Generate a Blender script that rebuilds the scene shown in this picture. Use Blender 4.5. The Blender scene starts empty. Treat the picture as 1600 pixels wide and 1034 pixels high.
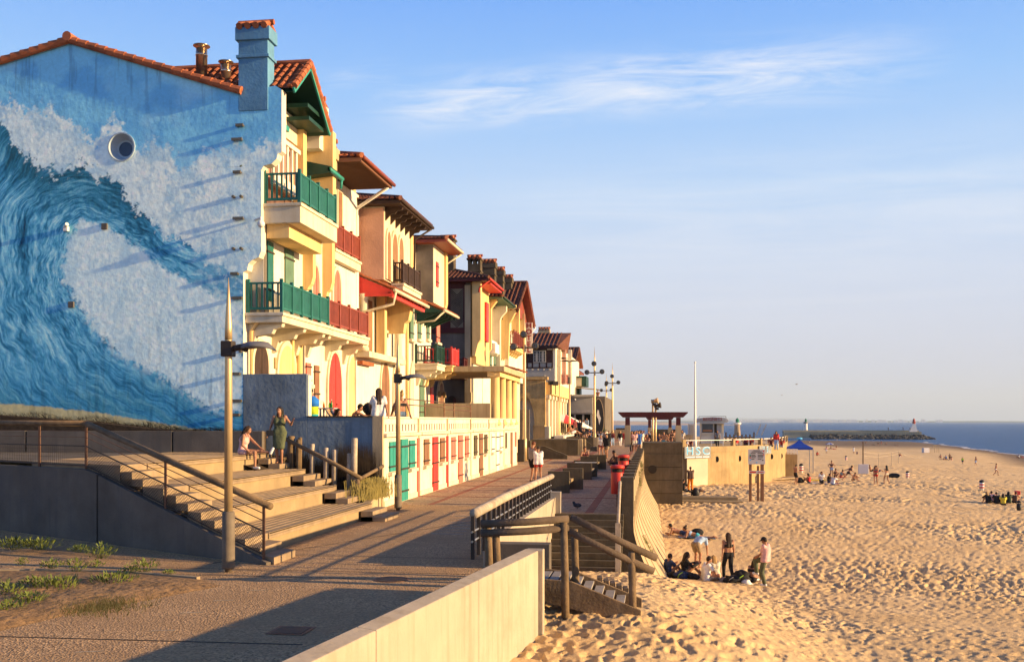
import bpy, math, random
import numpy as np
from mathutils import Vector, Matrix
random.seed(7)
RNG = np.random.default_rng(11)
SC = bpy.context.scene
COL = SC.collection
YAW = math.radians(8.05); CA = math.cos(YAW); SA = math.sin(YAW); FPX = 1560.0; CZ = 2.7; HY = 658.0
def F(px, X):
 k = (px - 800) / FPX
 return X * (CA + k * SA) / (k * CA - SA)
def GY(px, Y):
 k = (px - 800) / FPX
 return Y * (k * CA - SA) / (CA + k * SA)
def dep(X, Y): return -X * SA + Y * CA
def ZP(py, X, Y): return CZ + (HY - py) / FPX * dep(X, Y)
def G(px, py, Z=0.0):
 d = FPX * (CZ - Z) / (py - HY); xc = (px - 800) / FPX * d
 return (xc * CA - d * SA, xc * SA + d * CA)
def S(r, g, b):
 def f(c):
  c /= 255.0
  return c / 12.92 if c <= .04045 else ((c + .055) / 1.055) ** 2.4
 return (f(r), f(g), f(b))
def _h(ix, iy, s):
 n = (ix.astype(np.int64) * 374761393 + iy.astype(np.int64) * 668265263 + s * 974711) & 0x7fffffff
 n = ((n ^ (n >> 13)) * 1274126177) & 0x7fffffff
 n = ((n ^ (n >> 16)) * 1103515245 + 12345) & 0x7fffffff
 return ((n >> 8) & 0xffff) / 65535.0
def vnoise(x, y, s=0):
 ix = np.floor(x); iy = np.floor(y); fx = x - ix; fy = y - iy
 fx = fx * fx * (3 - 2 * fx); fy = fy * fy * (3 - 2 * fy)
 a = _h(ix, iy, s); b = _h(ix + 1, iy, s); c = _h(ix, iy + 1, s); d = _h(ix + 1, iy + 1, s)
 return (a + (b - a) * fx) * (1 - fy) + (c + (d - c) * fx) * fy
def fbm(x, y, o=4, s=0):
 t = 0; a = .5; n = 0
 for i in range(o):
  t = t + a * vnoise(x, y, s + i * 17); n += a; a *= .5; x = x * 2.03 + 11.3; y = y * 2.03 + 5.7
 return t / n
def sstep(a, b, x):
 t = np.clip((x - a) / (b - a), 0, 1); return t * t * (3 - 2 * t)
ORG = {}
class MB:
 def __init__(s): s.v = []; s.f = []
 def add(s, vs, fs):
  n = len(s.v); s.v += [tuple(p) for p in vs]; s.f += [tuple(i + n for i in f) for f in fs]; return s
 def box(s, x0, x1, y0, y1, z0, z1):
  x0, x1 = min(x0, x1), max(x0, x1); y0, y1 = min(y0, y1), max(y0, y1); z0, z1 = min(z0, z1), max(z0, z1)
  return s.add([(x0, y0, z0), (x1, y0, z0), (x1, y1, z0), (x0, y1, z0), (x0, y0, z1), (x1, y0, z1), (x1, y1, z1), (x0, y1, z1)],
      [(0, 3, 2, 1), (4, 5, 6, 7), (0, 1, 5, 4), (1, 2, 6, 5), (2, 3, 7, 6), (3, 0, 4, 7)])
 def obox(s, c, sz, ang=0, tilt=None):
  m = Matrix.Rotation(ang, 3, 'Z')
  if tilt is not None: m = m @ tilt
  vs = []
  for k in range(8):
   q = Vector(((-.5 if k in (0, 3, 4, 7) else .5) * sz[0], (-.5 if k in (0, 1, 4, 5) else .5) * sz[1], (-.5 if k < 4 else .5) * sz[2]))
   vs.append(tuple(Vector(c) + m @ q))
  return s.add(vs, [(0, 3, 2, 1), (4, 5, 6, 7), (0, 1, 5, 4), (1, 2, 6, 5), (2, 3, 7, 6), (3, 0, 4, 7)])
 def bar(s, a, b, w, h):
  a = Vector(a); b = Vector(b); d = (b - a).normalized()
  r = d.cross(Vector((0, 0, 1)))
  if r.length < 1e-4: r = Vector((1, 0, 0))
  r.normalize(); u = r.cross(d)
  vs = [p + r * (sx * w / 2) + u * (sy * h / 2) for p in (a, b) for sx, sy in ((-1, -1), (1, -1), (1, 1), (-1, 1))]
  return s.add(vs, [(3, 2, 1, 0), (4, 5, 6, 7), (0, 1, 5, 4), (1, 2, 6, 5), (2, 3, 7, 6), (3, 0, 4, 7)])
 def prism(s, poly, ext):
  n = len(poly); e = Vector(ext)
  vs = [Vector(p) for p in poly] + [Vector(p) + e for p in poly]
  fs = [tuple(range(n))[::-1], tuple(range(n, 2 * n))] + [(i, (i + 1) % n, (i + 1) % n + n, i + n) for i in range(n)]
  return s.add(vs, fs)
 def tube(s, pts, r, n=8, cap=True):
  pts = [Vector(p) for p in pts]; rs = r if isinstance(r, (list, tuple)) else [r] * len(pts)
  vs = []; fs = []
  ref = None
  for i, p in enumerate(pts):
   d = (pts[min(i + 1, len(pts) - 1)] - pts[max(i - 1, 0)]).normalized()
   if ref is None:
    ref = d.cross(Vector((0, 0, 1)))
    if ref.length < 1e-3: ref = Vector((1, 0, 0))
   a = (ref - d * ref.dot(d)).normalized(); b = d.cross(a); ref = a
   for k in range(n):
    t = 2 * math.pi * k / n; vs.append(p + (a * math.cos(t) + b * math.sin(t)) * rs[i])
  for i in range(len(pts) - 1):
   for k in range(n):
    fs.append((i * n + k, i * n + (k + 1) % n, (i + 1) * n + (k + 1) % n, (i + 1) * n + k))
  if cap: fs += [tuple(range(n))[::-1], tuple(range((len(pts) - 1) * n, len(pts) * n))]
  return s.add(vs, fs)
 def lathe(s, c, prof, n=16):
  vs = []; fs = []
  for r, z in prof:
   for k in range(n):
    t = 2 * math.pi * k / n; vs.append((c[0] + r * math.cos(t), c[1] + r * math.sin(t), c[2] + z))
  m = len(prof)
  for i in range(m - 1):
   for k in range(n): fs.append((i * n + k, i * n + (k + 1) % n, (i + 1) * n + (k + 1) % n, (i + 1) * n + k))
  fs += [tuple(range(n))[::-1], tuple(range((m - 1) * n, m * n))]
  return s.add(vs, fs)
 def ball(s, c, r, n=8, m=6):
  rr = r if isinstance(r, tuple) else (r, r, r)
  vs = []; fs = []
  for i in range(1, m):
   for k in range(n):
    a = math.pi * i / m; t = 2 * math.pi * k / n
    vs.append((c[0] + rr[0] * math.sin(a) * math.cos(t), c[1] + rr[1] * math.sin(a) * math.sin(t), c[2] - rr[2] * math.cos(a)))
  for i in range(m - 2):
   for k in range(n): fs.append((i * n + k, i * n + (k + 1) % n, (i + 1) * n + (k + 1) % n, (i + 1) * n + k))
  fs += [tuple(range(n))[::-1], tuple(range((m - 2) * n, (m - 1) * n))]
  return s.add(vs, fs)
 def build(s, name, mat=None, parent=None, smooth=False, bevel=0.0):
  me = bpy.data.meshes.new(name)
  org = ORG.get(parent.name, (0, 0, 0)) if parent is not None else (0, 0, 0)
  me.from_pydata([(x - org[0], y - org[1], z - org[2]) for x, y, z in s.v], [], s.f); me.update()
  return link(name, me, mat, parent, smooth, bevel)
def link(name, me, mat=None, parent=None, smooth=False, bevel=0.0):
 o = bpy.data.objects.new(name, me); COL.objects.link(o)
 if mat is not None: me.materials.append(mat)
 if smooth: me.polygons.foreach_set('use_smooth', [True] * len(me.polygons))
 if parent is not None:
  o.parent = parent; ORG[o.name] = ORG.get(parent.name, (0, 0, 0))
 if bevel:
  b = o.modifiers.new('bevel', 'BEVEL'); b.width = bevel; b.segments = 2; b.limit_method = 'ANGLE'; b.angle_limit = .6
 return o
def thing(name, loc, label, cat, group=None):
 o = bpy.data.objects.new(name, None); COL.objects.link(o); o.location = loc; o.empty_display_size = .2
 ORG[o.name] = tuple(loc); return tag(o, label, cat, group)
def tag(o, label, cat, group=None, kind=None):
 if label: o['label'] = label
 if cat: o['category'] = cat
 if group: o['group'] = group
 if kind: o['kind'] = kind
 return o
def struct(o): o['kind'] = 'structure'; return o
def stuff(o, label=None, cat=None):
 o['kind'] = 'stuff'
 return tag(o, label, cat)
def copy_tree(o, parent=None):
 c = o.copy(); COL.objects.link(c)
 if parent is not None: c.parent = parent
 for ch in list(o.children): copy_tree(ch, c)
 return c
MATS = {}
def nd(nt, t, **kw):
 n = nt.nodes.new(t)
 for k, v in kw.items():
  if k in n.inputs.keys(): n.inputs[k].default_value = v
  else: setattr(n, k, v)
 return n
def M(name, col=(.5, .5, .5), var=.12, sc=1.5, rough=.85, bump=.15, bsc=30, metal=0.0, streak=0.0, spec=.25, dirt=None, dsc=.8, damt=.0, dist=.02):
 if name in MATS: return MATS[name]
 m = bpy.data.materials.new(name); m.use_nodes = True; nt = m.node_tree; L = nt.links
 b = nt.nodes['Principled BSDF']
 b.inputs['Roughness'].default_value = rough; b.inputs['Metallic'].default_value = metal
 b.inputs['Specular IOR Level'].default_value = spec
 geo = nd(nt, 'ShaderNodeNewGeometry')
 n1 = nd(nt, 'ShaderNodeTexNoise', Scale=sc, Detail=7.0, Roughness=.6); L.new(geo.outputs['Position'], n1.inputs['Vector'])
 r1 = nd(nt, 'ShaderNodeValToRGB'); L.new(n1.outputs['Fac'], r1.inputs['Fac'])
 e = r1.color_ramp.elements
 e[0].position = .3; e[1].position = .7
 e[0].color = tuple(c * (1 - var) for c in col) + (1,); e[1].color = tuple(min(1, c * (1 + var)) for c in col) + (1,)
 out = r1.outputs['Color']
 if streak:
  mp = nd(nt, 'ShaderNodeMapping'); mp.inputs['Scale'].default_value = (3.0, 3.0, .25); L.new(geo.outputs['Position'], mp.inputs['Vector'])
  n2 = nd(nt, 'ShaderNodeTexNoise', Scale=1.6, Detail=6.0, Roughness=.65); L.new(mp.outputs['Vector'], n2.inputs['Vector'])
  r2 = nd(nt, 'ShaderNodeValToRGB'); L.new(n2.outputs['Fac'], r2.inputs['Fac'])
  r2.color_ramp.elements[0].position = .48; r2.color_ramp.elements[1].position = .78
  r2.color_ramp.elements[0].color = (0, 0, 0, 1); r2.color_ramp.elements[1].color = (streak, streak, streak, 1)
  mx = nd(nt, 'ShaderNodeMix', data_type='RGBA'); L.new(r2.outputs['Color'], mx.inputs[0]); L.new(out, mx.inputs[6])
  d = dirt or tuple(c * .3 for c in col); mx.inputs[7].default_value = d + (1,); out = mx.outputs[2]
 if damt:
  n3 = nd(nt, 'ShaderNodeTexNoise', Scale=dsc, Detail=8.0, Roughness=.7); L.new(geo.outputs['Position'], n3.inputs['Vector'])
  r3 = nd(nt, 'ShaderNodeValToRGB'); L.new(n3.outputs['Fac'], r3.inputs['Fac'])
  r3.color_ramp.elements[0].position = .5; r3.color_ramp.elements[1].position = .68
  r3.color_ramp.elements[0].color = (0, 0, 0, 1); r3.color_ramp.elements[1].color = (damt, damt, damt, 1)
  mx = nd(nt, 'ShaderNodeMix', data_type='RGBA'); L.new(r3.outputs['Color'], mx.inputs[0]); L.new(out, mx.inputs[6])
  d = dirt or tuple(c * .3 for c in col); mx.inputs[7].default_value = d + (1,); out = mx.outputs[2]
 L.new(out, b.inputs['Base Color'])
 if bump:
  n4 = nd(nt, 'ShaderNodeTexNoise', Scale=bsc, Detail=5.0); L.new(geo.outputs['Position'], n4.inputs['Vector'])
  bp = nd(nt, 'ShaderNodeBump', Strength=bump, Distance=dist); L.new(n4.outputs['Fac'], bp.inputs['Height']); L.new(bp.outputs['Normal'], b.inputs['Normal'])
 MATS[name] = m
 return m
M('cream', (.62, .55, .40), .10, .7, .9, .25, 22, streak=.5, dirt=(.40, .29, .14), damt=.25, dsc=1.1)
M('cream_white', (.68, .64, .53), .08, .7, .9, .25, 22, streak=.5, dirt=(.42, .33, .19), damt=.25, dsc=1.3)
M('yellow_wall', (.70, .49, .21), .12, .8, .9, .25, 22, streak=.5, dirt=(.42, .25, .09))
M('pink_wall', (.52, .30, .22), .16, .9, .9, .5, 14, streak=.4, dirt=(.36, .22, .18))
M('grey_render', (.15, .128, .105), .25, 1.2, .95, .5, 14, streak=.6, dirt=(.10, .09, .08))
M('blue_render', (.13, .21, .30), .22, 1.0, .92, .7, 12, streak=.5, dirt=(.09, .13, .16))
M('concrete_dark', (.095, .074, .047), .3, .9, .92, .4, 18, streak=.6, dirt=(.03, .024, .016), damt=.5, dsc=.7)
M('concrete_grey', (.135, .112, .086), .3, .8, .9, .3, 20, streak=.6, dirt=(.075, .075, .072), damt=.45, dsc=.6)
M('concrete_light', (.36, .31, .24), .10, .8, .8, .2, 30, streak=.35, dirt=(.27, .22, .17))
M('concrete_warm', (.44, .34, .20), .18, .6, .9, .35, 18, streak=.6, dirt=(.20, .13, .06))
M('stone_step', (.30, .22, .12), .2, 1.2, .9, .3, 25, streak=.4, dirt=(.2, .15, .08))
M('deck_wood', (.28, .205, .125), .25, 2.0, .85, .3, 30, streak=.3)
M('log_wood', (.17, .115, .062), .35, 3.0, .9, .6, 25, streak=.3, dirt=(.07, .05, .03))
M('log_dark', (.10, .072, .05), .35, 3.0, .9, .6, 25)
M('log_pale', (.40, .33, .24), .3, 4.0, .9, .5, 25, damt=.4, dsc=3, dirt=(.15, .11, .07))
M('plank_grey', (.28, .25, .21), .25, 3.0, .9, .3, 25)
M('tile', (.33, .105, .045), .35, 2.5, .85, .3, 30, damt=.45, dsc=1.3, dirt=(.10, .045, .03))
M('tile_dark', (.16, .062, .038), .4, 2.5, .9, .3, 30, damt=.6, dsc=1.6, dirt=(.035, .024, .018))
M('green_paint', (.018, .12, .095), .2, 3, .45, .05, 20)
M('dark_green', (.012, .05, .035), .2, 3, .5, .05, 20)
M('teal_paint', (.03, .25, .20), .15, 3, .5, .05, 20)
M('sage_paint', (.10, .18, .12), .2, 3, .6, .05, 20)
M('red_paint', (.55, .045, .035), .15, 3, .5, .05, 20)
M('salmon_paint', (.60, .16, .11), .15, 3, .55, .05, 20)
M('maroon_paint', (.075, .014, .014), .2, 3, .55, .05, 20)
M('redbrown_paint', (.22, .05, .03), .2, 3, .55, .05, 20)
M('brown_wood', (.22, .11, .055), .2, 3, .6, .1, 20)
M('dark_wood', (.045, .026, .018), .3, 3, .7, .2, 20)
M('white_paint', (.72, .70, .64), .06, 2, .5, .03, 20)
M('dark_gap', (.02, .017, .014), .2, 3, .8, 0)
M('glass_dark', (.03, .035, .04), .1, 2, .12, 0, spec=.6)
M('pole_metal', (.55, .40, .21), .12, 3, .45, .02, 20, metal=.55)
M('pole_sleeve', (.15, .12, .085), .3, 3, .7, .2, 20, streak=.5, dirt=(.07, .06, .04))
M('dark_metal', (.040, .031, .024), .2, 3, .6, .02, 20)
M('rust_metal', (.16, .085, .05), .3, 6, .6, .1, 30, metal=.5)
M('steel', (.42, .40, .36), .15, 4, .35, .02, 20, metal=.8)
M('rail_grey', (.40, .38, .35), .15, 4, .5, .02, 20, metal=.4)
M('black_plastic', (.02, .02, .022), .2, 3, .5, 0)
M('soil', (.05, .034, .02), .4, 4, 1, .8, 12)
M('reed', (.10, .066, .034), .45, 6, .95, 0)
M('brush_shaded', (.022, .015, .010), .5, 6, .95, 0)  # near-black tone paints the brush's shadow into its colour
M('leaf', (.12, .15, .03), .4, 5, .7, 0)
M('leaf_dark', (.045, .085, .018), .4, 5, .7, 0)
M('grass_blade', (.26, .21, .06), .4, 5, .8, 0)
HAZE_D = 7.5e-5
cam = bpy.data.cameras.new('camera'); co = bpy.data.objects.new('camera', cam); COL.objects.link(co); SC.camera = co
co.location = (0, 0, CZ); co.rotation_euler = (math.pi / 2, 0, YAW)
cam.sensor_width = 36; cam.lens = 36 * FPX / 1600; cam.shift_y = (HY - 517) / 1600; cam.clip_end = 60000; cam.clip_start = .1
SUN_G = math.radians(4.0); SUN_E = math.radians(12.8)
sd = Vector((math.cos(SUN_E) * math.cos(SUN_G), -math.cos(SUN_E) * math.sin(SUN_G), math.sin(SUN_E)))
sl = bpy.data.lights.new('sun', 'SUN'); so = bpy.data.objects.new('sun', sl); COL.objects.link(so)
sl.energy = 5.0; sl.angle = math.radians(.55); sl.color = (1.0, .68, .34)
so.rotation_euler = sd.to_track_quat('Z', 'Y').to_euler()
W = bpy.data.worlds.new('World'); SC.world = W; W.use_nodes = True; nt = W.node_tree; L = nt.links
bg = nt.nodes['Background']
sky = nd(nt, 'ShaderNodeTexSky'); sky.sky_type = 'NISHITA'; sky.sun_disc = False
sky.sun_elevation = SUN_E; sky.sun_rotation = math.atan2(sd.x, sd.y); sky.air_density = 1.0; sky.dust_density = 1.2; sky.ozone_density = 2.0
tc = nd(nt, 'ShaderNodeTexCoord'); sep = nd(nt, 'ShaderNodeSeparateXYZ'); L.new(tc.outputs['Generated'], sep.inputs[0])
ramp = nd(nt, 'ShaderNodeValToRGB'); L.new(sep.outputs['Z'], ramp.inputs['Fac'])
cr = ramp.color_ramp
stops = [(0.0, (196, 205, 232)), (.063, (203, 211, 235)), (.132, (202, 216, 242)), (.22, (184, 214, 250)), (.31, (143, 195, 253)), (.39, (108, 171, 251)), (.55, (60, 112, 200)), (1.0, (32, 66, 140))]
while len(cr.elements) < len(stops): cr.elements.new(.5)
for e, (p, c) in zip(cr.elements, stops): e.position = p; e.color = S(*c) + (1,)
SKYMIX = .93
sc1 = nd(nt, 'ShaderNodeVectorMath', operation='SCALE'); L.new(ramp.outputs['Color'], sc1.inputs[0]); sc1.inputs['Scale'].default_value = 6.6
mix = nd(nt, 'ShaderNodeMix', data_type='RGBA'); mix.inputs[0].default_value = SKYMIX
L.new(sky.outputs['Color'], mix.inputs[6]); L.new(sc1.outputs[0], mix.inputs[7])
div = nd(nt, 'ShaderNodeMath', operation='DIVIDE');
mz = nd(nt, 'ShaderNodeMath', operation='ADD'); L.new(sep.outputs['Z'], mz.inputs[0]); mz.inputs[1].default_value = .08
dx = nd(nt, 'ShaderNodeMath', operation='DIVIDE'); L.new(sep.outputs['X'], dx.inputs[0]); L.new(sep.outputs['Y'], dx.inputs[1])
dz = nd(nt, 'ShaderNodeMath', operation='DIVIDE'); L.new(sep.outputs['Z'], dz.inputs[0]); L.new(sep.outputs['Y'], dz.inputs[1])
cmb = nd(nt, 'ShaderNodeCombineXYZ'); L.new(dx.outputs[0], cmb.inputs[0]); L.new(dz.outputs[0], cmb.inputs[1])
def band(x0, z0, x1, z1, w, seed, sx, sz, amt, lo, hi, ang):
 mp = nd(nt, 'ShaderNodeMapping'); mp.inputs['Rotation'].default_value = (0, 0, ang); mp.inputs['Scale'].default_value = (sx, sz, 1); mp.inputs['Location'].default_value = (seed, seed * .7, 0)
 L.new(cmb.outputs[0], mp.inputs['Vector'])
 n = nd(nt, 'ShaderNodeTexNoise', Scale=1.0, Detail=12.0, Roughness=.66, Distortion=.7); L.new(mp.outputs[0], n.inputs['Vector'])
 mr = nd(nt, 'ShaderNodeMapRange'); mr.inputs['From Min'].default_value = lo; mr.inputs['From Max'].default_value = hi; L.new(n.outputs['Fac'], mr.inputs['Value'])
 sl_ = (z1 - z0) / (x1 - x0)
 a = nd(nt, 'ShaderNodeMath', operation='MULTIPLY_ADD'); L.new(dx.outputs[0], a.inputs[0]); a.inputs[1].default_value = -sl_; a.inputs[2].default_value = -(z0 - sl_ * x0)
 b = nd(nt, 'ShaderNodeMath', operation='ADD'); L.new(dz.outputs[0], b.inputs[0]); L.new(a.outputs[0], b.inputs[1])
 ab = nd(nt, 'ShaderNodeMath', operation='ABSOLUTE'); L.new(b.outputs[0], ab.inputs[0])
 m1 = nd(nt, 'ShaderNodeMapRange'); m1.interpolation_type = 'SMOOTHSTEP'; m1.inputs['From Min'].default_value = w; m1.inputs['From Max'].default_value = w * .1; L.new(ab.outputs[0], m1.inputs['Value'])
 c2 = nd(nt, 'ShaderNodeMath', operation='SUBTRACT'); L.new(dx.outputs[0], c2.inputs[0]); c2.inputs[1].default_value = (x0 + x1) / 2
 c3 = nd(nt, 'ShaderNodeMath', operation='ABSOLUTE'); L.new(c2.outputs[0], c3.inputs[0])
 hw = (x1 - x0) / 2
 m2 = nd(nt, 'ShaderNodeMapRange'); m2.interpolation_type = 'SMOOTHSTEP'; m2.inputs['From Min'].default_value = hw; m2.inputs['From Max'].default_value = hw * .35; L.new(c3.outputs[0], m2.inputs['Value'])
 p1 = nd(nt, 'ShaderNodeMath', operation='MULTIPLY'); L.new(m1.outputs[0], p1.inputs[0]); L.new(m2.outputs[0], p1.inputs[1])
 p2 = nd(nt, 'ShaderNodeMath', operation='MULTIPLY'); L.new(p1.outputs[0], p2.inputs[0]); L.new(mr.outputs[0], p2.inputs[1])
 p3 = nd(nt, 'ShaderNodeMath', operation='MULTIPLY'); L.new(p2.outputs[0], p3.inputs[0]); p3.inputs[1].default_value = amt
 return p3
def tx(px):
 k = (px - 800) / FPX; return (k * CA - SA) / (CA + k * SA)
def tz(px, py):
 k = (px - 800) / FPX; return (HY - py) / FPX / (CA + k * SA)
bands = [band(tx(530), tz(530, 176), tx(1080), tz(1080, 122), .044, 3.1, 7, 50, .95, .38, .74, -.12),
   band(tx(740), tz(740, 150), tx(1540), tz(1540, 88), .048, 8.4, 7, 46, .9, .38, .74, -.10),
   band(tx(480), tz(480, 128), tx(640), tz(640, 108), .020, 5.2, 8, 60, .4, .42, .75, -.1),
   band(tx(1250), tz(1250, 80), tx(1420), tz(1420, 84), .016, 15.2, 8, 60, .4, .42, .75, .0),
   band(tx(550), tz(550, 400), tx(2000), tz(2000, 290), .11, 1.7, 3, 34, .38, .38, .75, -.06),
   band(tx(300), tz(300, 470), tx(1900), tz(1900, 430), .08, 11.7, 2, 30, .30, .38, .75, -.03)]
acc = bands[0]
for b_ in bands[1:]:
 q = nd(nt, 'ShaderNodeMath', operation='MAXIMUM'); L.new(acc.outputs[0], q.inputs[0]); L.new(b_.outputs[0], q.inputs[1]); acc = q
cl = nd(nt, 'ShaderNodeMix', data_type='RGBA'); L.new(acc.outputs[0], cl.inputs[0]); L.new(mix.outputs[2], cl.inputs[6]); cl.inputs[7].default_value = (6.4, 6.3, 6.35, 1)
L.new(cl.outputs[2], bg.inputs['Color']); bg.inputs['Strength'].default_value = .060
SC.view_settings.view_transform = 'Standard'; SC.view_settings.look = 'None'; SC.view_settings.exposure = 1.44; SC.view_settings.gamma = 1
SC.cycles.max_bounces = 5; SC.cycles.diffuse_bounces = 3; SC.cycles.glossy_bounces = 2; SC.cycles.transmission_bounces = 2; SC.cycles.volume_bounces = 0
SC.cycles.use_denoising = True
try: SC.cycles.denoiser = 'OPENIMAGEDENOISE'
except Exception: pass
SC.cycles.use_adaptive_sampling = True; SC.cycles.adaptive_threshold = .015
SC.cycles.sample_clamp_indirect = 6
WALL_A = (-2.81, 7.73); WALL_B = (-1.74, 15.2)
WS = (WALL_B[0] - WALL_A[0]) / (WALL_B[1] - WALL_A[1])
SHORE = [(-50, 260), (0, 220), (60, 140), (120, 92), (215, 84), (297, 103), (495, 126), (510, 119), (523, 103), (545, 97), (600, 92)]
def shore_x(Y): return np.interp(Y, [a for a, b in SHORE], [b for a, b in SHORE])
def sand_base(X, Y):
 X = np.asarray(X, float); Y = np.asarray(Y, float)
 z = np.interp(Y, [-5, 0, 6, 10, 13.5, 17, 22, 26.8, 30, 36, 45, 63, 80, 110, 200, 400, 600], [-1.2, -1.2, -1.2, -1.0, -.62, -.5, -.95, -1.3, -1.95, -2.85, -2.75, -2.45, -2.5, -2.75, -3.6, -4.9, -5.4])
 z2 = np.interp(Y, [-5, 0, 6, 10, 13.5, 17, 22, 26.8, 30, 36, 45, 63, 80, 110, 200, 400, 600], [-1.5, -1.5, -1.45, -1.4, -1.38, -1.48, -1.85, -2.32, -2.68, -3.0, -2.85, -2.45, -2.5, -2.75, -3.6, -4.9, -5.4])
 z = z + (z2 - z) * sstep(-.6, 4.2, X)
 z = z - .030 * np.clip(X - 6, 0, 60) * sstep(5, 60, Y)
 s = shore_x(Y) - X
 far = -7 + .046 * np.maximum(s, -60) + .3 * sstep(0, 25, s) + .12 * np.maximum(s - 62, 0)
 k = .5; h = np.clip(.5 + .5 * (far - z) / k, 0, 1); z = far + (z - far) * h - k * h * (1 - h)
 z = np.where(Y > 575, np.minimum(z, -5.4 - (Y - 575) * .1), z)
 return z
def foot(X, Y, cell, seed, r0=.18, r1=.42):
 """trodden sand: dents of irregular size on a jittered grid"""
 gx = np.floor(X / cell); gy = np.floor(Y / cell); out = np.zeros_like(X)
 for i in (-1, 0, 1):
  for j in (-1, 0, 1):
   cx = gx + i; cy = gy + j
   px = (cx + .15 + .7 * _h(cx, cy, seed)) * cell; py = (cy + .15 + .7 * _h(cx, cy, seed + 5)) * cell
   a = _h(cx, cy, seed + 9) * 3.14; e = .38 + .5 * _h(cx, cy, seed + 13); d = .35 + .65 * _h(cx, cy, seed + 21)
   ux = (X - px) * np.cos(a) + (Y - py) * np.sin(a); uy = -(X - px) * np.sin(a) + (Y - py) * np.cos(a)
   q = np.sqrt((ux / (cell * r1)) ** 2 + (uy / (cell * r1 * e)) ** 2)
   out = out + d * (-sstep(1.0, .45, q) + .2 * np.exp(-((q - 1.12) / .2) ** 2))
 return out
def sand_detail(X, Y):
 wx = X + .25 * (vnoise(X * 1.7, Y * 1.7, 91) - .5); wy = Y + .25 * (vnoise(X * 1.7 + 40, Y * 1.7, 92) - .5)
 amp = .38 + .75 * sstep(.36, .62, fbm(X * .11, Y * .11, 3, 3))
 amp = amp * (1 - .2 * sstep(70, 130, Y))
 smooth = np.exp(-((X - 2.6) / 1.6) ** 2 - ((Y - 42) / 6.0) ** 2) * .7
 smooth = np.maximum(smooth, .45 * np.exp(-((Y - 29 + X * .5) / 2.2) ** 2) * sstep(0, 3, X) * sstep(16, 8, X))
 z = .15 * foot(wx, wy, .47, 31) + .09 * foot(wx + 7, wy + 3, .30, 57) + .09 * (fbm(X * .8, Y * .8, 3, 6) - .5) + .16 * (fbm(X * .22, Y * .22, 3, 8) - .5)
 z = z + .12 * foot(wx + 3, wy + 1, 1.3, 77) * sstep(38, 80, Y)
 fade = 1 - .4 * sstep(120, 260, Y)
 return z * amp * (1 - smooth) * fade
def left_edge(Y):
 return np.interp(Y, [-10, WALL_A[1], WALL_B[1], 15.4, 18.0, 18.2, 29.4, 29.6, 62.5, 62.7, 200], [WALL_A[0] - WS * 17.73, WALL_A[0], WALL_B[0], -1.72, -1.80, -2.75, -2.75, -.55, -.55, -.3, -.3])
def sand_z(X, Y):
 X = np.asarray(X, float); Y = np.asarray(Y, float)
 z = sand_base(X, Y) + sand_detail(X, Y)
 lim = np.where(Y < 29.5, -.6, -3.6)
 return np.where(X < left_edge(Y) - .12, np.minimum(z - 2, lim - 2.5), z)
def SG(px, py):
 k = (px - 800) / FPX; d = 6.0
 while d < 900:
  xc = k * d; X = xc * CA - d * SA; Y = xc * SA + d * CA
  if CZ - (py - HY) / FPX * d <= float(sand_base(X, Y)): break
  d *= 1.002
 return X, Y, float(sand_z(np.array([X]), np.array([Y]))[0])
NR, NA = 1050, 760
rr = np.exp(np.linspace(math.log(3.0), math.log(700), NR)); aa = np.linspace(-.42, .72, NA)
R_, A_ = np.meshgrid(rr, aa, indexing='ij')
X_ = R_ * np.sin(A_ - YAW); Y_ = R_ * np.cos(A_ - YAW)
Z_ = sand_z(X_, Y_)
vs = np.stack([X_, Y_, Z_], -1).reshape(-1, 3)
i0 = (np.arange(NR - 1)[:, None] * NA + np.arange(NA - 1)[None, :])
fc = np.stack([i0, i0 + NA, i0 + NA + 1, i0 + 1], -1).reshape(-1, 4)
keep = ~((vs[fc[:, 0], 0] < left_edge(vs[fc[:, 0], 1]) - 3.0))
fc = fc[keep]
def np_mesh(name, v, f, smooth=True):
 me = bpy.data.meshes.new(name); me.vertices.add(len(v)); me.vertices.foreach_set('co', v.astype(np.float32).ravel())
 n = f.shape[1]; me.loops.add(f.size); me.loops.foreach_set('vertex_index', f.astype(np.int32).ravel())
 me.polygons.add(len(f)); me.polygons.foreach_set('loop_start', np.arange(0, f.size, n, dtype=np.int32)); me.polygons.foreach_set('loop_total', np.full(len(f), n, dtype=np.int32))
 if smooth: me.polygons.foreach_set('use_smooth', np.ones(len(f), dtype=bool))
 me.update(calc_edges=True); me.validate(); return me
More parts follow.
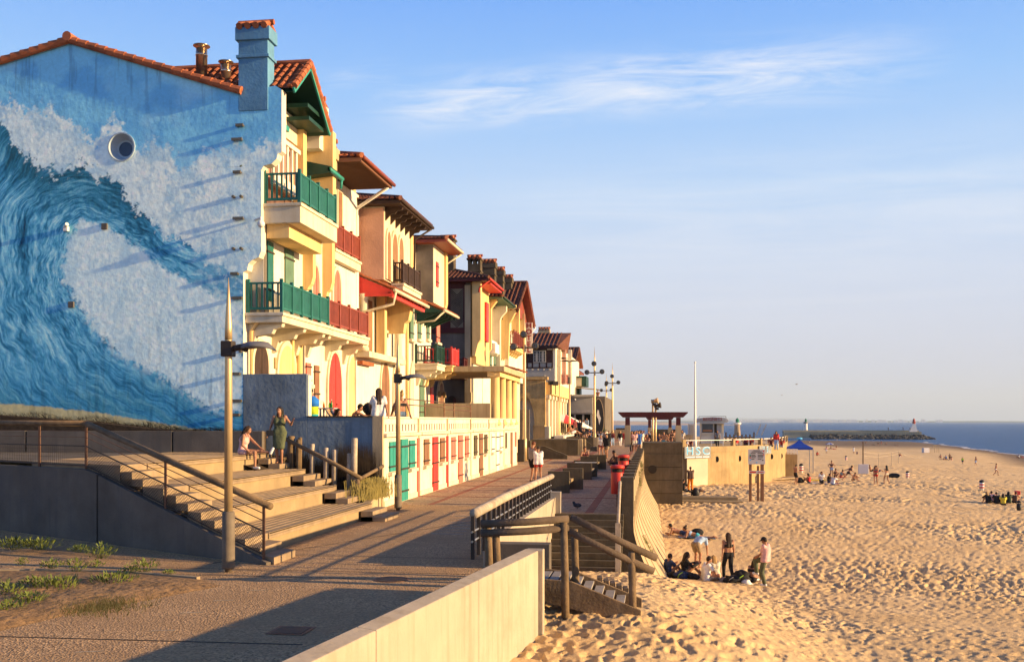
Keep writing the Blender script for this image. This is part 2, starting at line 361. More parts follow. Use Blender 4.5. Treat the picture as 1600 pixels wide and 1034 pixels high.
def sand_mat():
 m = bpy.data.materials.new('sand'); m.use_nodes = True; nt = m.node_tree; L = nt.links; b = nt.nodes['Principled BSDF']
 b.inputs['Roughness'].default_value = .95; b.inputs['Specular IOR Level'].default_value = .12
 g = nd(nt, 'ShaderNodeNewGeometry')
 n = nd(nt, 'ShaderNodeTexNoise', Scale=.35, Detail=8.0); L.new(g.outputs['Position'], n.inputs['Vector'])
 r = nd(nt, 'ShaderNodeValToRGB'); L.new(n.outputs['Fac'], r.inputs['Fac'])
 r.color_ramp.elements[0].position = .3; r.color_ramp.elements[1].position = .7
 r.color_ramp.elements[0].color = (.62, .42, .195, 1); r.color_ramp.elements[1].color = (.74, .53, .27, 1)
 n2 = nd(nt, 'ShaderNodeTexNoise', Scale=90.0, Detail=4.0); L.new(g.outputs['Position'], n2.inputs['Vector'])
 n3 = nd(nt, 'ShaderNodeTexNoise', Scale=9.0, Detail=7.0, Roughness=.7); L.new(g.outputs['Position'], n3.inputs['Vector'])
 sx = nd(nt, 'ShaderNodeSeparateXYZ'); L.new(g.outputs['Position'], sx.inputs[0])
 mr = nd(nt, 'ShaderNodeMapRange'); mr.inputs['From Min'].default_value = -6.75; mr.inputs['From Max'].default_value = -6.2; L.new(sx.outputs['Z'], mr.inputs['Value'])
 mx = nd(nt, 'ShaderNodeMix', data_type='RGBA'); L.new(mr.outputs[0], mx.inputs[0]); mx.inputs[6].default_value = (.20, .14, .085, 1); L.new(r.outputs['Color'], mx.inputs[7])
 L.new(mx.outputs[2], b.inputs['Base Color'])
 b1 = nd(nt, 'ShaderNodeBump', Strength=.5, Distance=.004); L.new(n2.outputs['Fac'], b1.inputs['Height'])
 b2 = nd(nt, 'ShaderNodeBump', Strength=.9, Distance=.05); L.new(n3.outputs['Fac'], b2.inputs['Height']); L.new(b1.outputs[0], b2.inputs['Normal'])
 L.new(b2.outputs[0], b.inputs['Normal']); return m
o = link('sand', np_mesh('sand', vs, fc), sand_mat()); struct(o)
xs = np.concatenate([np.linspace(-3, 60, 64), np.linspace(64, 200, 35)]); ys = np.linspace(-40, 620, 200)
Xc, Yc = np.meshgrid(xs, ys, indexing='ij'); Zc = sand_base(Xc, Yc) - .45
Zc = np.where(Xc < left_edge(Yc) + .8, -6.0, Zc)
j0 = (np.arange(len(xs) - 1)[:, None] * len(ys) + np.arange(len(ys) - 1)[None, :])
o = link('beach', np_mesh('beach', np.stack([Xc, Yc, Zc], -1).reshape(-1, 3), np.stack([j0, j0 + len(ys), j0 + len(ys) + 1, j0 + 1], -1).reshape(-1, 4)), bpy.data.materials['sand']); struct(o)
def sea_mat():
 m = bpy.data.materials.new('sea_water'); m.use_nodes = True; nt = m.node_tree; L = nt.links; b = nt.nodes['Principled BSDF']
 b.inputs['Roughness'].default_value = .35; b.inputs['IOR'].default_value = 1.33; b.inputs['Specular IOR Level'].default_value = .16
 g = nd(nt, 'ShaderNodeNewGeometry'); mp = nd(nt, 'ShaderNodeMapping'); mp.inputs['Scale'].default_value = (.045, .10, 1); L.new(g.outputs['Position'], mp.inputs['Vector'])
 n = nd(nt, 'ShaderNodeTexNoise', Scale=1.0, Detail=7.0, Roughness=.6); L.new(mp.outputs[0], n.inputs['Vector'])
 r = nd(nt, 'ShaderNodeValToRGB'); L.new(n.outputs['Fac'], r.inputs['Fac'])
 r.color_ramp.elements[0].position = .35; r.color_ramp.elements[1].position = .68
 r.color_ramp.elements[0].color = (.008, .055, .17, 1); r.color_ramp.elements[1].color = (.03, .125, .31, 1)
 L.new(r.outputs['Color'], b.inputs['Base Color'])
 n2 = nd(nt, 'ShaderNodeTexNoise', Scale=3.5, Detail=6.0, Roughness=.65); L.new(mp.outputs[0], n2.inputs['Vector'])
 bp = nd(nt, 'ShaderNodeBump', Strength=1.0, Distance=3.0); L.new(n2.outputs['Fac'], bp.inputs['Height']); L.new(bp.outputs[0], b.inputs['Normal'])
 return m
sea = MB(); sea.add([(-30000, -200, -7), (40000, -200, -7), (40000, 45000, -7), (-30000, 45000, -7)], [(0, 1, 2, 3)])
struct(sea.build('sea', sea_mat()))
wash = MB(); prev = None
for Yw in np.arange(150, 500, 3.0):
 x = float(shore_x(Yw)) - 1 + 2.5 * math.sin(Yw * .13) * .6 + random.uniform(-.6, .6); w = 1.2 + random.uniform(0, 1.8)
 cur = [(x, Yw, -6.93), (x + w, Yw, -6.93)]
 if prev and random.random() < .8: wash.add(prev + cur, [(0, 1, 3, 2)])
 prev = cur
stuff(wash.build('sea_foam', M('wash', (.55, .55, .55), .1)), 'thin white wash where the sea meets the beach', 'sea foam')
def ridge(name, Y, x0, x1, n, hfun, col, kind_mat, depth=600):
 mb = MB(); vs = []; fs = []
 for i in range(n + 1):
  x = x0 + (x1 - x0) * i / n; h = hfun(x)
  vs += [(x, Y, -7.5), (x, Y + depth * .25, -7 + h * .55), (x, Y + depth * .6, -7 + h), (x, Y + depth, -7.5)]
 for i in range(n):
  for j in range(3):
   a = i * 4 + j; fs.append((a, a + 4, a + 5, a + 1))
 mb.add(vs, fs); return struct(mb.build(name, kind_mat, smooth=True))
def nz(x, s): return float(fbm(np.array([x]), np.array([s * 1.0]), 4, s)[0])
def XPX(px, Y): return GY(px, Y)
ridge('far_hills', 9000, XPX(700, 9000), XPX(1800, 9000), 160, lambda x: 6 + 14 * nz(x / 900, 5), None, M('hill_green', (.10, .13, .08), .25, .004, bump=0), 1500)
ridge('mountains', 24000, XPX(700, 24000), XPX(1900, 24000), 120, lambda x: 20 + 200 * max(0, nz(x / 4500, 9) - .30) * max(0.0, 1 - abs((x - XPX(1060, 24000)) / 5200)) * 2.0, None, M('hill_rock', (.14, .15, .13), .2, .001, bump=0), 4000)
ridge('far_dunes', 2600, XPX(880, 2600), XPX(1165, 2600), 80, lambda x: (7.0 + 12 * nz(x / 160, 3)) * min(1, max(0, (XPX(1165, 2600) - x) / 420)), None, M('dune_sand', (.5, .36, .24), .2, .02, bump=0), 260)
mb = MB(); rs = random.Random(4)
for i in range(420):
 px = rs.gauss(1190, 34) if i < 150 else (rs.gauss(1255, 40) if i < 330 else rs.uniform(1120, 1480)); Yh = 8400 + rs.uniform(0, 900); x = XPX(px, Yh); w = rs.uniform(8, 26)
 zb = -7 + rs.uniform(2, 20) ; mb.box(x - w / 2, x + w / 2, Yh - w / 2, Yh + w / 2, -7, zb + rs.uniform(4, 9))
stuff(mb.build('far_town', M('far_white', (.75, .72, .68), .1, .01, bump=0)), 'pale houses of a distant town along the far shore', 'town')
hz = MB(); hz.box(-3000, 16000, -300, 30000, -9, 700); h = hz.build('haze'); stuff(h, 'thin bright sea haze over bay and far shore', 'haze')
hm = bpy.data.materials.new('haze_air'); hm.use_nodes = True; hm.node_tree.nodes.clear()
ho = hm.node_tree.nodes.new('ShaderNodeOutputMaterial'); hv = hm.node_tree.nodes.new('ShaderNodeVolumePrincipled')
hv.inputs['Color'].default_value = (.68, .85, 1.0, 1); hv.inputs['Density'].default_value = HAZE_D; hv.inputs['Anisotropy'].default_value = 0.0
hm.node_tree.links.new(hv.outputs[0], ho.inputs['Volume']); h.data.materials.append(hm)
mb = MB(); JY = 566
jx0, jx1 = GY(1225, JY), GY(1440, JY)
mb.box(jx0, jx1, JY, JY + 7, -6.5, -2.95); mb.box(jx0, jx1, JY + 5.5, JY + 7, -2.95, -2.2)
for i in range(60):
 x = jx0 + (jx1 - jx0) * i / 60; mb.box(x, x + .3, JY - .12, JY, -4.4, -2.98)
t = thing('jetty', ((jx0 + jx1) / 2, JY + 3, -7), 'long low concrete jetty with dark rocks running out to a lighthouse', 'jetty')
mb.build('deck', M('jetty_stone', (.36, .32, .22), .2, .2, streak=.4), t)
rk = MB(); rs = random.Random(5)
for i in range(560):
 x = rs.uniform(GY(1268, JY), GY(1459, JY)); y = JY - rs.uniform(.2, 6); z = -7.2 + (y - JY + 6.4) * .42 * rs.uniform(.5, 1); r = rs.uniform(.5, 1.25)
 if x > jx1 - 1: y = JY + rs.uniform(-3, 6); z = -7.2 + rs.uniform(0, 2.6) * max(0, 1 - (x - jx1) / 7)
 n0 = len(rk.v); rk.ball((x, y, z), (r * rs.uniform(.8, 1.5), r * rs.uniform(.8, 1.3), r * rs.uniform(.6, 1)), 6, 4)
 for q in range(n0, len(rk.v)): rk.v[q] = tuple(c + rs.uniform(-.25, .25) for c in rk.v[q])
rk.build('rock_armour', M('jetty_rock', (.055, .052, .05), .4, .3), t)
def lighthouse(px, Y, zb, h, r, kind, label):
 x = GY(px, Y); t = thing('lighthouse', (x, Y, zb), label, 'lighthouse')
 if kind == 'cone':
  mb = MB(); mb.prism([(x - r * 1.7, Y, zb), (x + r * 1.5, Y, zb), (x + r * .75, Y, zb + h * .58), (x - r * .35, Y, zb + h * .58)], (0, r * 1.6, 0)); mb.build('tower', M('lh_white', (.75, .72, .66), .06, .5), t)
  mb = MB(); mb.lathe((x + .2 * r, Y + r * .8, zb + h * .58), [(r * .62, 0), (r * .62, h * .12), (r * .8, h * .13), (r * .8, h * .16)], 14); mb.build('gallery', M('lh_red', (.42, .10, .07), .1, .5), t)
  mb = MB(); mb.lathe((x + .2 * r, Y + r * .8, zb + h * .74), [(r * .5, 0), (r * .5, h * .13), (r * .3, h * .2), (.02, h * .26)], 14); mb.build('lantern', M('lh_red'), t)
 else:
  wall = M('lh_stone', (.33, .25, .17), .2, .8, streak=.4) if kind == 'stone' else M('lh_white')
  mb = MB(); mb.lathe((x, Y, zb), [(r, 0), (r * .8, h * .55), (r * .8, h * .6)], 18); mb.build('tower', wall, t)
  mb = MB(); mb.lathe((x, Y, zb + h * .6), [(r * .8, 0), (r * 1.15, h * .05), (r * 1.15, h * .12), (r * .7, h * .13)], 18); mb.build('gallery', M('lh_white') if kind == 'stone' else M('lh_grey', (.25, .25, .22), .2, .5), t)
  mb = MB(); mb.lathe((x, Y, zb + h * .73), [(r * .5, 0), (r * .5, h * .14), (r * .55, h * .15), (r * .25, h * .22), (.02, h * .27)], 14); mb.build('lantern', M('lh_green', (.02, .17, .11), .1, .5), t)
lighthouse(1428, JY + 3, -2.95, 7.4, 1.25, 'cone', 'white conical lighthouse with red lantern at the end of the jetty')
lighthouse(1152, 420, -3.2, 7.4, 1.35, 'stone', 'stout stone harbour light with green lantern behind the kiosk')
lighthouse(1259, JY + 12, -2.95, 7.4, 1.1, 'white', 'slim white harbour light with green lantern on the jetty')
mb = MB(); x0, x1 = GY(1128, 415), GY(1178, 415)
mb.box(x0, x1, 415, 417, -4.0, -3.6)
for i in range(9):
 x = x0 + (x1 - x0) * i / 8; mb.box(x - .3, x + .3, 414.6, 415.2, -7, -2.6 + (.9 if i in (1, 4, 8) else 0))
tag(mb.build('timber_pier', M('log_dark')), 'low dark timber pier around the stone harbour light', 'pier')
def paving(name, col, col2, vs_, bump, sc):
 m = bpy.data.materials.new(name); m.use_nodes = True; nt = m.node_tree; L = nt.links; b = nt.nodes['Principled BSDF']
 b.inputs['Roughness'].default_value = .9; b.inputs['Specular IOR Level'].default_value = .15
 g = nd(nt, 'ShaderNodeNewGeometry')
 v = nd(nt, 'ShaderNodeTexVoronoi', Scale=vs_); L.new(g.outputs['Position'], v.inputs['Vector'])
 r = nd(nt, 'ShaderNodeValToRGB'); L.new(v.outputs['Color'], r.inputs['Fac'])
 r.color_ramp.elements[0].position = .1; r.color_ramp.elements[1].position = .9
 r.color_ramp.elements[0].color = tuple(c * .42 for c in col) + (1,); r.color_ramp.elements[1].color = tuple(min(.8, c * 1.55) for c in col) + (1,)
 n = nd(nt, 'ShaderNodeTexNoise', Scale=sc, Detail=8.0, Roughness=.65); L.new(g.outputs['Position'], n.inputs['Vector'])
 r2 = nd(nt, 'ShaderNodeValToRGB'); L.new(n.outputs['Fac'], r2.inputs['Fac']); r2.color_ramp.elements[0].position = .4; r2.color_ramp.elements[1].position = .68
 mx = nd(nt, 'ShaderNodeMix', data_type='RGBA'); L.new(r2.outputs['Color'], mx.inputs[0]); L.new(r.outputs['Color'], mx.inputs[6]); mx.inputs[7].default_value = col2 + (1,)
 L.new(mx.outputs[2], b.inputs['Base Color'])
 bp = nd(nt, 'ShaderNodeBump', Strength=bump, Distance=.012); L.new(v.outputs['Distance'], bp.inputs['Height']); L.new(bp.outputs[0], b.inputs['Normal'])
 return m
wl = lambda Y: WALL_A[0] + WS * (Y - WALL_A[1])
mb = MB(); poly = [(-70, -12, 0), (wl(-12), -12, 0), (wl(15.25), 15.25, 0), (-1.8, 15.6, 0), (-1.86, 18.1, 0), (-2.85, 18.1, 0), (-2.85, 29.6, 0), (-.7, 29.6, 0), (-.7, 200, 0), (-70, 200, 0)]
mb.add(poly, [tuple(range(len(poly)))])
struct(mb.build('pavement', paving('aggregate', (.42, .27, .135), (.34, .215, .105), 36, 1.0, .5)))
PROM = paving('pavers', (.38, .26, .155), (.30, .195, .115), 18, .3, .9)
mb = MB(); mb.add([(-8.4, 31.6, .004), (-2.85, 31.0, .004), (-2.85, 29.35, .004), (-.75, 29.35, .004), (-.75, 170, .004), (-8.4, 170, .004)], [(0, 1, 2, 3, 4, 5)]); struct(mb.build('promenade', PROM))
mb = MB()
for X0, X1 in ((-7.25, -7.05), (-5.35, -4.85), (-2.0, -1.75), (-1.05, -.85)): mb.box(X0, X1, 31.65 if X1 < -3 else 29.4, 168, .0045, .008)
for k in range(22): mb.box(-8.38, -.9, 35 + k * 6, 35.22 + k * 6, .0085, .011)
struct(mb.build('brick_band', M('brick_band', (.26, .10, .055), .25, 3, .9, .3, 40)))
mb = MB()
for y in (16.6, 17.35, 19.3): mb.box(-9, -1.9 if y < 16.5 else -3.2, y, y + .016, .003, .0045)
mb.bar((-8.3, 18.0, .004), (-3.0, 31.0, .004), .02, .004)
mb.bar((-30, 11.0, .004), (-4.2, 11.6, .004), .03, .004)
struct(mb.build('pavement_joint', M('joint', (.05, .04, .03), .2, 3)))
mb = MB()
for i in range(7):
 x, y = G(712 - i * 6, 806 + i * 4.6); mb.box(x - .02, x + .75, y - .05, y + .05, .004, .006)
for px, py in ((405, 862 + 60), (452, 908), (350, 938), (300, 957), (255, 985), (140, 1018), (490, 898)):
 x, y = G(px, py); mb.obox((x, y, .005), (.30, .03, .004), .35)
struct(mb.build('road_marking', M('worn_white', (.33, .28, .21), .3, 9, .9)))
P = [G(-300, 905), G(0, 893), G(60, 892), G(200, 896), G(310, 905), G(345, 915), G(235, 936), G(120, 957), G(20, 980), G(-300, 1060)]
mb = MB(); n = len(P)
cx = sum(p[0] for p in P) / n; cy = sum(p[1] for p in P) / n
rows = 26; vs = []; fs = []
for i in range(rows + 1):
 for j in range(n * 6):
  a = P[j // 6]; b = P[(j // 6 + 1) % n]; t = (j % 6) / 6; ex = a[0] + (b[0] - a[0]) * t; ey = a[1] + (b[1] - a[1]) * t
  f = i / rows; x = cx + (ex - cx) * f; y = cy + (ey - cy) * f
  vs.append((x, y, .006 + (1 - f ** 6) * (.05 + .09 * float(fbm(np.array([x * 2.2]), np.array([y * 2.2]), 4, 4)[0]) - .0)))
m_ = n * 6
for i in range(rows):
 for j in range(m_): fs.append((i * m_ + j, (i + 1) * m_ + j, (i + 1) * m_ + (j + 1) % m_, i * m_ + (j + 1) % m_))
mb.add(vs, fs); struct(mb.build('planting_bed', M('bed_sand', (.23, .14, .065), .4, 5, 1, 1.0, 9, dist=.05), smooth=True))
mb = MB()
for a, b in ((P[0], P[1]), (P[1], P[2]), (P[2], P[3]), (P[3], P[4])): mb.bar((a[0], a[1], .02), (b[0], b[1], .02), .09, .06)
struct(mb.build('kerb', M('kerb_stone', (.34, .26, .16), .2, 3)))
def leafy(mb, x, y, z, r, h, n, lw, rs, up=.6):
 for i in range(n):
  a = rs.uniform(0, 6.28); q = r * rs.random() ** .6; bx = x + q * .35 * math.cos(a); by = y + q * .35 * math.sin(a)
  tx_ = x + q * math.cos(a); ty = y + q * math.sin(a); tz_ = z + h * rs.uniform(.25, 1) * (1 - .5 * q / r)
  d = Vector((tx_ - bx, ty - by, tz_ - z)); l = max(.03, d.length * rs.uniform(.3, .6)); d = Vector((math.cos(a) * (1 - up), math.sin(a) * (1 - up), up * rs.uniform(.2, 1.4))).normalized()
  s = Vector((-math.sin(a), math.cos(a), rs.uniform(-.5, .5))).normalized() * lw
  p = Vector((tx_, ty, tz_)); mb.add([p - s * .4, p + d * l * .5 - s, p + d * l, p + d * l * .5 + s], [(0, 1, 2, 3)])
  if i % 4 == 0: mb.add([(bx - .004, by, z), (bx + .004, by, z), tuple(p)], [(0, 1, 2)])
rs = random.Random(21)
weeds = [(20, 862, .55, .30, 'broad yellow-green weed clump in the far corner of the sandy bed'), (62, 862, .50, .28, 'yellow-green weed beside the broad clump in the sandy bed'), (125, 866, .28, .18, 'small green weed between two larger clumps above the kerb'), (158, 876, .35, .34, 'upright bushy weed casting a long shadow above the kerb'),
   (36, 886, .16, .16, 'tiny weed growing against the pale kerb'), (82, 892, .26, .2, 'low flat weed just below the pale kerb'), (118, 897, .24, .28, 'thin upright weed in the middle of the sandy bed'), (150, 890, .2, .16, 'small weed touching the pale kerb below the bushy one'), (205, 898, .2, .15, 'small low weed by the kerb in bare sand'), (226, 897, .3, .3, 'lone upright weed near the tip of the sandy bed'),
   (178, 916, .42, .22, 'rounded leafy weed in the trampled sand'), (58, 925, .38, .24, 'green weed of the pair in the lower bed, sparser one'), (92, 926, .42, .26, 'green weed of the pair in the lower bed, fuller one'), (42, 946, .36, .16, 'spreading weed low in the sandy bed near its lower edge'), (12, 936, .34, .26, 'weed at the border of the picture low in the bed'), (10, 960, .30, .18, 'lowest weed of the sandy bed'), (264, 901, .14, .10, 'last tiny weed at the tip of the sandy bed')]
for px, py, r, h, lb in weeds:
 x, y = G(px, py); mb = MB(); leafy(mb, x, y, .05, r * .82, h * .85, int(150 * r / .3), .014, rs); tag(mb.build('weed', M('leaf')), lb, 'weed', 'weeds in the sandy bed')
mb = MB()
for i in range(2600):
 x, y = G(rs.gauss(130, 40), rs.gauss(946, 8));
 if (x - cx) ** 2 > 40: continue
 a = rs.uniform(0, 6.28); h = rs.uniform(.03, .09); mb.add([(x - .006, y, .02), (x + .006, y, .02), (x + .04 * math.cos(a), y + .04 * math.sin(a), .03 + h)], [(0, 1, 2)])
stuff(mb.build('grass', M('grass_blade')), 'thin dry grass along the lower edge of the sandy bed', 'grass')
def wallseg(y0, y1, zt0, zt1):
 mb = MB(); t = .2; x0, x1 = wl(y0), wl(y1)
 mb.add([(x0, y0, -1.6), (x1, y1, -1.6), (x1 - t, y1, -1.6), (x0 - t, y0, -1.6), (x0, y0, zt0 - .03), (x1, y1, zt1 - .03), (x1 - t, y1, zt1), (x0 - t, y0, zt0)],
   [(0, 3, 2, 1), (4, 5, 6, 7), (0, 1, 5, 4), (1, 2, 6, 5), (2, 3, 7, 6), (3, 0, 4, 7)]); return mb
ZW = .75
t = thing('beach_wall', (-2, 9, 0), 'pale smooth concrete wall between the ramp and the sand', 'wall')
ys = [-8, -4.4, -.9, 2.6, 6.0, 9.2, 12.3, 15.2]
for a, b in zip(ys[:-1], ys[1:]): wallseg(a + .008, b - .008, ZW, ZW).build('wall_panel', M('concrete_board', (.38, .32, .235), .12, .9, .85, .3, 14, streak=.6, dirt=(.22, .165, .10), damt=.25, dsc=1.5), t, bevel=.012)
mb = MB(); mb.box(wl(15.2) - .2, wl(15.2) + .07, 15.205, 15.42, -1.6, ZW - .02); mb.build('end_post', M('concrete_board'), t, bevel=.015)
t = thing('stair_wall', (-3, 22, 0), 'pale retaining wall with a log handrail and iron bars beside the sea stairs', 'wall')
mb = MB(); mb.prism([(-2.85, 18.3, -1.7), (-2.85, 29.3, -1.7), (-2.85, 29.3, .46), (-2.85, 18.3, .57)], (-.28, 0, 0)); mb.build('wall', M('concrete_board'), t, bevel=.01)
mb = MB(); mb.box(-3.12, -2.7, 29.3, 29.62, -.2, .62); mb.build('end_post', M('concrete_light'), t, bevel=.01)
mb = MB(); mb.box(-3.05, -1.87, 18.1, 18.45, -1.7, .46); mb.build('cheek_block', M('concrete_grey'), t, bevel=.012)
mb = MB(); mb.tube([(-2.98, 16.55, 1.15), (-2.98, 20, 1.16), (-2.98, 25, 1.12), (-2.98, 29.5, 1.07)], [.085, .09, .085, .08], 12); mb.build('log_rail', M('log_pale'), t, True)
mb = MB()
for i in range(23):
 y = 16.4 + i * .565; mb.box(-3.01, -2.95, y - .03, y + .03, .4, 1.12)
mb.build('rail_bar', M('dark_metal'), t)
mb = MB()
for z in (.68, .84): mb.tube([(-2.98, 16.3, z + .02), (-2.98, 29.3, z - .02)], .018, 6)
mb.build('rail_wire', M('steel'), t)
mb = MB();
for k in range(10):
 z = -.15 * k; mb.box(-2.85, -.86, 29.35 - .28 * (k + 1), 29.35 - .28 * k + (.02 if k else 0), z - .4, z - .004 * k if k else -.004)
 mb.box(-2.85, -.86, 29.35 - .28 * (k + 1) - .015, 29.35 - .28 * (k + 1) + .05, z - .155, z - .14)
t = tag(mb.build('sea_stairs', M('concrete_dark')), 'dark weathered steps from the promenade down to the sand', 'stairs')
t = thing('pole_rail', (-.8, 28.4, 0), 'grey timber handrail standing beside the lowest steps at the sea wall', 'handrail')
mb = MB(); mb.tube([(-.95, 29.0, .95), (-.93, 26.8, -.1)], .045, 8); mb.build('rail', M('log_pale'), t, True)
mb = MB(); mb.box(-1.0, -.86, 26.7, 26.84, -1.7, -.02); mb.build('leg', M('log_pale'), t)
t = thing('beach_steps', (-.8, 15.6, -.3), 'weathered wooden steps half buried in sand at the end of the pale wall', 'steps')
for y0, nm in ((16.62, 'stringer'), (17.72, 'stringer')):
 mb = MB(); mb.prism([(-1.95, y0, .07), (-1.35, y0, .03), (-.20, y0, -.42), (-.20, y0, -.62), (-.8, y0, -.55), (-1.95, y0, -.30)], (0, .07, 0)); mb.build(nm, M('log_wood'), t, bevel=.01)
for i in range(8):
 x = -1.93 + i * .185; z = .035 - max(0, i - 2) * .078
 mb = MB(); mb.box(x, x + .155, 16.69, 17.72, z - .04, z); mb.build('tread', M('plank_grey'), t, bevel=.006)
mb = MB()
for i in range(6): mb.obox((-.95 + i * .115, 17.95, -.15 - i * .045), (.08, .30, .14), .1)
mb.build('tread', M('log_dark'), t)
t = thing('beach_rail', (-1.4, 16.4, 0), 'dark log handrail with upright posts beside the wooden beach steps', 'handrail')
A = Vector((-2.75, 15.85, 1.05)); B_ = Vector((-1.38, 16.35, 1.10)); C_ = Vector((.0, 16.85, .40))
for a, b, dz in ((A, B_, 0), (A, B_, -.15), (B_ + Vector((.05, 0, .03)), C_ + Vector((.05, 0, .02)), 0), (B_, C_, -.20)):
 mb = MB(); mb.tube([a + Vector((0, 0, dz)), (a + b) / 2 + Vector((0, 0, dz - .012)), b + Vector((0, 0, dz))], [.062, .06, .064], 10); mb.build('rail', M('log_dark'), t, True)
for x, y, zb, zt in ((-2.62, 15.95, -.1, 1.0), (-2.50, 16.02, -.1, .9), (-1.42, 16.3, -.7, 1.05), (-1.30, 17.0, -.7, .86), (-.33, 16.72, -.9, .52)):
 mb = MB(); mb.tube([(x, y, zb), (x - .01, y, (zb + zt) / 2), (x - .03, y, zt)], [.068, .065, .06], 10); mb.build('post', M('log_wood'), t, True)
t = thing('sea_wall', (-.6, 45, 0), 'curved concrete sea wall with toothed parapet rising from the sand', 'wall')
def swx(s): return -.57 + 2.77 * max(0, s - .3) ** 1.4
vs = []; fs = []; NS = 22; Ys = np.linspace(29.35, 62.6, 80)
for i, y in enumerate(Ys):
 for j in range(NS + 1):
  s = j / NS; vs.append((swx(s) - .02 * 0, y, .92 - 4.6 * s))
for i in range(len(Ys) - 1):
 for j in range(NS): a = i * (NS + 1) + j; fs.append((a, a + 1, a + NS + 2, a + NS + 1))
e0 = len(vs);
mb = MB(); mb.add([(-.9, 29.345, .92), (-.9, 29.345, -3.7)] + [(v_[0], 29.345, v_[2]) for v_ in vs[NS::-1]], [tuple(range(NS + 3))]); mb.build('end_face', M('concrete_dark'), t)
mb = MB(); mb.add(vs, fs)
def seawall_mat():
 m = M('sea_wall_conc', (.42, .315, .185), .18, .8, .9, .3, 25, damt=.35, dsc=1.2, dirt=(.17, .12, .06)); return m
mb.build('face', seawall_mat(), t, True)
mb = MB()
for i in range(16):
 y = 30.6 + i * 2.1; pts = [(swx(j / NS) + .012, y, .92 - 4.6 * j / NS) for j in range(3, NS + 1)]
 mb.tube(pts, .008, 4)
mb.build('groove', M('groove', (.09, .065, .035), .3, 4), t)
mb = MB()
for i in range(16):
 y = 29.4 + i * 2.1; mb.box(-.95, -.565, y, y + .55, -.1, 1.07);
mb.build('tooth', M('concrete_dark'), t, bevel=.02)
mb = MB(); mb.box(-.90, -.60, 29.36, 62.5, -.1, .66); mb.build('parapet', M('concrete_dark'), t)
for y0, y1, s0, s1, lb in ((33.6, 35.0, .45, .62, 'plant sprouting low on the curved sea wall'), (39, 42, .04, .2, 'plant hanging from the parapet of the sea wall'), (44, 46, .0, .1, 'small tuft under the sea wall parapet')):
 mb = MB()
 for i in range(60):
  s = rs.uniform(s0, s1); y = y0 + (y1 - y0) * (s - s0) / (s1 - s0) * .6 + rs.uniform(0, .4); leafy(mb, swx(s) + .03, y, .92 - 4.6 * s, .09, .08, 8, .014, rs, .4)
 tag(mb.build('hanging_ivy', M('leaf')), lb, 'plant')
t = thing('pier_block', (.6, 66, 0), 'tall dark board-marked concrete pier block closing off the sea wall', 'pier')
for k in range(6):
 z0 = -3.4 + k * .82; mb = MB(); z1 = z0 + .80 if k < 5 else 1.38; mb.box(-.66, 1.80, 62.6 + .012 * (k % 2), 67, z0, z1); mb.build('course', M('concrete_dark'), t, bevel=.015)
mb = MB(); mb.box(-.60, 1.74, 62.7, 66.9, -3.4, 1.36); mb.build('core', M('dark_gap'), t)
mb = MB(); mb.tube([(-.05, 62.55, .62 - .9), (-.05, 62.7, .62 - .9)], .26, 20); mb.build('outfall', M('dark_gap'), t)
for y, zt, lb in ((31.6, 1.32, 'red cylindrical litter bin, nearer of the two on the sea wall'), (38.2, 1.42, 'red cylindrical litter bin, farther of the two on the sea wall')):
 t = thing('litter_bin', (-1.12, y, .5), lb, 'litter bin', 'red bins along the sea wall')
 mb = MB(); mb.lathe((-1.12, y, .42), [(.185, 0), (.2, .02), (.2, zt - .66), (.185, zt - .64)], 20); mb.build('body', M('bin_red', (.50, .04, .025), .1, 3, .45, 0), t, True)
 mb = MB(); mb.lathe((-1.12, y, zt - .22), [(.16, 0), (.16, .12)], 16); mb.build('slot', M('dark_gap'), t)
 mb = MB(); mb.lathe((-1.12, y, zt - .10), [(.225, 0), (.225, .06), (.20, .10), (.05, .12)], 20); mb.build('lid', M('bin_red'), t, True)
 mb = MB(); mb.box(-1.14, -1.08, y - .03, y + .03, 0, .5); mb.build('post', M('dark_metal'), t)
 for q in (-1, 1):
  mb = MB(); mb.box(-1.12 + q * .17, -1.12 + q * .2, y - .03, y + .03, zt - .26, zt - .08); mb.build('bracket', M('bin_red'), t)
def lwall(Y0=17.95, X0=-7.3): pass
LA = Vector((-7.2, 17.92, 0)); LB = Vector((-16.06, 22.8, 0)); LD = (LB - LA).normalized(); LN = Vector((-LD.y, LD.x, 0)) * -1
if LN.y < 0: LN = -LN
def lw_y(X, off=0.0):
 p = LA + LN * off; return p.y + (X - p.x) * LD.y / LD.x
TZ = [.42, .86, 1.30, 1.74]; TX = [-7.80, -9.02, -10.15, -11.55]; TY = [27.15, 27.75, 28.3, 29.2]
t = thing('terrace_steps', (-10, 24, 0), 'broad stepped seating terraces of timber and concrete below the mural', 'steps')
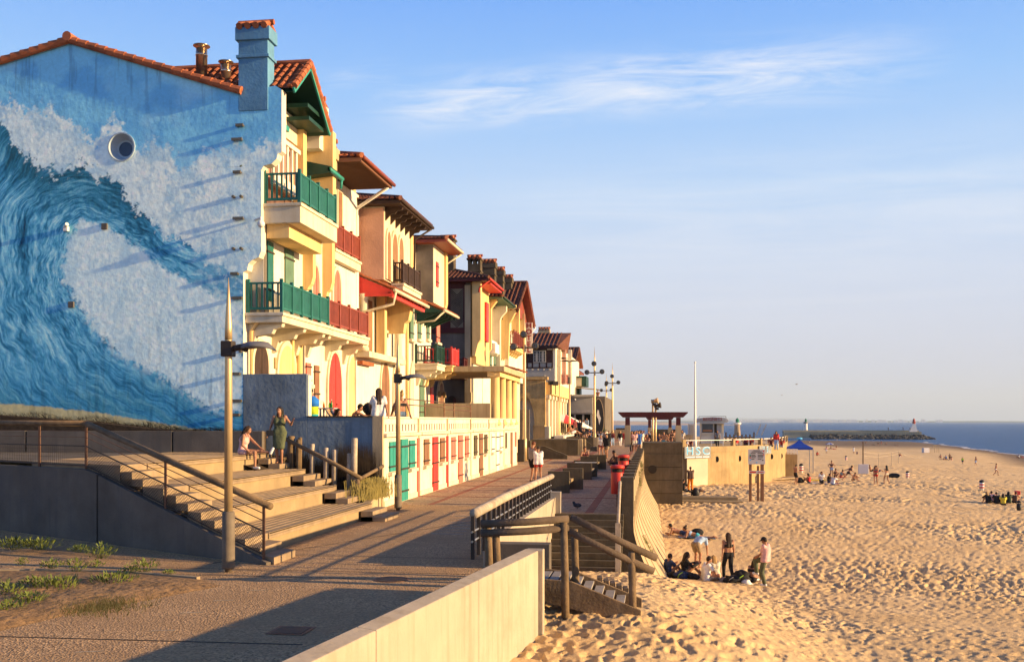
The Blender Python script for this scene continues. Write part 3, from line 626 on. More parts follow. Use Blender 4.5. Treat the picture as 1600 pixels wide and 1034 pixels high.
for i in range(4):
 x = TX[i]; z = TZ[i]; xb = TX[i + 1] - .35 if i < 3 else -26.0
 def poly(zz, xf, xk): return [(xf, lw_y(xf, 1.15), zz), (xf, TY[i], zz), (xk, TY[i] + (.6 if i < 3 else .0), zz), (xk, lw_y(xk, 1.15), zz)]
 mb = MB(); mb.prism(poly(0 if i == 0 else TZ[i - 1] - .1, x - .06, xb), (0, 0, z - (0 if i == 0 else TZ[i - 1] - .1) - .14)); mb.build('riser', M('stone_step'), t)
 for s in range(2):
  mb = MB(); y0 = lw_y(x, 1.15) + .02; y1 = TY[i] - .01
  mb.box(x - .05, x, y0, y1, z - .135 + s * .068, z - .072 + s * .068); mb.build('nosing', M('deck_wood'), t, bevel=.006)
 nb = 8; w = (x - xb) / nb if i < 3 else .17; nb = nb if i < 3 else 20
 for k in range(nb):
  xa = x - .055 - k * w if k else x - .0; xz = x - (k + 1) * w + .008
  if xz >= xa: continue
  mb = MB(); mb.box(xz, xa, lw_y(xa, 1.15) + (.0), TY[i] + (.0 if k < 4 else .25), z - .03, z + .001); mb.build('board', M('deck_wood'), t)
mb = MB(); mb.prism([(-14.9, lw_y(-14.9, .3), 1.69), (-14.9, 29.2, 1.69), (-27, 29.2, 1.69), (-27, lw_y(-27, .3), 1.69)], (0, 0, .03)); mb.build('landing', M('concrete_grey'), t)
def small_steps(x, z0, z1, y0, y1, mat):
 for q in range(2):
  zt = z0 + (z1 - z0) * (q + 1) / 3; xf = x + .68 - q * .34
  mb = MB(); mb.box(x + .0, xf, y0, y1, z0 + .001, zt); mb.build('half_step', mat, t, bevel=.01)
for i in range(4):
 z0 = 0 if i == 0 else TZ[i - 1]; x = TX[i]
 small_steps(x, z0, TZ[i], TY[i] - 1.1, TY[i] + .35, M('deck_wood'))
 y0 = lw_y(x, .12)
 for q in range(2):
  zt = z0 + (TZ[i] - z0) * (q + 1) / 3; xf = x + .72 - q * .36
  mb = MB(); mb.add([(x, lw_y(x, .14), z0), (xf, lw_y(xf, .14), z0), (xf, lw_y(xf, 1.13), z0), (x, lw_y(x, 1.13), z0), (x, lw_y(x, .14), zt), (xf, lw_y(xf, .14), zt), (xf, lw_y(xf, 1.13), zt), (x, lw_y(x, 1.13), zt)],
      [(0, 3, 2, 1), (4, 5, 6, 7), (0, 1, 5, 4), (1, 2, 6, 5), (2, 3, 7, 6), (3, 0, 4, 7)]); mb.build('half_step', M('deck_wood'), t)
 mb = MB(); xk = TX[i + 1] + .72 if i < 3 else -14.9
 mb.prism([(x - .02, lw_y(x, .14), 0), (x - .02, lw_y(x, 1.145), 0), (xk, lw_y(xk, 1.145), 0), (xk, lw_y(xk, .14), 0)], (0, 0, TZ[i] - .004)); mb.build('side_tread', M('deck_wood'), t)
t = thing('side_wall', (-12, 20.6, 0), 'dark grey stained concrete side wall sloping down beside the seating terraces', 'wall')
def P3(s, z): p = LA + LD * s; return (p.x, p.y, z)
Lj = (Vector((-12.25, lw_y(-12.25), 0)) - LA).length; Lk = (Vector((-12.75, lw_y(-12.75), 0)) - LA).length
th = LN * .14
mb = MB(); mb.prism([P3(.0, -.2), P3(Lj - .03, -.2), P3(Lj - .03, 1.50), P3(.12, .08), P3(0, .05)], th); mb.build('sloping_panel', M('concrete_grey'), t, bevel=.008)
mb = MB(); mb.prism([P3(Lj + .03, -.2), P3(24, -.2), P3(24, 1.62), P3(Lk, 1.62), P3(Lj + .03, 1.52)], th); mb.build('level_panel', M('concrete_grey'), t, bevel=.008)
mb = MB(); mb.prism([P3(Lj - .03, -.2), P3(Lj + .03, -.2), P3(Lj + .03, 1.48), P3(Lj - .03, 1.46)], LN * .10 );
for q in range(len(mb.v)): mb.v[q] = tuple(Vector(mb.v[q]) + LN * .03)
mb.build('joint_strip', M('dark_gap'), t)
t = thing('terrace_railing', (-10, 19.6, 0), 'rusty iron railing with log handrail and wire mesh along the terrace side wall', 'railing')
off = LN * .07
def PR(s, z): p = LA + LD * s + off; return Vector((p.x, p.y, z))
def topz(s): return .06 + min(1.0, max(0, s) / Lk) * 1.56
S_post = [.15, Lk * .52, Lk, Lk + 2.05, Lk + 4.1, Lk + 6.2]
for s in S_post:
 mb = MB(); a = PR(s, topz(s)); mb.bar(a, a + Vector((0, 0, 1.0)), .05, .03); mb.build('post', M('rust_metal'), t)
for s0, s1 in ((-.05, Lk + .03), (Lk - .03, Lk + 9)):
 mb = MB(); mb.tube([PR(s0, topz(s0) + 1.04), PR((s0 + s1) / 2, topz((s0 + s1) / 2) + 1.045), PR(s1, topz(s1) + 1.04)], .068, 10); mb.build('handrail', M('log_wood'), t, True)
for s0, s1 in zip(S_post[:-1], S_post[1:]):
 for dz in (.08, .52, .72, .86):
  mb = MB(); mb.bar(PR(s0, topz(s0) + dz), PR(s1, topz(s1) + dz), .02 if dz < .6 else .014, .024 if dz < .6 else .014); mb.build('bar', M('dark_metal' if dz < .6 else 'rust_metal'), t)
 mb = MB(); n = int((s1 - s0) / .085); sl = (topz(s1) - topz(s0)) / (s1 - s0)
 if sl < .05:
  for k in range(n): s = s0 + (s1 - s0) * k / n; mb.bar(PR(s, topz(s) + .08), PR(s, topz(s) + .52), .005, .005)
  for k in range(5): mb.bar(PR(s0, topz(s0) + .08 + k * .088), PR(s1, topz(s1) + .08 + k * .088), .005, .005)
 else:
  H = .44
  for k in range(-6, n + 1):
   for sg in (1, -1):
    a0 = s0 + (s1 - s0) * k / n; b0 = a0 + .55; ta, tb = 0.0, 1.0
    if a0 < s0: ta = (s0 - a0) / .55
    if b0 > s1: tb = (s1 - a0) / .55
    if tb - ta < .05: continue
    f = lambda tt: PR(a0 + .55 * tt, topz(a0 + .55 * tt) + .08 + H * (tt if sg > 0 else 1 - tt))
    mb.bar(f(ta), f(tb), .0055, .0055)
 mb.build('mesh_panel', M('dark_metal'), t)
t = thing('back_wall', (-18, 29.5, 1.7), 'low grey concrete wall along the back of the landing below the mural', 'wall')
for a, b in ((-27, -19.8), (-19.75, -14.85), (-14.8, -11.9)):
 mb = MB(); mb.box(a, b, 29.3, 29.5, 1.6, 2.40); mb.build('wall_panel', M('concrete_grey'), t, bevel=.01)
mb = MB(); mb.box(-21.2, -18.6, 29.16, 29.26, 1.9, 2.25)
for k in range(22): mb.box(-21.1 + k * .115, -21.06 + k * .115, 29.12, 29.16, 1.75, 2.28)
mb = MB(); rs = random.Random(3)
for i in range(7000):
 x = rs.uniform(-26.5, -12.4); top = float(np.interp(x, [-21.4, -17.9, -15.8, -14, -12], [3.02, 2.80, 2.58, 2.42, 2.38])) + .06 * math.sin(x * 3.1); z = rs.uniform(2.2, top); y = rs.uniform(29.55, 30.3)
 a = rs.uniform(0, 6.28); l = rs.uniform(.12, .4); d = Vector((math.cos(a) * .5, math.sin(a) * .3, rs.uniform(-.2, .8))).normalized() * l
 mb.add([(x, y, z), (x + .012, y, z + .004), (x + d.x, y + d.y, min(z + d.z, top + .08))], [(0, 1, 2)])
stuff(mb.build('brush', M('brush_shaded')), 'dried brush coloured as in deep shade, heaped along the foot of the mural', 'brush')
mb = MB(); mb.prism([(-27, 29.5, 1.0), (-12.2, 29.5, 1.0), (-12.2, 29.5, 2.38), (-14, 29.5, 2.38), (-15.8, 29.5, 2.48), (-17.9, 29.5, 2.70), (-21.4, 29.5, 2.92), (-27, 29.5, 3.0)], (0, .85, 0)); struct(mb.build('ground_bank', M('soil')))
t0 = MB(); V = []
gx = np.linspace(-12.3, -8.45, 30); gy = np.linspace(27.2, 30.38, 24); vs = []; fs = []
for a in gx:
 for b in gy:
  f = min(1, max(0, (-8.5 - a) / 3.2)); z = .30 + f * 1.1 + .12 * float(fbm(np.array([a * 2.0]), np.array([b * 2.0]), 4, 2)[0]) + .10 * max(0, (b - 29));
  z = min(z, 2.2); vs.append((a, b, z))
for i in range(29):
 for j in range(23): k = i * 24 + j; fs.append((k, k + 24, k + 25, k + 1))
t0.add(vs, fs); struct(t0.build('planted_slope', M('soil'), smooth=True))
mb = MB()
for i in range(4200):
 x = rs.uniform(-11.9, -8.5); y = rs.uniform(28.9, 30.3); f = min(1, max(0, (-8.5 - x) / 3.2)); z = .3 + f * 1.1
 top = 1.55 + .25 * math.sin(x * 5) + .3 * min(1, (-8.6 - x) / 2); h = rs.uniform(.1, max(.15, top - z)); a = rs.uniform(-.25, .25)
 mb.add([(x, y, z), (x + .018, y, z), (x + h * a, y + rs.uniform(-.1, .1), z + h)], [(0, 1, 2)])
stuff(mb.build('reeds', M('brush_shaded')), 'dead brush coloured as in deep shade, filling the slope under the blue terrace wall', 'brush')
mb = MB()
for i in range(2600):
 x = rs.uniform(-9.65, -8.48); y = rs.uniform(29.2, 30.0); z = .4; h = rs.uniform(.9, 1.75); a = rs.uniform(-.06, .06)
 mb.add([(x, y, z), (x + .016, y, z), (x + h * a, y + rs.uniform(-.04, .04), z + h)], [(0, 1, 2)])
stuff(mb.build('reed_screen', M('reed')), 'brown standing reed screen against the corner of the cabins', 'reeds')
t = thing('stair_handrail', (-10, 28.5, 1), 'round timber handrail sloping down beside the terrace steps', 'handrail')
def PX(px, py, Y): X = GY(px, Y); return Vector((X, Y, ZP(py, X, Y)))
mb = MB(); mb.tube([PX(443, 684, 28.95), PX(505, 715, 28.5), PX(564, 747, 28.0)], .062, 10); mb.build('rail', M('log_wood'), t, True)
mb = MB(); mb.tube([PX(562, 748, 28.0), PX(598, 728, 30.1)], .055, 10); mb.build('rail', M('log_wood'), t, True)
a = PX(559, 748, 28.0); mb = MB(); mb.tube([(a.x, a.y, .2), tuple(a)], .07, 10); mb.build('post', M('log_wood'), t, True)
wp = [(455, 681, .11, 'pair of stout posts at the top of the handrail, thicker one'), (467, 686, .08, 'slim pale post beside the thick one at the top of the handrail'), (469, 683, .06, 'short post set behind the pair at the top of the handrail'), (488, 693, .07, 'short post standing in dark brush just below the blue wall'), (510, 699, .08, 'pale post alone in the brush halfway along the handrail'), (523, 702, .08, 'pale post in the brush beyond the middle of the handrail'), (546, 708, .07, 'leaning post in the brush close to the tall post'), (554, 684, .09, 'tallest post in the brush in front of the reed screen')]
for px, py, r, lb in wp:
 Y = 29.0 if px < 475 else 28.7; q = PX(px, py, Y); mb = MB(); mb.tube([(q.x - .02, q.y, .6), (q.x, q.y, q.z - .02), (q.x, q.y, q.z)], [r, r, r * .8], 10); tag(mb.build('wooden_post', M('log_pale' if px > 480 else 'log_wood'), None, True), lb, 'post', 'posts in the brush by the handrail')
mb = MB(); mb.prism([(-7.95, 27.55, -.1), (-8.42, 30.35, -.1), (-8.42, 30.35, .60), (-7.95, 27.55, .38)], (-.25, 0, 0)); tag(mb.build('planter_wall', M('concrete_warm'), bevel=.01), 'low beige planter wall at the end of the terrace steps', 'wall')
mb = MB()
for i in range(900):
 x = -8.25 + rs.gauss(0, .22); y = 28.7 + rs.gauss(0, .6); h = rs.uniform(.25, .75); a = rs.uniform(-.5, .5); b = rs.uniform(-.4, .4)
 p = Vector((x, y, .45)); q = p + Vector((a * h * .4, b * h * .4, h * .8)); r = q + Vector((a * h * .7, b * h * .7, -.05 * h)); s = Vector((.007, .004, 0))
 mb.add([p - s, p + s, q + s * .8, q - s * .8, r], [(0, 1, 2, 3), (3, 2, 4)])
tag(mb.build('grass_tuft', M('grass_blade')), 'arching tuft of dry beach grass above the planter wall', 'grass')
for px, py, lb in ((612, 905, 'round iron drain cover in the shaded part of the ramp'), (455, 985, 'square iron drain cover beside the beach wall'), (735, 735, 'small square drain cover on the promenade near the cabins')):
 x, y = G(px, py); t = thing('drain_cover', (x, y, 0), lb, 'drain cover')
 if 'round' in lb: mb = MB(); mb.lathe((x, y, .003), [(.31, 0), (.31, .006)], 24); mb.build('frame', M('rust_metal'), t); mb = MB(); mb.lathe((x, y, .0095), [(.27, 0), (.27, .004)], 24); mb.build('lid', M('dark_metal'), t)
 else: mb = MB(); mb.box(x - .25, x + .25, y - .25, y + .25, .004, .009); mb.build('frame', M('rust_metal'), t); mb = MB(); mb.box(x - .2, x + .2, y - .2, y + .2, .0095, .013); mb.build('lid', M('dark_metal'), t)
def street_lamp(x, y, lb):
 t = thing('street_lamp', (x, y, 0), lb, 'street lamp', 'lamps along the promenade')
 mb = MB(); mb.lathe((x, y, 0), [(.06, 0), (.065, .06), (.108, .065), (.114, .10), (.110, 1.06), (.085, 1.09)], 18); mb.build('sleeve', M('pole_sleeve'), t, True)
 mb = MB(); mb.lathe((x, y, 1.05), [(.075, 0), (.064, 3.1), (.06, 3.12)], 16); mb.build('pole', M('pole_metal'), t, True)
 mb = MB(); mb.lathe((x, y, 4.16), [(.066, 0), (.064, .22), (.062, .26), (.034, .7), (.004, 1.12)], 14); mb.build('spike', M('pole_metal'), t, True)
 mb = MB(); mb.box(x - .11, x + .10, y - .10, y + .10, 3.86, 4.14); mb.tube([(x + .08, y, 4.0), (x + .24, y - .01, 4.03), (x + .36, y - .02, 3.98)], .06, 10); mb.build('bracket', M('dark_metal'), t, bevel=.015)
 L_ = []
 for u in range(9):
  q = u / 8; w = .20 * math.sin(math.pi * min(1, .12 + .88 * q) ** .8) + .015; L_.append((x + .28 + .62 * q, w, 4.02 + .06 * math.sin(q * 2.2) - .09 * q * q))
 mb = MB(); vs = []; fs = []
 for X_c, w, zc in L_:
  for k in range(9):
   a = math.pi * k / 8; vs.append((X_c, y + w * math.cos(a), zc - .03 + .11 * math.sin(a) * min(1, w / .12)))
 for i in range(8):
  for k in range(8): q = i * 9 + k; fs.append((q, q + 1, q + 10, q + 9))
  fs.append((i * 9 + 8, i * 9, i * 9 + 9, i * 9 + 17))
 fs += [tuple(range(9)), tuple(range(72, 81))[::-1]]
 mb.add(vs, fs); mb.build('lamp_head', M('lamp_grey', (.13, .13, .14), .1, 3, .5, 0), t, True)
 return t
street_lamp(*G(357, 893), 'gold lamp post with tapering spike in front of the mural and side wall')
street_lamp(*G(622, 797), 'gold lamp post with tapering spike standing before the beach cabins')
def flood_mast(x, y, h, lb):
 t = thing('floodlight_mast', (x, y, 0), lb, 'floodlight mast', 'tall spiked masts with three spotlights')
 mb = MB(); mb.lathe((x, y, 0), [(.17, 0), (.17, 1.5), (.12, 1.55), (.09, h - 2.6), (.07, h - 1.6), (.004, h)], 12); mb.build('pole', M('pole_metal'), t, True)
 mb = MB(); mb.tube([(x - .75, y, h - 2.65), (x + .75, y, h - 2.65)], .05, 8); mb.build('crossbar', M('dark_metal'), t)
 for dx, dz in ((-.75, -2.6), (.75, -2.55), (-.05, -1.75)):
  mb = MB(); mb.ball((x + dx, y - .12, h + dz), (.26, .30, .26), 12, 8); mb.build('spotlight', M('dark_metal'), t, True)
  mb = MB(); mb.tube([(x + dx + .03, y - .40, h + dz), (x + dx + .02, y - .30, h + dz)], .17, 12); mb.build('lens', M('glass_dark'), t)
for px, py, Y, h, lb in ((819.5, 0, 68, 10.4, 'tall floodlight mast in front of the hotel sign'), (929, 0, 100, 10.2, 'tall floodlight mast beside the surf café, seen against open sky'), (957, 0, 128, 10.2, 'floodlight mast beyond the café, seen whole against the sky'), (947.5, 0, 152, 10.0, 'small far floodlight mast half hidden by the café end wall')):
 flood_mast(GY(px, Y), Y, h, lb)
def twin_lamp(px, Y, h, lb):
 x = GY(px, Y); t = thing('twin_lamp', (x, Y, 0), lb, 'street lamp', 'double-armed lamps by the old building')
 mb = MB(); mb.lathe((x, Y, 0), [(.12, 0), (.11, 1.2), (.07, h)], 10); mb.build('pole', M('pole_metal'), t, True)
 for s in (-1, 1):
  mb = MB(); mb.tube([(x, Y, h - .1), (x + s * .3, Y, h + .02), (x + s * .95, Y, h - .03)], [.04, .10, .03], 8); mb.build('lamp_head', M('dark_metal'), t, True)
 mb = MB(); mb.box(x - .2, x + .05, Y - .1, Y + .1, h - 2.4, h - 1.7); mb.build('control_box', M('concrete_grey'), t)
twin_lamp(874, 106, 9.4, 'double-armed street lamp nearer the half-timbered house')
twin_lamp(890, 104, 9.0, 'double-armed street lamp nearer the café parasols')
def tile_slope(mb, o, u, L, v, hf, w=.25, row=.38, r=.085):
 o = Vector(o); u = Vector(u).normalized(); v = Vector(v).normalized(); n = u.cross(v)
 if n.z < 0: n = -n
 nc = max(1, int(L / w))
 for c in range(nc):
  uc = (c + .5) * L / nc; h = hf(uc)
  if h < .1: continue
  k = 0
  while k * row < h:
   v0 = k * row; v1 = min(v0 + row + .03, h); r0 = r * 1.06; r1 = r * .86; q = random.uniform(-.012, .012)
   pts = []
   for vv, rr_, lift in ((v0, r0, .035), (v1, r1, .01)):
    for a in range(5):
     t = math.pi * a / 4; pts.append(o + u * (uc + q + rr_ * math.cos(t)) + v * vv + n * (lift + rr_ * math.sin(t)))
   b = len(mb.v); mb.v += [tuple(p) for p in pts]; mb.f += [(b + i, b + i + 1, b + i + 6, b + i + 5) for i in range(4)] + [(b, b + 1, b + 2, b + 3, b + 4)]
   k += 1
def hip_roof(p, Xe, Xb, Y0, Y1, Ze, pitch, mat='tile', soff='dark_wood', w=.25, row=.38, name='roof', ht=.16):
 D = (Y1 - Y0) / 2; q = math.sqrt(1 + pitch * pitch); mb = MB()
 a, b, c, d = (Xb, Y0, Ze), (Xe, Y0, Ze), (Xe, Y1, Ze), (Xb, Y1, Ze); e, f = (Xe - D, Y0 + D, Ze + pitch * D), (Xb, Y0 + D, Ze + pitch * D)
 mb.add([a, b, c, d, e, f], [(0, 1, 4, 5), (1, 2, 4), (2, 3, 5, 4), (0, 5, 3)])
 tile_slope(mb, a, (1, 0, 0), Xe - Xb, (0, 1, pitch), lambda x: min(Xe - Xb - x, D) * q, w, row)
 tile_slope(mb, b, (0, 1, 0), Y1 - Y0, (-1, 0, pitch), lambda y: min(y, Y1 - Y0 - y) * q, w, row)
 nn = int(D * q / .4)
 hip0, hip1 = Vector(b), Vector(e)
 mb.tube([hip0 + Vector((0, 0, .06)), hip1 + Vector((0, 0, .06))], .11, 6); mb.tube([Vector(e) + Vector((0, 0, .05)), Vector(f) + Vector((0, 0, .05))], .11, 6)
 mb.build(name, M(mat), p)
 mb = MB(); mb.box(Xb, Xe - .03, Y0 + .03, Y1 - .03, Ze - ht, Ze - .015); mb.build('soffit', M(soff), p)
def gable_x(p, Xf, Xb, Y0, Yr, Y1, Z0, Zr, Z1, mat='tile', soff='dark_wood', w=.25, row=.38):
 mb = MB(); mb.add([(Xb, Y0, Z0), (Xf, Y0, Z0), (Xf, Yr, Zr), (Xb, Yr, Zr), (Xf, Y1, Z1), (Xb, Y1, Z1)], [(0, 1, 2, 3), (3, 2, 4, 5)])
 l0 = math.hypot(Yr - Y0, Zr - Z0); l1 = math.hypot(Y1 - Yr, Zr - Z1)
 tile_slope(mb, (Xb, Y0, Z0), (1, 0, 0), Xf - Xb, (0, Yr - Y0, Zr - Z0), lambda x: l0, w, row)
 tile_slope(mb, (Xb, Y1, Z1), (1, 0, 0), Xf - Xb, (0, Yr - Y1, Zr - Z1), lambda x: l1, w, row)
 mb.tube([(Xb, Yr, Zr + .06), (Xf + .02, Yr, Zr + .06)], .12, 8)
 nn = int(l0 / .3)
 for (ya, za) in ((Y0, Z0), (Y1, Z1)):
  m_ = int(math.hypot(Yr - ya, Zr - za) / .3)
  for i in range(m_):
   t0, t1 = i / m_, (i + 1.15) / m_; A = Vector((Xf, ya + (Yr - ya) * t0, za + (Zr - za) * t0 + .05)); B = Vector((Xf, ya + (Yr - ya) * t1, za + (Zr - za) * t1 + .03)); mb.tube([A, B], [.12, .10], 7)
 mb.build('roof', M(mat), p)
 mb = MB(); s = .13
 mb.add([(Xb, Y0, Z0 - s), (Xf - .04, Y0, Z0 - s), (Xf - .04, Yr, Zr - s), (Xb, Yr, Zr - s), (Xf - .04, Y1, Z1 - s), (Xb, Y1, Z1 - s)], [(3, 2, 1, 0), (5, 4, 2, 3)]); mb.build('soffit', M(soff), p)
 mb = MB()
 for ya, za in ((Y0, Z0), (Y1, Z1)): mb.bar((Xf - .0, ya, za - .10), (Xf - .0, Yr, Zr - .10), .06, .16)
 return mb
def arch_pts(X, Ya, Yb, Z0, Zt, k=1.0):
 Ya, Yb = min(Ya, Yb), max(Ya, Yb); r = (Yb - Ya) / 2; hgt = min((Zt - Z0) * .5, r * k); pts = [(X, Ya, Z0), (X, Yb, Z0)]
 for i in range(13): t = math.pi * i / 12; pts.append((X, (Ya + Yb) / 2 + r * math.cos(t), Zt - hgt + hgt * math.sin(t)))
 return pts
def arch_door(p, X, px0, px1, pyt, Z0, mat, ring='cream', name='door', open_=False, k=1.3):
 Ya, Yb = F(px0, X), F(px1, X); Ym = (Ya + Yb) / 2; Zt = ZP(pyt, X, Ym); w = .16
 mb = MB(); mb.prism(arch_pts(X - .05, Ya - w, Yb + w, Z0, Zt + w, k), (.13, 0, 0)); o = mb.build('door_surround', M(ring), p)
 mb = MB(); mb.prism(arch_pts(X + .03, Ya, Yb, Z0, Zt, k), (.06 if not open_ else .055, 0, 0)); d = mb.build(name, M(mat), p)
 if not open_:
  mb = MB(); mb.box(X + .088, X + .1, Ym - .012, Ym + .012, Z0, Zt - .1); mb.build('leaf_gap', M('dark_gap'), d)
  mb = MB(); mb.ball((X + .12, Ym + .08, (Z0 + Zt) / 2 - .4), .035); mb.build('handle', M('dark_metal'), d)
 return d
def shutter(p, X, px0, px1, pyt, pyb, mat, name='shutter', n=1, sill=True):
 Ya, Yb = sorted((F(px0, X), F(px1, X))); Ym = (Ya + Yb) / 2; Zt, Zb = ZP(pyt, X, Ym), ZP(pyb, X, Ym); mb = MB()
 for i in range(n):
  a = Ya + (Yb - Ya) * i / n + (.01 if i else 0); b = Ya + (Yb - Ya) * (i + 1) / n - (.01 if i < n - 1 else 0); mb.box(X + .01, X + .06, a, b, Zb, Zt)
 o = mb.build(name, M(mat), p)
 for z in (Zb + (Zt - Zb) * .18, Zb + (Zt - Zb) * .82): mb = MB(); mb.box(X + .061, X + .085, Ya - .05, Yb + .05, z - .03, z + .03); mb.build('hinge', M('dark_metal'), o)
 if sill: mb = MB(); mb.box(X - .02, X + .16, Ya - .12, Yb + .12, Zb - .14, Zb - .01); mb.build('sill', M('cream'), o)
 return o
def window(p, X, px0, px1, pyt, pyb, frame='cream', pane='brown_wood'):
 Ya, Yb = sorted((F(px0, X), F(px1, X))); Ym = (Ya + Yb) / 2; Zt, Zb = ZP(pyt, X, Ym), ZP(pyb, X, Ym)
 mb = MB(); mb.box(X - .03, X + .05, Ya - .1, Yb + .1, Zb - .1, Zt + .1); o = mb.build('window', M(frame), p)
 mb = MB(); mb.box(X + .02, X + .056, Ya, Yb, Zb, Zt); mb.build('pane', M(pane), o)
 mb = MB(); mb.box(X - .02, X + .15, Ya - .14, Yb + .14, Zb - .18, Zb - .06); mb.build('sill', M('cream'), o)
 return o
def wing(p, Y, th_, Xb, prof, mat='yellow_wall', name='wing_wall', Zb=None):
 """wall standing out from the facade; prof = front edge from the top down as photo pixels on the plane Y"""
 pts = [(GY(px, Y), Y, ZP(py, GY(px, Y), Y)) for px, py in prof]; pts = [(Xb, Y, pts[0][2])] + pts + [(Xb, Y, pts[-1][2])]
 mb = MB(); mb.prism(pts[::-1], (0, th_, 0)); return mb.build(name, M(mat), p)
def balcony(p, X0, X1, Y0, Y1, Zf, mat, h=1.0, slab=.32, soft='yellow_wall', br=0, side=True, gap=.125, pn=None):
 mb = MB(); mb.box(X0, X1, Y0, Y1, Zf - slab, Zf); mb.box(X0, X1 + .05, Y0 - .05, Y1 + .03, Zf - .09, Zf + .02); b = mb.build('balcony', M(soft), p, bevel=.02)
 mb = MB(); xs = X1 - .06
 ny = pn or max(2, int((Y1 - Y0) / 1.1)); ys_ = [Y0 + .06 + (Y1 - Y0 - .12) * i / ny for i in range(ny + 1)]
 for y in ys_: mb.box(xs - .05, xs + .05, y - .05, y + .05, Zf, Zf + h + .1)
 if side: mb.box(X0 + .02, X0 + .12, Y0 + .01, Y0 + .11, Zf, Zf + h + .1)
 mb.box(xs - .04, xs + .04, Y0 + .06, Y1 - .06, Zf + h - .06, Zf + h); mb.box(xs - .03, xs + .03, Y0 + .06, Y1 - .06, Zf + .12, Zf + .2)
 if side: mb.box(X0 + .06, xs, Y0 + .03, Y0 + .09, Zf + h - .06, Zf + h); mb.box(X0 + .06, xs, Y0 + .03, Y0 + .09, Zf + .12, Zf + .2)
 r = mb.build('railing', M(mat), b)
 mb = MB(); n = int((Y1 - Y0) / gap)
 for i in range(1, n): y = Y0 + (Y1 - Y0) * i / n; mb.box(xs - .022, xs + .022, y - .04, y + .04, Zf + .16, Zf + h - .03)
 if side:
  n = max(3, int((X1 - X0) / .16))
  for i in range(1, n): x = X0 + (X1 - X0) * i / n; mb.box(x - .025, x + .025, Y0 + .035, Y0 + .085, Zf + .16, Zf + h - .03)
 mb.build('baluster', M(mat), b)
 for i in range(br):
  y = Y0 + .35 + (Y1 - Y0 - .7) * i / max(1, br - 1); mb = MB()
  mb.prism([(X0 - .05, y - .12, Zf - slab), (X1 - .08, y - .12, Zf - slab), (X1 - .12, y - .12, Zf - slab - .12), (X1 - .38, y - .12, Zf - slab - .2), (X1 - .45, y - .12, Zf - slab - .34), (X0 + .25, y - .12, Zf - slab - .42), (X0 + .15, y - .12, Zf - slab - .75), (X0 - .05, y - .12, Zf - slab - .85)], (0, .24, 0)); mb.build('bracket', M(soft), b, bevel=.02)
 return b
def gutter(p, X, Y0, Y1, Z, mat, down=None):
 mb = MB(); mb.tube([(X, Y0, Z), (X, Y1, Z)], .075, 8); g = mb.build('gutter', M(mat), p, True)
 if down: mb = MB(); mb.tube(down, .05, 8); mb.build('downpipe', M(mat), p, True)
def chimney(p, x0, x1, y0, y1, zb, zt, wall='concrete_dark', cap='tile', holes=False):
 mb = MB(); mb.box(x0, x1, y0, y1, zb, zt - .42); mb.box(x0 - .06, x1 + .06, y0 - .06, y1 + .06, zt - 1.0, zt - .9) if zt - zb > 1.4 else None
 if holes:
  w = (x1 - x0) / 5
  for k in (0, 2, 4): mb.box(x0 + k * w, x0 + (k + 1) * w, y0, y1, zt - .42, zt - .12)
 mb.box(x0 - .08, x1 + .08, y0 - .08, y1 + .08, zt - (.14 if holes else .44), zt - .02); o = mb.build('chimney', M(wall), p, bevel=.015)
 mb = MB(); n = max(3, int((x1 - x0) / .24))
 for i in range(n):
  x = x0 - .06 + (x1 - x0 + .12) * (i + .5) / n
  for s in (-1, 1): ym = (y0 + y1) / 2; mb.tube([(x, ym + s * (.14 + (y1 - y0) / 2), zt - .02), (x, ym, zt + .20)], [.11, .10], 7)
 mb.tube([(x0 - .1, (y0 + y1) / 2, zt + .22), (x1 + .1, (y0 + y1) / 2, zt + .22)], .09, 7); mb.build('cap', M(cap), o)
 return o
def house_box(p, X0, X1, Y0, Y1, Z0, Z1, mat='cream_white', name='wall'):
 mb = MB(); mb.box(X0, X1, Y0, Y1, Z0, Z1); return mb.build(name, M(mat), p)
TFL = 2.10
XF = -12.6
MY = 30.4
t1 = thing('mural_house', (-18, 33, 0), 'end house whose gable wall is painted with a huge breaking wave, green balconies', 'house', 'row of seaside houses')
edge = [(440, 140), (440, 236), (434, 240), (432, 248), (424, 256), (412, 259), (408, 266), (408, 392), (404, 402), (394, 406), (388, 412), (386, 422), (380, 425), (380, 700)]
ez = [(ZP(py, GY(px, MY), MY), GY(px, MY)) for px, py in edge]
top = [(-27.0, None), (GY(0, MY), ZP(100, GY(0, MY), MY)), (GY(110, MY), ZP(66, GY(110, MY), MY)), (GY(378, MY), ZP(146, GY(378, MY), MY)), (GY(430, MY), ZP(134, GY(430, MY), MY)), (GY(440, MY), ZP(140, GY(440, MY), MY))]
sl0 = (top[2][1] - top[1][1]) / (top[2][0] - top[1][0]); top[0] = (-27.0, top[1][1] - sl0 * (top[1][0] + 27.0))
outl = [(x, MY + .012, z) for x, z in top] + [(x, MY + .012, z) for z, x in ez[1:-1]] + [(ez[-1][1], MY + .012, 1.0), (-27, MY + .012, 1.0)]
PWX, PWZ, PWR = GY(190, MY), ZP(230, GY(190, MY), MY), .445
hole = [(PWX + PWR * math.sin(2 * math.pi * k / 40), MY + .012, PWZ + PWR * math.cos(2 * math.pi * k / 40)) for k in range(41)][::-1]
mb = MB(); mb.prism(outl[:3] + hole + outl[2:], (0, .38, 0)); mb.build('gable_wall', M('cream_white'), t1)
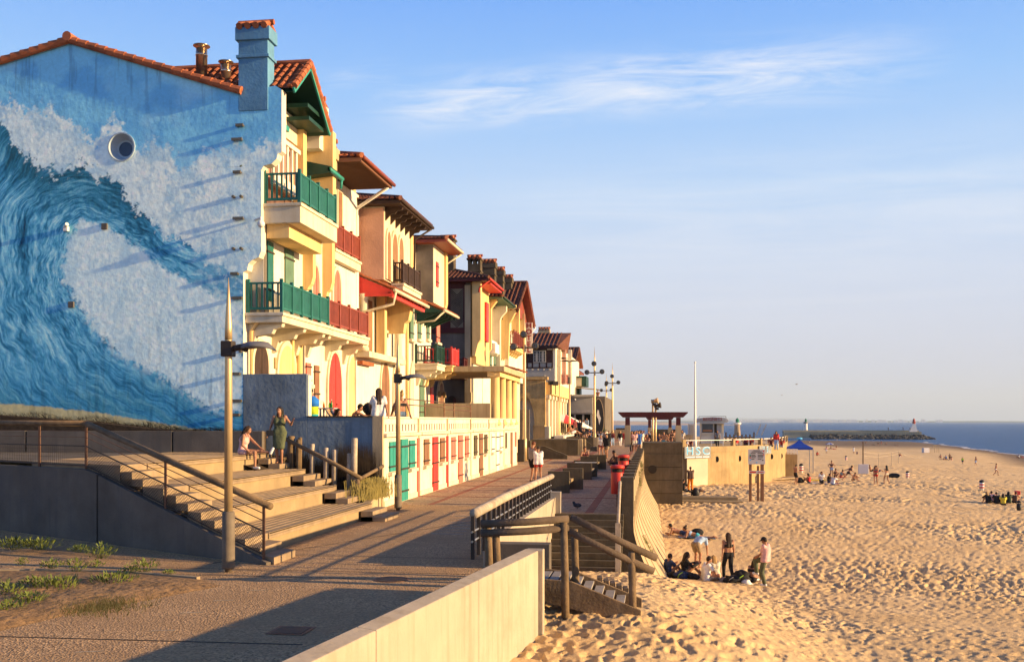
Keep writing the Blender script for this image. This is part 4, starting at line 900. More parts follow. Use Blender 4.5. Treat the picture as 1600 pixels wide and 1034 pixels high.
WF = np.array([(131, 345), (115, 361), (104, 386), (98, 418), (100, 440), (112, 460), (130, 484), (152, 516), (183, 547), (217, 567), (257, 589), (298, 616), (325, 633), (352, 640), (376, 640), (376, 477), (338, 463), (306, 447), (287, 434), (262, 424), (236, 405), (223, 389), (191, 370), (160, 355)], float)
L1 = np.array([(-400, 120), (0, 191), (19, 226), (48, 249), (70, 265), (102, 274), (128, 258), (140, 274), (175, 278), (191, 297), (204, 319), (233, 341), (255, 364), (281, 370), (293, 386), (319, 405), (380, 437), (440, 450)], float)
U1 = np.array([(-400, 90), (0, 163), (16, 158), (41, 176), (80, 169), (108, 191), (128, 211), (153, 225), (168, 196), (179, 182), (198, 201), (217, 236), (242, 227), (262, 223), (274, 256), (290, 272), (306, 243), (335, 233), (380, 223), (440, 215)], float)
SANDL = np.array([(-400, 606), (0, 630), (60, 634), (150, 644), (230, 657), (300, 669), (345, 676), (480, 690)], float)
def C(*c): return np.array(S(*c))
def paint(px, py):
 n = len(WF); best = np.full(px.shape, 1e9); par = np.zeros(px.shape); inside = np.zeros(px.shape, bool); acc = 0.0
 for i in range(n):
  a, b = WF[i], WF[(i + 1) % n]; d = b - a; l2 = d @ d; l = math.sqrt(l2)
  t = np.clip(((px - a[0]) * d[0] + (py - a[1]) * d[1]) / l2, 0, 1); q = np.hypot(px - a[0] - t * d[0], py - a[1] - t * d[1])
  m = q < best; best = np.where(m, q, best); par = np.where(m, acc + t * l, par); acc += l
  c = ((a[1] > py) != (b[1] > py)) & (px < (b[0] - a[0]) * (py - a[1]) / (b[1] - a[1] + 1e-9) + a[0]); inside ^= c
 sdv = np.where(inside, -best, best)
 rag = (fbm(px / 8, py / 8, 6, 3) - .5) + .5 * (fbm(px / 2.2, py / 2.2, 3, 4) - .5); rag2 = (fbm(px / 26, py / 26, 4, 8) - .5)
 col = C(118, 184, 226)[None] * np.ones(px.shape + (1,)); cl = fbm(px / 60, py / 45, 4, 12)
 def mixc(col, c, a): return col + (np.asarray(c) - col) * a[..., None]
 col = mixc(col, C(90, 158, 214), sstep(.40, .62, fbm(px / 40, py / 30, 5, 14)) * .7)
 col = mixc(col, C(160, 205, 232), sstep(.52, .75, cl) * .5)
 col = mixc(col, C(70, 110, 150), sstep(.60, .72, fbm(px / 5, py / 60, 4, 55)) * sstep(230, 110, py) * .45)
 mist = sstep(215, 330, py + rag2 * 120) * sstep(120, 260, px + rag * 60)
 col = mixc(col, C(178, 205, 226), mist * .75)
 u1 = np.interp(px, U1[:, 0], U1[:, 1]); l1 = np.interp(px, L1[:, 0], L1[:, 1])
 fa = sstep(-7, 9, py - u1 + rag * 50 + rag2 * 20)
 foam = C(216, 224, 230)[None] * np.ones(px.shape + (1,))
 foam = mixc(foam, C(158, 190, 216), sstep(.46, .62, fbm(px / 34, py / 30, 4, 63)) * .7); foam = mixc(foam, C(240, 237, 232), sstep(.42, .66, fbm(px / 3.4, py / 3.4, 5, 19) * .45 + .55 * fbm(px / 14, py / 14, 4, 20)) * .85); foam = mixc(foam, C(150, 180, 206), sstep(.5, .66, fbm(px / 5, py / 5, 5, 23) * .5 + .5 * fbm(px / 16, py / 16, 4, 24)) * .5)
 fade = 1 - .45 * sstep(250, 380, px) * sstep(.35, .65, fbm(px / 30, py / 30, 4, 27))
 col = mixc(col, foam, fa * fade)
 wa = sstep(-5, 5, py - l1 + rag * 44 + rag2 * 16)
 flow = sdv + 34 * (fbm(px / 55, py / 55, 3, 31) - .5) + 4 * (fbm(px / 16, py / 16, 3, 33) - .5)
 par = (np.arctan2(py - 430, px - 175) % (2 * math.pi)) * 150
 s1 = fbm(par / 21, flow / 3.0, 4, 37); s2 = fbm(par / 60, flow / 14.0, 4, 41); s3 = fbm(par / 9, flow / 1.6, 3, 43)
 st = .5 + .78 * (.34 * s1 + .36 * s2 + .30 * s3 - .5)
 ramp_p = [.30, .40, .47, .53, .60, .68, .75]; ramp_c = [C(22, 46, 74), C(26, 84, 118), C(42, 112, 156), C(66, 142, 188), C(112, 178, 212), C(160, 204, 222), C(205, 226, 232)]
 k = st.copy(); up = sstep(80, -40, py - (l1 + 55))
 k = k - .085 * sstep(70, 5, py - l1) * sstep(330, 200, px)
 k = k - .03 * sstep(560, 620, py) + .045 * sstep(60, 8, np.abs(sdv)) * sstep(240, 150, px) * sstep(330, 360, py) * sstep(500, 470, py)
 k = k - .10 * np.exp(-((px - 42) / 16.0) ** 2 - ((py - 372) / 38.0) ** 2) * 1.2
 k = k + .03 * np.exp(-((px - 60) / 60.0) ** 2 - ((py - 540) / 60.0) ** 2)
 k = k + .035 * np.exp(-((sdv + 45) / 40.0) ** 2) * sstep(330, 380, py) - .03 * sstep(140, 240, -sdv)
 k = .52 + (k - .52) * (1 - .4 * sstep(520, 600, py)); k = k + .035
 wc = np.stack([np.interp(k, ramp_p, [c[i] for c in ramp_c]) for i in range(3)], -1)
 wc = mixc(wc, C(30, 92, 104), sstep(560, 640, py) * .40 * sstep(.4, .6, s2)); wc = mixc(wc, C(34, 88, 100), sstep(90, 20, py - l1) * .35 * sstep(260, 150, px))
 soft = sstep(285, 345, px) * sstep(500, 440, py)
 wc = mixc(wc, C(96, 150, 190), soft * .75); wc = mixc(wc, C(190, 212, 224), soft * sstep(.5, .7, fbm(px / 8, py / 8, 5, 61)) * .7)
 col = mixc(col, wc, wa)
 ia = sstep(4.5, -4.5, sdv + rag * 20)
 cur = C(200, 218, 230)[None] * np.ones(px.shape + (1,)); cur = mixc(cur, C(238, 238, 236), sstep(.42, .62, fbm(px / 7 + py / 30, py / 6, 6, 47)))
 cur = mixc(cur, C(165, 196, 218), sstep(.54, .7, fbm(px / 9, py / 26, 5, 53)) * .55)
 rim = np.exp(-(sdv / 9.0) ** 2) * sstep(.40, .6, fbm(px / 5, py / 5, 4, 59))
 cur = cur * .55 + .45 * C(212, 224, 232); cur = mixc(cur, C(168, 198, 220), sstep(.48, .66, fbm((px + py * .35) / 30, (py - px * .6) / 70, 4, 66)) * .6); col = mixc(col, cur, ia); col = mixc(col, C(226, 230, 230), rim * .55 * sstep(100, 150, px + py * .0) * sstep(430, 470, py))
 sl_ = np.interp(px, SANDL[:, 0], SANDL[:, 1]); sa = sstep(-1.5, 1.5, py - sl_ + rag * 5)
 col = mixc(col, C(206, 178, 130), sa);
 col = col * (1 - .25 * sstep(.58, .74, fbm(px / 6, py / 46, 4, 71)) * sstep(420, 640, py))[..., None]
 return np.clip(col ** .88 * np.array([1.05, 1.22, 1.12]) * (.93 + .14 * fbm(px / 3, py / 3, 2, 77))[..., None], 0, 1)
NU, NV = 560, 620
u = np.linspace(0, 1, NU)[:, None]; v = np.linspace(0, 1, NV)[None, :]
ezz = np.array([e[0] for e in ez])[::-1]; ezx = np.array([e[1] for e in ez])[::-1]; tX = [a for a, b in top]; tZ = [b for a, b in top]
Xm = -27 + u * (27 + ezx.min()) + 0 * v; Zm = 1.0 + v * 12 + 0 * u
for _ in range(6):
 xr = np.interp(Zm, ezz, ezx); Xm = -27 + u * (xr + 27); Zm = 1.0 + v * (np.interp(Xm, tX, tZ) - 1.0)
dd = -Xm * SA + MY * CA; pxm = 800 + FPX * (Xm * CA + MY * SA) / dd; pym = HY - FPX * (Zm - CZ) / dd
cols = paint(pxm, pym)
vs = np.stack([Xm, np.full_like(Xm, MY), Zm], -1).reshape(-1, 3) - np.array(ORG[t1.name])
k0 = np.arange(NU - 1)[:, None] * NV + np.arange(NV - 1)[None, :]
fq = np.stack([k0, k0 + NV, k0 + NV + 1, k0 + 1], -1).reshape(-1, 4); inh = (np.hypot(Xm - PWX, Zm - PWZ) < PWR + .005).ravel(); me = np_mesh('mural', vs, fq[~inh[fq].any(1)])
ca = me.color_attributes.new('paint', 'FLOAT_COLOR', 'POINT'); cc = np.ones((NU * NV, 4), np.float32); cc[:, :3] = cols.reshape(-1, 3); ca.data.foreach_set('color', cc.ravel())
def mural_mat(name='mural_paint'):
 m = bpy.data.materials.new(name); m.use_nodes = True; nt = m.node_tree; L = nt.links; b = nt.nodes['Principled BSDF']; b.inputs['Roughness'].default_value = .85; b.inputs['Specular IOR Level'].default_value = .2
 a = nd(nt, 'ShaderNodeVertexColor', layer_name='paint'); g = nd(nt, 'ShaderNodeNewGeometry')
 n = nd(nt, 'ShaderNodeTexNoise', Scale=9.0, Detail=7.0, Roughness=.65); L.new(g.outputs['Position'], n.inputs['Vector'])
 r = nd(nt, 'ShaderNodeMapRange'); r.inputs['To Min'].default_value = .84; r.inputs['To Max'].default_value = 1.16; L.new(n.outputs['Fac'], r.inputs['Value'])
 mu = nd(nt, 'ShaderNodeVectorMath', operation='SCALE'); L.new(a.outputs['Color'], mu.inputs[0]); L.new(r.outputs[0], mu.inputs['Scale']); L.new(mu.outputs[0], b.inputs['Base Color'])
 n2 = nd(nt, 'ShaderNodeTexNoise', Scale=4.5, Detail=8.0, Roughness=.6); L.new(g.outputs['Position'], n2.inputs['Vector'])
 bp = nd(nt, 'ShaderNodeBump', Strength=.6, Distance=.03); L.new(n2.outputs['Fac'], bp.inputs['Height']); L.new(bp.outputs[0], b.inputs['Normal']); return m
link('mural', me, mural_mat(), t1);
house_box(t1, -26, -12.97, MY + .4, 35.1, 0, 5.9); house_box(t1, -26, -12.45, MY + .4, 35.6, 5.9, 12.9, 'cream_white', 'upper_wall')
gy = [(-27.0, top[0][1]), (top[2][0], top[2][1]), (top[3][0] + .02, top[3][1])]
mb = MB()
for (xa, za), (xb, zb) in ((gy[0], gy[1]), (gy[2], gy[1])):
 Lr = math.hypot(xb - xa, zb - za); o_ = (xa, MY - .14, za + .03)
 mb.add([(xa, MY - .12, za + .02), (xb, MY - .12, zb + .02), (xb, 41, zb + .02), (xa, 41, za + .02)], [(0, 1, 2, 3)])
 tile_slope(mb, o_, (0, 1, 0), 10.5, (xb - xa, 0, zb - za), lambda y: Lr, .27, .40)
 n_ = int(Lr / .34)
 for i in range(n_): A = Vector((xa + (xb - xa) * i / n_, MY - .08, za + (zb - za) * i / n_ + .06)); B = Vector((xa + (xb - xa) * (i + 1.1) / n_, MY - .08, za + (zb - za) * (i + 1.1) / n_ + .04)); mb.tube([A, B], [.135, .115], 8)
mb.tube([(gy[1][0], MY - .22, gy[1][1] + .12), (gy[1][0], 41, gy[1][1] + .12)], .16, 10); mb.build('main_roof', M('tile'), t1)
barge = gable_x(t1, -11.35, -17.5, 30.56, 32.1, 34.15, 13.34, 14.62, 12.95, 'tile', 'dark_green', .27, .40); barge.build('bargeboard', M('teal_paint'), t1)
mb = MB();
for z, w_ in ((13.35, .9), (12.95, 1.5)): mb.box(-12.4, -11.5, 32.1 + w_ * .2, 33.9, z - .08, z + .05)
mb.build('purlin', M('dark_green'), t1)
house_box(t1, -13, -12.3, 30.8, 34.2, 12.3, 13.2, 'cream')
chimney(t1, GY(373, MY), GY(419, MY), MY - .03, MY + .52, 12.6, ZP(50, -12.6, MY) + .16, 'chimney_blue' if M('chimney_blue', (.10, .25, .40), .2, 1.4, .92, .6, 12, streak=.4, dirt=(.10, .16, .22)) else '', 'tile')
chimney(t1, -12.3, -11.75, 34.2, 34.9, 12.4, 14.05, 'cream_white', 'tile')
chimney(t1, -12.5, -11.55, 35.0, 35.6, 11.6, 12.72, 'concrete_warm', 'tile')
for px, pyt, r in ((315, 72, .185), (353, 97, .165)):
 Yv = 31.3; x = GY(px, Yv); zt = ZP(pyt, x, Yv); mb = MB(); mb.lathe((x, Yv, 12.9), [(r, 0), (r, zt - 13.25), (r * 1.08, zt - 13.24), (r * 1.08, zt - 13.2), (r, zt - 13.19), (r, zt - 13.0)], 16); mb.lathe((x, Yv, zt), [(r * 1.5, -.02), (r * 1.5, .0), (r * .4, .05)], 16); mb.tube([(x, Yv, zt - .2), (x, Yv, zt)], .03, 6); mb.build('vent_pipe', M('pipe_steel', (.62, .50, .36), .08, 3, .28, 0, metal=.95), t1, True)
x, y, z = GY(190, MY), MY, ZP(230, GY(190, MY), MY)
mb = MB()
N = 32
for ra, rb, ya, yb in ((.475, .475, -.035, .03), (.475, .435, -.035, -.035), (.435, .29, -.035, .26), (.29, .24, .26, .26), (.24, .24, .26, .30)):
 vs = []
 for r, yy in ((ra, ya), (rb, yb)):
  for k in range(N): a = 2 * math.pi * k / N; vs.append((x + r * math.cos(a), y + yy, z + r * math.sin(a)))
 mb.add(vs, [(k, (k + 1) % N, N + (k + 1) % N, N + k) for k in range(N)])
pw = mb.build('round_window', M('porthole', (.33, .42, .48), .1, 3, .5, .05), t1, True)
mb = MB(); mb.tube([(x, y + .28, z), (x, y + .31, z)], .25, 28); mb.build('pane', M('glass_navy', (.02, .045, .10), .1, 3, .25, 0, spec=.4), pw)
for px, py, k in ((376, 197, 0), (372, 219, 1), (372, 270, 2), (372, 308, 3), (374, 342, 1), (372, 389, 3), (368, 428, 0), (372, 466, 1), (371, 549, 3), (371, 584, 0), (371, 626, 1), (370, 648, 0)):
 x, z = GY(px, MY), ZP(py, GY(px, MY), MY); mb = MB(); w_ = .13 if k != 1 else .18
 if k == 3:
  for s in (-.13, .13): mb.tube([(x + s, MY, z), (x + s, MY - .12, z)], .05, 8)
 else:
  mb.box(x - w_, x + w_, MY - .13, MY - .08, z - .045, z + .045)
  for s in (-w_ * .7, w_ * .7): mb.tube([(x + s, MY, z), (x + s, MY - .12, z)], .04, 8)
 mb.build('wall_bracket', M('bracket_bronze', (.16, .13, .09), .2, 5, .45, 0, metal=.6), t1, bevel=.008)
for px, py in ((164, 354), (112, 476)):
 x, z = GY(px, MY), ZP(py, GY(px, MY), MY); mb = MB(); mb.box(x - .1, x + .1, MY - .06, MY, z - .1, z + .1); mb.build('junction_box', M('concrete_grey'), t1, bevel=.01)
x, z = GY(105, MY), ZP(357, GY(105, MY), MY); mb = MB(); mb.box(x - .07, x + .07, MY - .12, MY, z - .1, z + .06); mb.tube([(x, MY - .1, z + .05), (x + .12, MY - .2, z + .1)], .06, 8); mb.build('spotlight', M('white_paint'), t1)
x, z = GY(409, MY), ZP(350, GY(409, MY), MY); mb = MB(); mb.tube([(x - .2, MY - .05, z + .12), (x + .1, MY - .3, z + .14), (x + .1, MY - .3, z)], .04, 8); mb.ball((x + .1, MY - .3, z - .06), .12, 12, 8); cam_ = mb.build('security_camera', M('white_paint'), t1, True)
X1F = -12.97
arch_door(t1, X1F, 394, 416, 537, TFL, 'dark_wood', k=1.2)
arch_door(t1, X1F, 433, 459, 540, TFL, 'yellow_wall', open_=True, name='door_recess', k=1.2)
mb = MB(); Ya = F(426, X1F); mb.box(X1F - .01, X1F + .06, F(427.5, X1F), F(431, X1F), ZP(575, XF, Ya), ZP(558, XF, Ya)); mb.build('plaque', M('brass_plate', (.35, .25, .12), .2), t1)
wing(t1, 33.45, .34, -12.5, [(474, 190), (474, 306), (471, 316), (466, 320), (466, 330)])
wing(t1, 34.6, .36, -12.5, [(520, 205), (520, 330)])
wing(t1, 34.4, .3, -12.5, [(489, 363), (489, 432), (486, 443), (482, 448), (480, 452)]); wing(t1, 36.4, .3, -12.5, [(519, 363), (519, 440), (516, 452), (511, 456), (509, 470)])
mb = MB(); Yl = 31.0
for i in range(6):
 y = 30.85 + i * .42; mb.box(-12.2, -12.12, y - .06, y + .06, 10.7, 11.95)
mb.box(-12.24, -12.08, 30.8, 33.2, 10.35, 10.72); mb.box(-12.24, -12.08, 30.8, 33.2, 11.9, 12.05); mb.build('loggia_screen', M('cream_white'), t1, bevel=.01)
house_box(t1, -12.6, -12.43, 30.8, 33.2, 9.7, 12.4, 'pink_wall', 'loggia_wall')
mb = MB(); mb.box(-12.25, -11.85, 30.82, 31.5, 12.2, 12.36); mb.build('hopper', M('teal_paint'), t1)
mb = MB(); mb.prism([(-12.9, 35.1, 12.1), (-11.3, 35.1, 11.72), (-11.3, 35.1, 11.5), (-12.9, 35.1, 11.35)], (0, -1.0, 0)); mb.build('porch_roof', M('dark_green'), t1)
gutter(t1, -11.35, 34.1, 35.6, 11.62, 'teal_paint', [(-11.35, 35.5, 11.6), (-11.38, 35.5, 11.25)])
balcony(t1, -12.45, -11.15, 30.62, 34.35, 9.66, 'green_paint', 1.0, .62, 'cream', 0, True, .105, 4)
house_box(t1, -12.35, -11.6, 30.8, 34.0, 8.6, 9.06, 'yellow_wall', 'balcony_soffit')
b = balcony(t1, -12.97, -11.72, 30.55, 35.25, 6.16, 'green_paint', 1.0, .30, 'cream', 3, True, .105, 5)
shutter(t1, -12.45, 416, 425, 378, 470, 'green_paint', sill=False); shutter(t1, -12.45, 444, 457, 391, 470, 'sage_paint', sill=False)
mb = MB(); mb.box(-12.46, -12.43, 30.82, 31.2, 6.2, 8.4); mb.build('window', M('grey_render'), t1)
mb = MB(); mb.tube([(-12.6, 30.7, 7.0), (-12.6, 30.7, 5.9), (-12.85, 30.74, 5.6), (-12.85, 30.74, TFL)], .06, 8); mb.build('downpipe', M('yellow_wall'), t1, True)
mb = MB(); mb.box(-12.97, -12.7, 35.0, 35.1, TFL, 5.9); Yp = 34.6; mb.tube([(X1F + .08, Yp, 5.8), (X1F + .08, Yp, TFL)], .06, 8); mb.build('downpipe', M('yellow_wall'), t1, True)
t2 = thing('house', (-15, 38, 0), 'cream house with red arched doors, red-brown balcony and brown boarded eaves', 'house', 'row of seaside houses')
X2 = -12.75
house_box(t2, -24, X2, 35.45, 41.2, 0, 5.9); house_box(t2, -24, -12.4, 35.62, 41.15, 5.9, 12.3, 'cream_white', 'upper_wall')
hip_roof(t2, -10.6, -22, 35.55, 40.0, 12.42, .34, 'tile', 'soffit_brown' if M('soffit_brown', (.22, .105, .06), .12, 2, .6) else '', .25, .38)
mb = MB()
for i in range(26): y = 35.65 + i * .165; mb.box(-12.7, -10.7, y, y + .02, 12.235, 12.262)
mb.build('soffit_groove', M('dark_wood'), t2)
gutter(t2, -10.55, 35.6, 40.0, 12.40, 'redbrown_paint'); mb = MB(); mb.tube([(-10.75, 39.7, 12.25), (-12.3, 40.75, 11.7), (-12.4, 40.8, 11.6), (-12.4, 40.8, 7.2), (-12.5, 40.6, 6.9)], .07, 8); mb.build('downpipe', M('white_paint'), t2, True)
wing(t2, 40.9, .4, -13.6, [(552, 290), (552, 470), (549, 480), (545, 484)])
window(t2, -12.4, 527, 533, 300, 380, 'cream', 'brown_wood')
balcony(t2, -12.95, -12.15, 37.2, 40.6, 9.35, 'redbrown_paint', 1.0, .4, 'cream', 0, True, .12, 3)
for a, b_, tp in ((486, 496, 415), (519, 530, 422)): arch_door(t2, -12.4, a, b_, tp, 6.2, 'salmon_paint', k=2.0)
balcony(t2, -12.8, -11.74, 35.27, 40.4, 6.16, 'redbrown_paint', 1.0, .30, 'cream', 3, False, .13, 4)
shutter(t2, X2, 477, 484, 567, 600, 'salmon_paint'); shutter(t2, X2, 490, 497, 571, 625, 'brown_wood'); arch_door(t2, X2, 511, 531, 551, TFL, 'red_paint', k=1.7)
arch_door(t2, X2, 542, 556, 557, TFL, 'yellow_wall', name='door_recess', open_=True, k=1.6)
mb = MB(); ya = F(562, X2); mb.box(X2, X2 + .4, ya - .9, ya + .9, 5.15, 5.3); mb.build('door_canopy', M('tile'), t2)
shutter(t2, X2, 559, 567, 581, 640, 'red_paint', sill=False); arch_door(t2, X2, 572, 585, 562, TFL, 'yellow_wall', name='door_recess', open_=True, k=1.6)
mb = MB(); Yp = F(591, X2); mb.tube([(X2 + .08, Yp, 6.0), (X2 + .1, Yp, 4.6), (X2 + .08, Yp, TFL)], .07, 8); mb.build('downpipe', M('yellow_wall'), t2, True)
def text(p, s, loc, size, mat, ext=.01, rot=(math.pi / 2, 0, 0), name='lettering', align='CENTER', sx=1.0):
 cu = bpy.data.curves.new(name, 'FONT'); cu.body = s; cu.size = size; cu.extrude = ext; cu.align_x = align; cu.align_y = 'CENTER'; cu.offset = (.03 if mat == 'sign_red' else .012) * size; cu.resolution_u = 3
 o = bpy.data.objects.new(name, cu); COL.objects.link(o); o.parent = p; og = ORG.get(p.name, (0, 0, 0)); o.location = [a - b for a, b in zip(loc, og)]; o.rotation_euler = rot; o.scale.x = sx; cu.materials.append(M(mat)); return o
text(t2, 'V', (X2 + .06, F(563, X2), 4.75), .9, 'red_paint', .03, (math.pi / 2, .2, math.pi / 2), 'wall_emblem')
t3 = thing('house', (-15, 46, 0), 'house with a pink side wall, three arched openings and a red rafter awning', 'house', 'row of seaside houses')
X3 = -12.6; X3u = -11.38
house_box(t3, -24, X3, 41.4, 51.3, 0, 11.9); house_box(t3, -24, X3u, 41.45, 46.1, 8.75, 11.95, 'cream')
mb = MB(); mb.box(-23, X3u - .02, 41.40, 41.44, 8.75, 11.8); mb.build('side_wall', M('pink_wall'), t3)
hip_roof(t3, -10.5, -22, 40.85, 47.0, 12.02, .30, 'tile_dark', 'dark_wood')
for i in range(6):
 mb = MB(); y = 41.6 + i * .86; mb.prism([(X3u, y, 11.86), (-10.6, y, 11.86), (-10.65, y, 11.72), (-10.85, y, 11.70), (-10.95, y, 11.58), (-11.15, y, 11.55), (X3u, y, 11.30)], (0, .13, 0)); mb.build('eave_bracket', M('dark_wood'), t3)
gutter(t3, -10.48, 40.9, 47.0, 11.98, 'dark_wood', [(-10.5, 46.8, 11.9), (-11.3, 46.7, 11.4), (-11.35, 46.7, 9.0)])
for a, b_ in ((603, 608), (611, 619), (621.5, 628)): arch_door(t3, X3u, a, b_, 362 if a < 610 else (366 if a < 620 else 372), 8.8, 'brown_wood' if a > 9999 else 'arch_recess' if M('arch_recess', (.24, .13, .065), .15) else '', name='arch_opening', open_=True, k=1.6)
balcony(t3, X3u, X3u + .55, 42.6, 46.0, 8.72, 'dark_wood', .95, .28, 'cream', 0, True, .12, 3)
wing(t3, 46.15, .5, -12.6, [(642, 366), (642, 480), (638, 500), (632, 505), (630, 520)])
mb = MB(); mb.add([(-12.7, 41.3, 9.05), (-10.9, 41.3, 8.30), (-10.9, 47.6, 8.30), (-12.7, 47.6, 9.05)], [(0, 1, 2, 3)]); tile_slope(mb, (-10.9, 41.3, 8.30), (0, 1, 0), 6.3, (-1.8, 0, .75), lambda y: 1.9); aw = mb.build('awning', M('tile'), t3)
mb = MB()
for i in range(9): y = 41.35 + i * .77; mb.bar((-12.7, y, 8.92), (-10.98, y, 8.19), .09, .14)
mb.box(-12.68, -10.95, 41.28, 41.36, 8.02, 8.14); mb.prism([(-12.68, 41.3, 8.95), (-10.95, 41.3, 8.24), (-10.95, 41.3, 8.14), (-12.68, 41.3, 8.14)], (0, .06, 0)); mb.bar((-11.1, 41.3, 8.1), (-11.1, 47.6, 8.1), .14, .18); mb.build('rafter', M('red_paint'), aw)
mb = MB(); mb.tube([(-10.85, 41.25, 8.26), (-10.85, 47.6, 8.26)], .08, 8); mb.tube([(-10.85, 41.4, 8.2), (-10.95, 41.4, 7.7), (-12.4, 41.3, 7.3)], .06, 8); mb.build('gutter', M('cream'), aw, True)
for y in (41.5, 44.5, 47.4):
 mb = MB(); mb.lathe((-12.3, y, 5.7), [(.24, 0), (.24, .15), (.2, .2), (.19, 2.2), (.25, 2.3), (.25, 2.45)], 14); mb.build('pillar', M('cream'), t3, True)
house_box(t3, -12.6, -12.0, 41.35, 47.7, 5.45, 5.7, 'cream', 'floor_band'); house_box(t3, -12.62, -12.56, 42.2, 43.8, 5.7, 8.1, 'arch_recess', 'loggia_recess')
wing(t3, 44.2, .4, GY(588, 44.2), [(601, 440), (601, 560)])
for a, b_, tp, bt in ((597, 603, 459, 514), (618, 625, 467, 520)): window(t3, X3, a, b_, tp, bt, 'cream', 'brown_wood')
arch_door(t3, X3, 594, 606, 566, TFL, 'brown_wood', k=1.7); arch_door(t3, X3, 614, 621, 572, TFL, 'brown_wood', k=1.7); arch_door(t3, X3, 640, 651, 566, TFL, 'cream', k=1.7, name='door_recess', open_=True)
mb = MB(); Yp = F(634, X3); mb.tube([(X3 + .08, Yp, 9.0), (X3 + .08, Yp, TFL)], .08, 8); mb.build('downpipe', M('yellow_wall'), t3, True)
t4 = thing('house', (-15, 55, 0), 'cream house with a bare grey side wall and a small green timber awning', 'house', 'row of seaside houses')
X4 = -12.5; X4u = -11.55
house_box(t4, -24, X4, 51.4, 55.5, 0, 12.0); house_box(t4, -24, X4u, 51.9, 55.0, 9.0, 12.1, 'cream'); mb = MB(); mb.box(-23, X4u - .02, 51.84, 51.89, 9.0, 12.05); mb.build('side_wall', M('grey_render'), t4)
hip_roof(t4, -10.7, -22, 51.2, 55.6, 12.25, .22, 'tile_dark', 'redbrown_paint'); gutter(t4, -10.66, 51.3, 55.5, 12.2, 'cream', [(-10.7, 55.3, 12.1), (-11.6, 55.2, 11.5), (-11.6, 55.2, 9.2)])
wing(t4, 54.6, .5, -12.5, [(697, 385), (697, 474), (694, 486), (689, 492), (686, 500)])
shutter(t4, X4u, 681, 684, 410, 448, 'red_paint', sill=False)
mb = MB(); mb.add([(-12.5, 51.5, 9.2), (-10.9, 51.5, 8.55), (-10.9, 55.2, 8.55), (-12.5, 55.2, 9.2)], [(0, 1, 2, 3)]); tile_slope(mb, (-10.9, 51.5, 8.55), (0, 1, 0), 3.7, (-1.6, 0, .65), lambda y: 1.7); aw = mb.build('awning', M('tile'), t4)
mb = MB()
for i in range(5): y = 51.6 + i * .87; mb.bar((-12.5, y, 9.05), (-11, y, 8.42), .09, .13); mb.prism([(-12.4, y, 8.8), (-11.2, y, 8.4), (-11.5, y, 8.3), (-12.4, y, 7.9)], (0, .1, 0))
mb.prism([(-12.5, 51.5, 9.1), (-10.95, 51.5, 8.5), (-10.95, 51.5, 8.42), (-12.5, 51.5, 8.42)], (0, .06, 0)); mb.build('rafter', M('dark_green'), aw)
gutter(t4, -10.85, 51.4, 55.2, 8.52, 'cream', [(-10.85, 51.5, 8.5), (-11.4, 51.5, 8.0), (-12.4, 51.5, 7.9)])
for a, b_ in ((640, 645), (652, 657)): shutter(t4, X4, a, b_, 478, 530, 'sage_paint')
shutter(t4, X4, 666, 670, 478, 530, 'sage_paint'); shutter(t4, X4, 681, 686, 492, 535, 'salmon_paint')
balcony(t4, -12.5, -11.29, 51.6, 53.6, 5.75, 'dark_green', .95, .34, 'cream', 2, True, .16, 2); balcony(t4, -12.5, -10.9, 53.66, 55.7, 5.75, 'red_paint', .95, .34, 'yellow_wall', 2, True, .14, 2)
shutter(t4, X4, 655, 662, 592, 655, 'sage_paint', sill=False); shutter(t4, X4, 672, 676, 592, 640, 'red_paint', sill=False)
arch_door(t4, X4, 684, 692, 598, TFL, 'brown_wood', k=1.5)
for dx in (682, 690):
 ya = F(dx, X4); mb = MB(); mb.box(X4 + .1, X4 + .26, ya - .1, ya + .1, 4.1, 4.45); mb.build('wall_lantern', M('brass_plate'), t4)
t5 = thing('house', (-15, 67, 0), 'maroon half-timbered house with herringbone panel and red gutters', 'house', 'row of seaside houses')
X5 = -12.2
house_box(t5, -24, X5, 64.6, 70, 0, 11.8, 'cream_white'); house_box(t5, -24, -11.5, 64.56, 69.9, 6.5, 11.8, 'yellow_wall', 'upper_wall')
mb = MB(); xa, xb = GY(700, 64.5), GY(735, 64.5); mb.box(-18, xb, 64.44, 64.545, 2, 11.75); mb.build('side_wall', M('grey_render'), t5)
mb = MB(); z0, z1 = ZP(512, -12, 64.5), ZP(440, -12, 64.5); zt2 = ZP(451, -12, 64.5)
w0, w1 = GY(704, 64.4), GY(724, 64.4)
mb.box(-16, w0, 64.36, 64.44, z0, z1); mb.box(w1, w1 + .16, 64.36, 64.44, z0, z1); mb.box(w0 + .002, w1 - .002, 64.37, 64.44, zt2, z1); mb.box(-16, w1 + .16, 64.35, 64.43, z0 - .35, z0 - .003); mb.box(-16, GY(698.5, 64.4), 64.36, 64.44, z0 - 1.8, z0 - 1.5); mb.build('timber_frame', M('maroon_paint'), t5)
mb = MB(); mb.box(w0, w1, 64.41, 64.438, z0, zt2); hb = mb.build('herringbone_panel', M('panel_grey', (.20, .16, .11), .2), t5)
mb = MB(); cx_ = (w0 + w1) / 2; k = z0 - 1
while k < zt2 + .2:
 for s in (-1, 1):
  a = Vector((cx_, 64.405, k)); b_ = Vector((cx_ + s * (w1 - w0) / 2, 64.405, k + .42))
  if k > z0 and k + .42 < zt2: mb.bar(a, b_, .02, .045)
 k += .13
mb.build('strip', M('dark_wood'), hb)
mb = MB(); mb.box(GY(727, 64.4), GY(736, 64.4), 64.2, 64.5, 4.5, 11.6); mb.build('pilaster', M('concrete_warm'), t5)
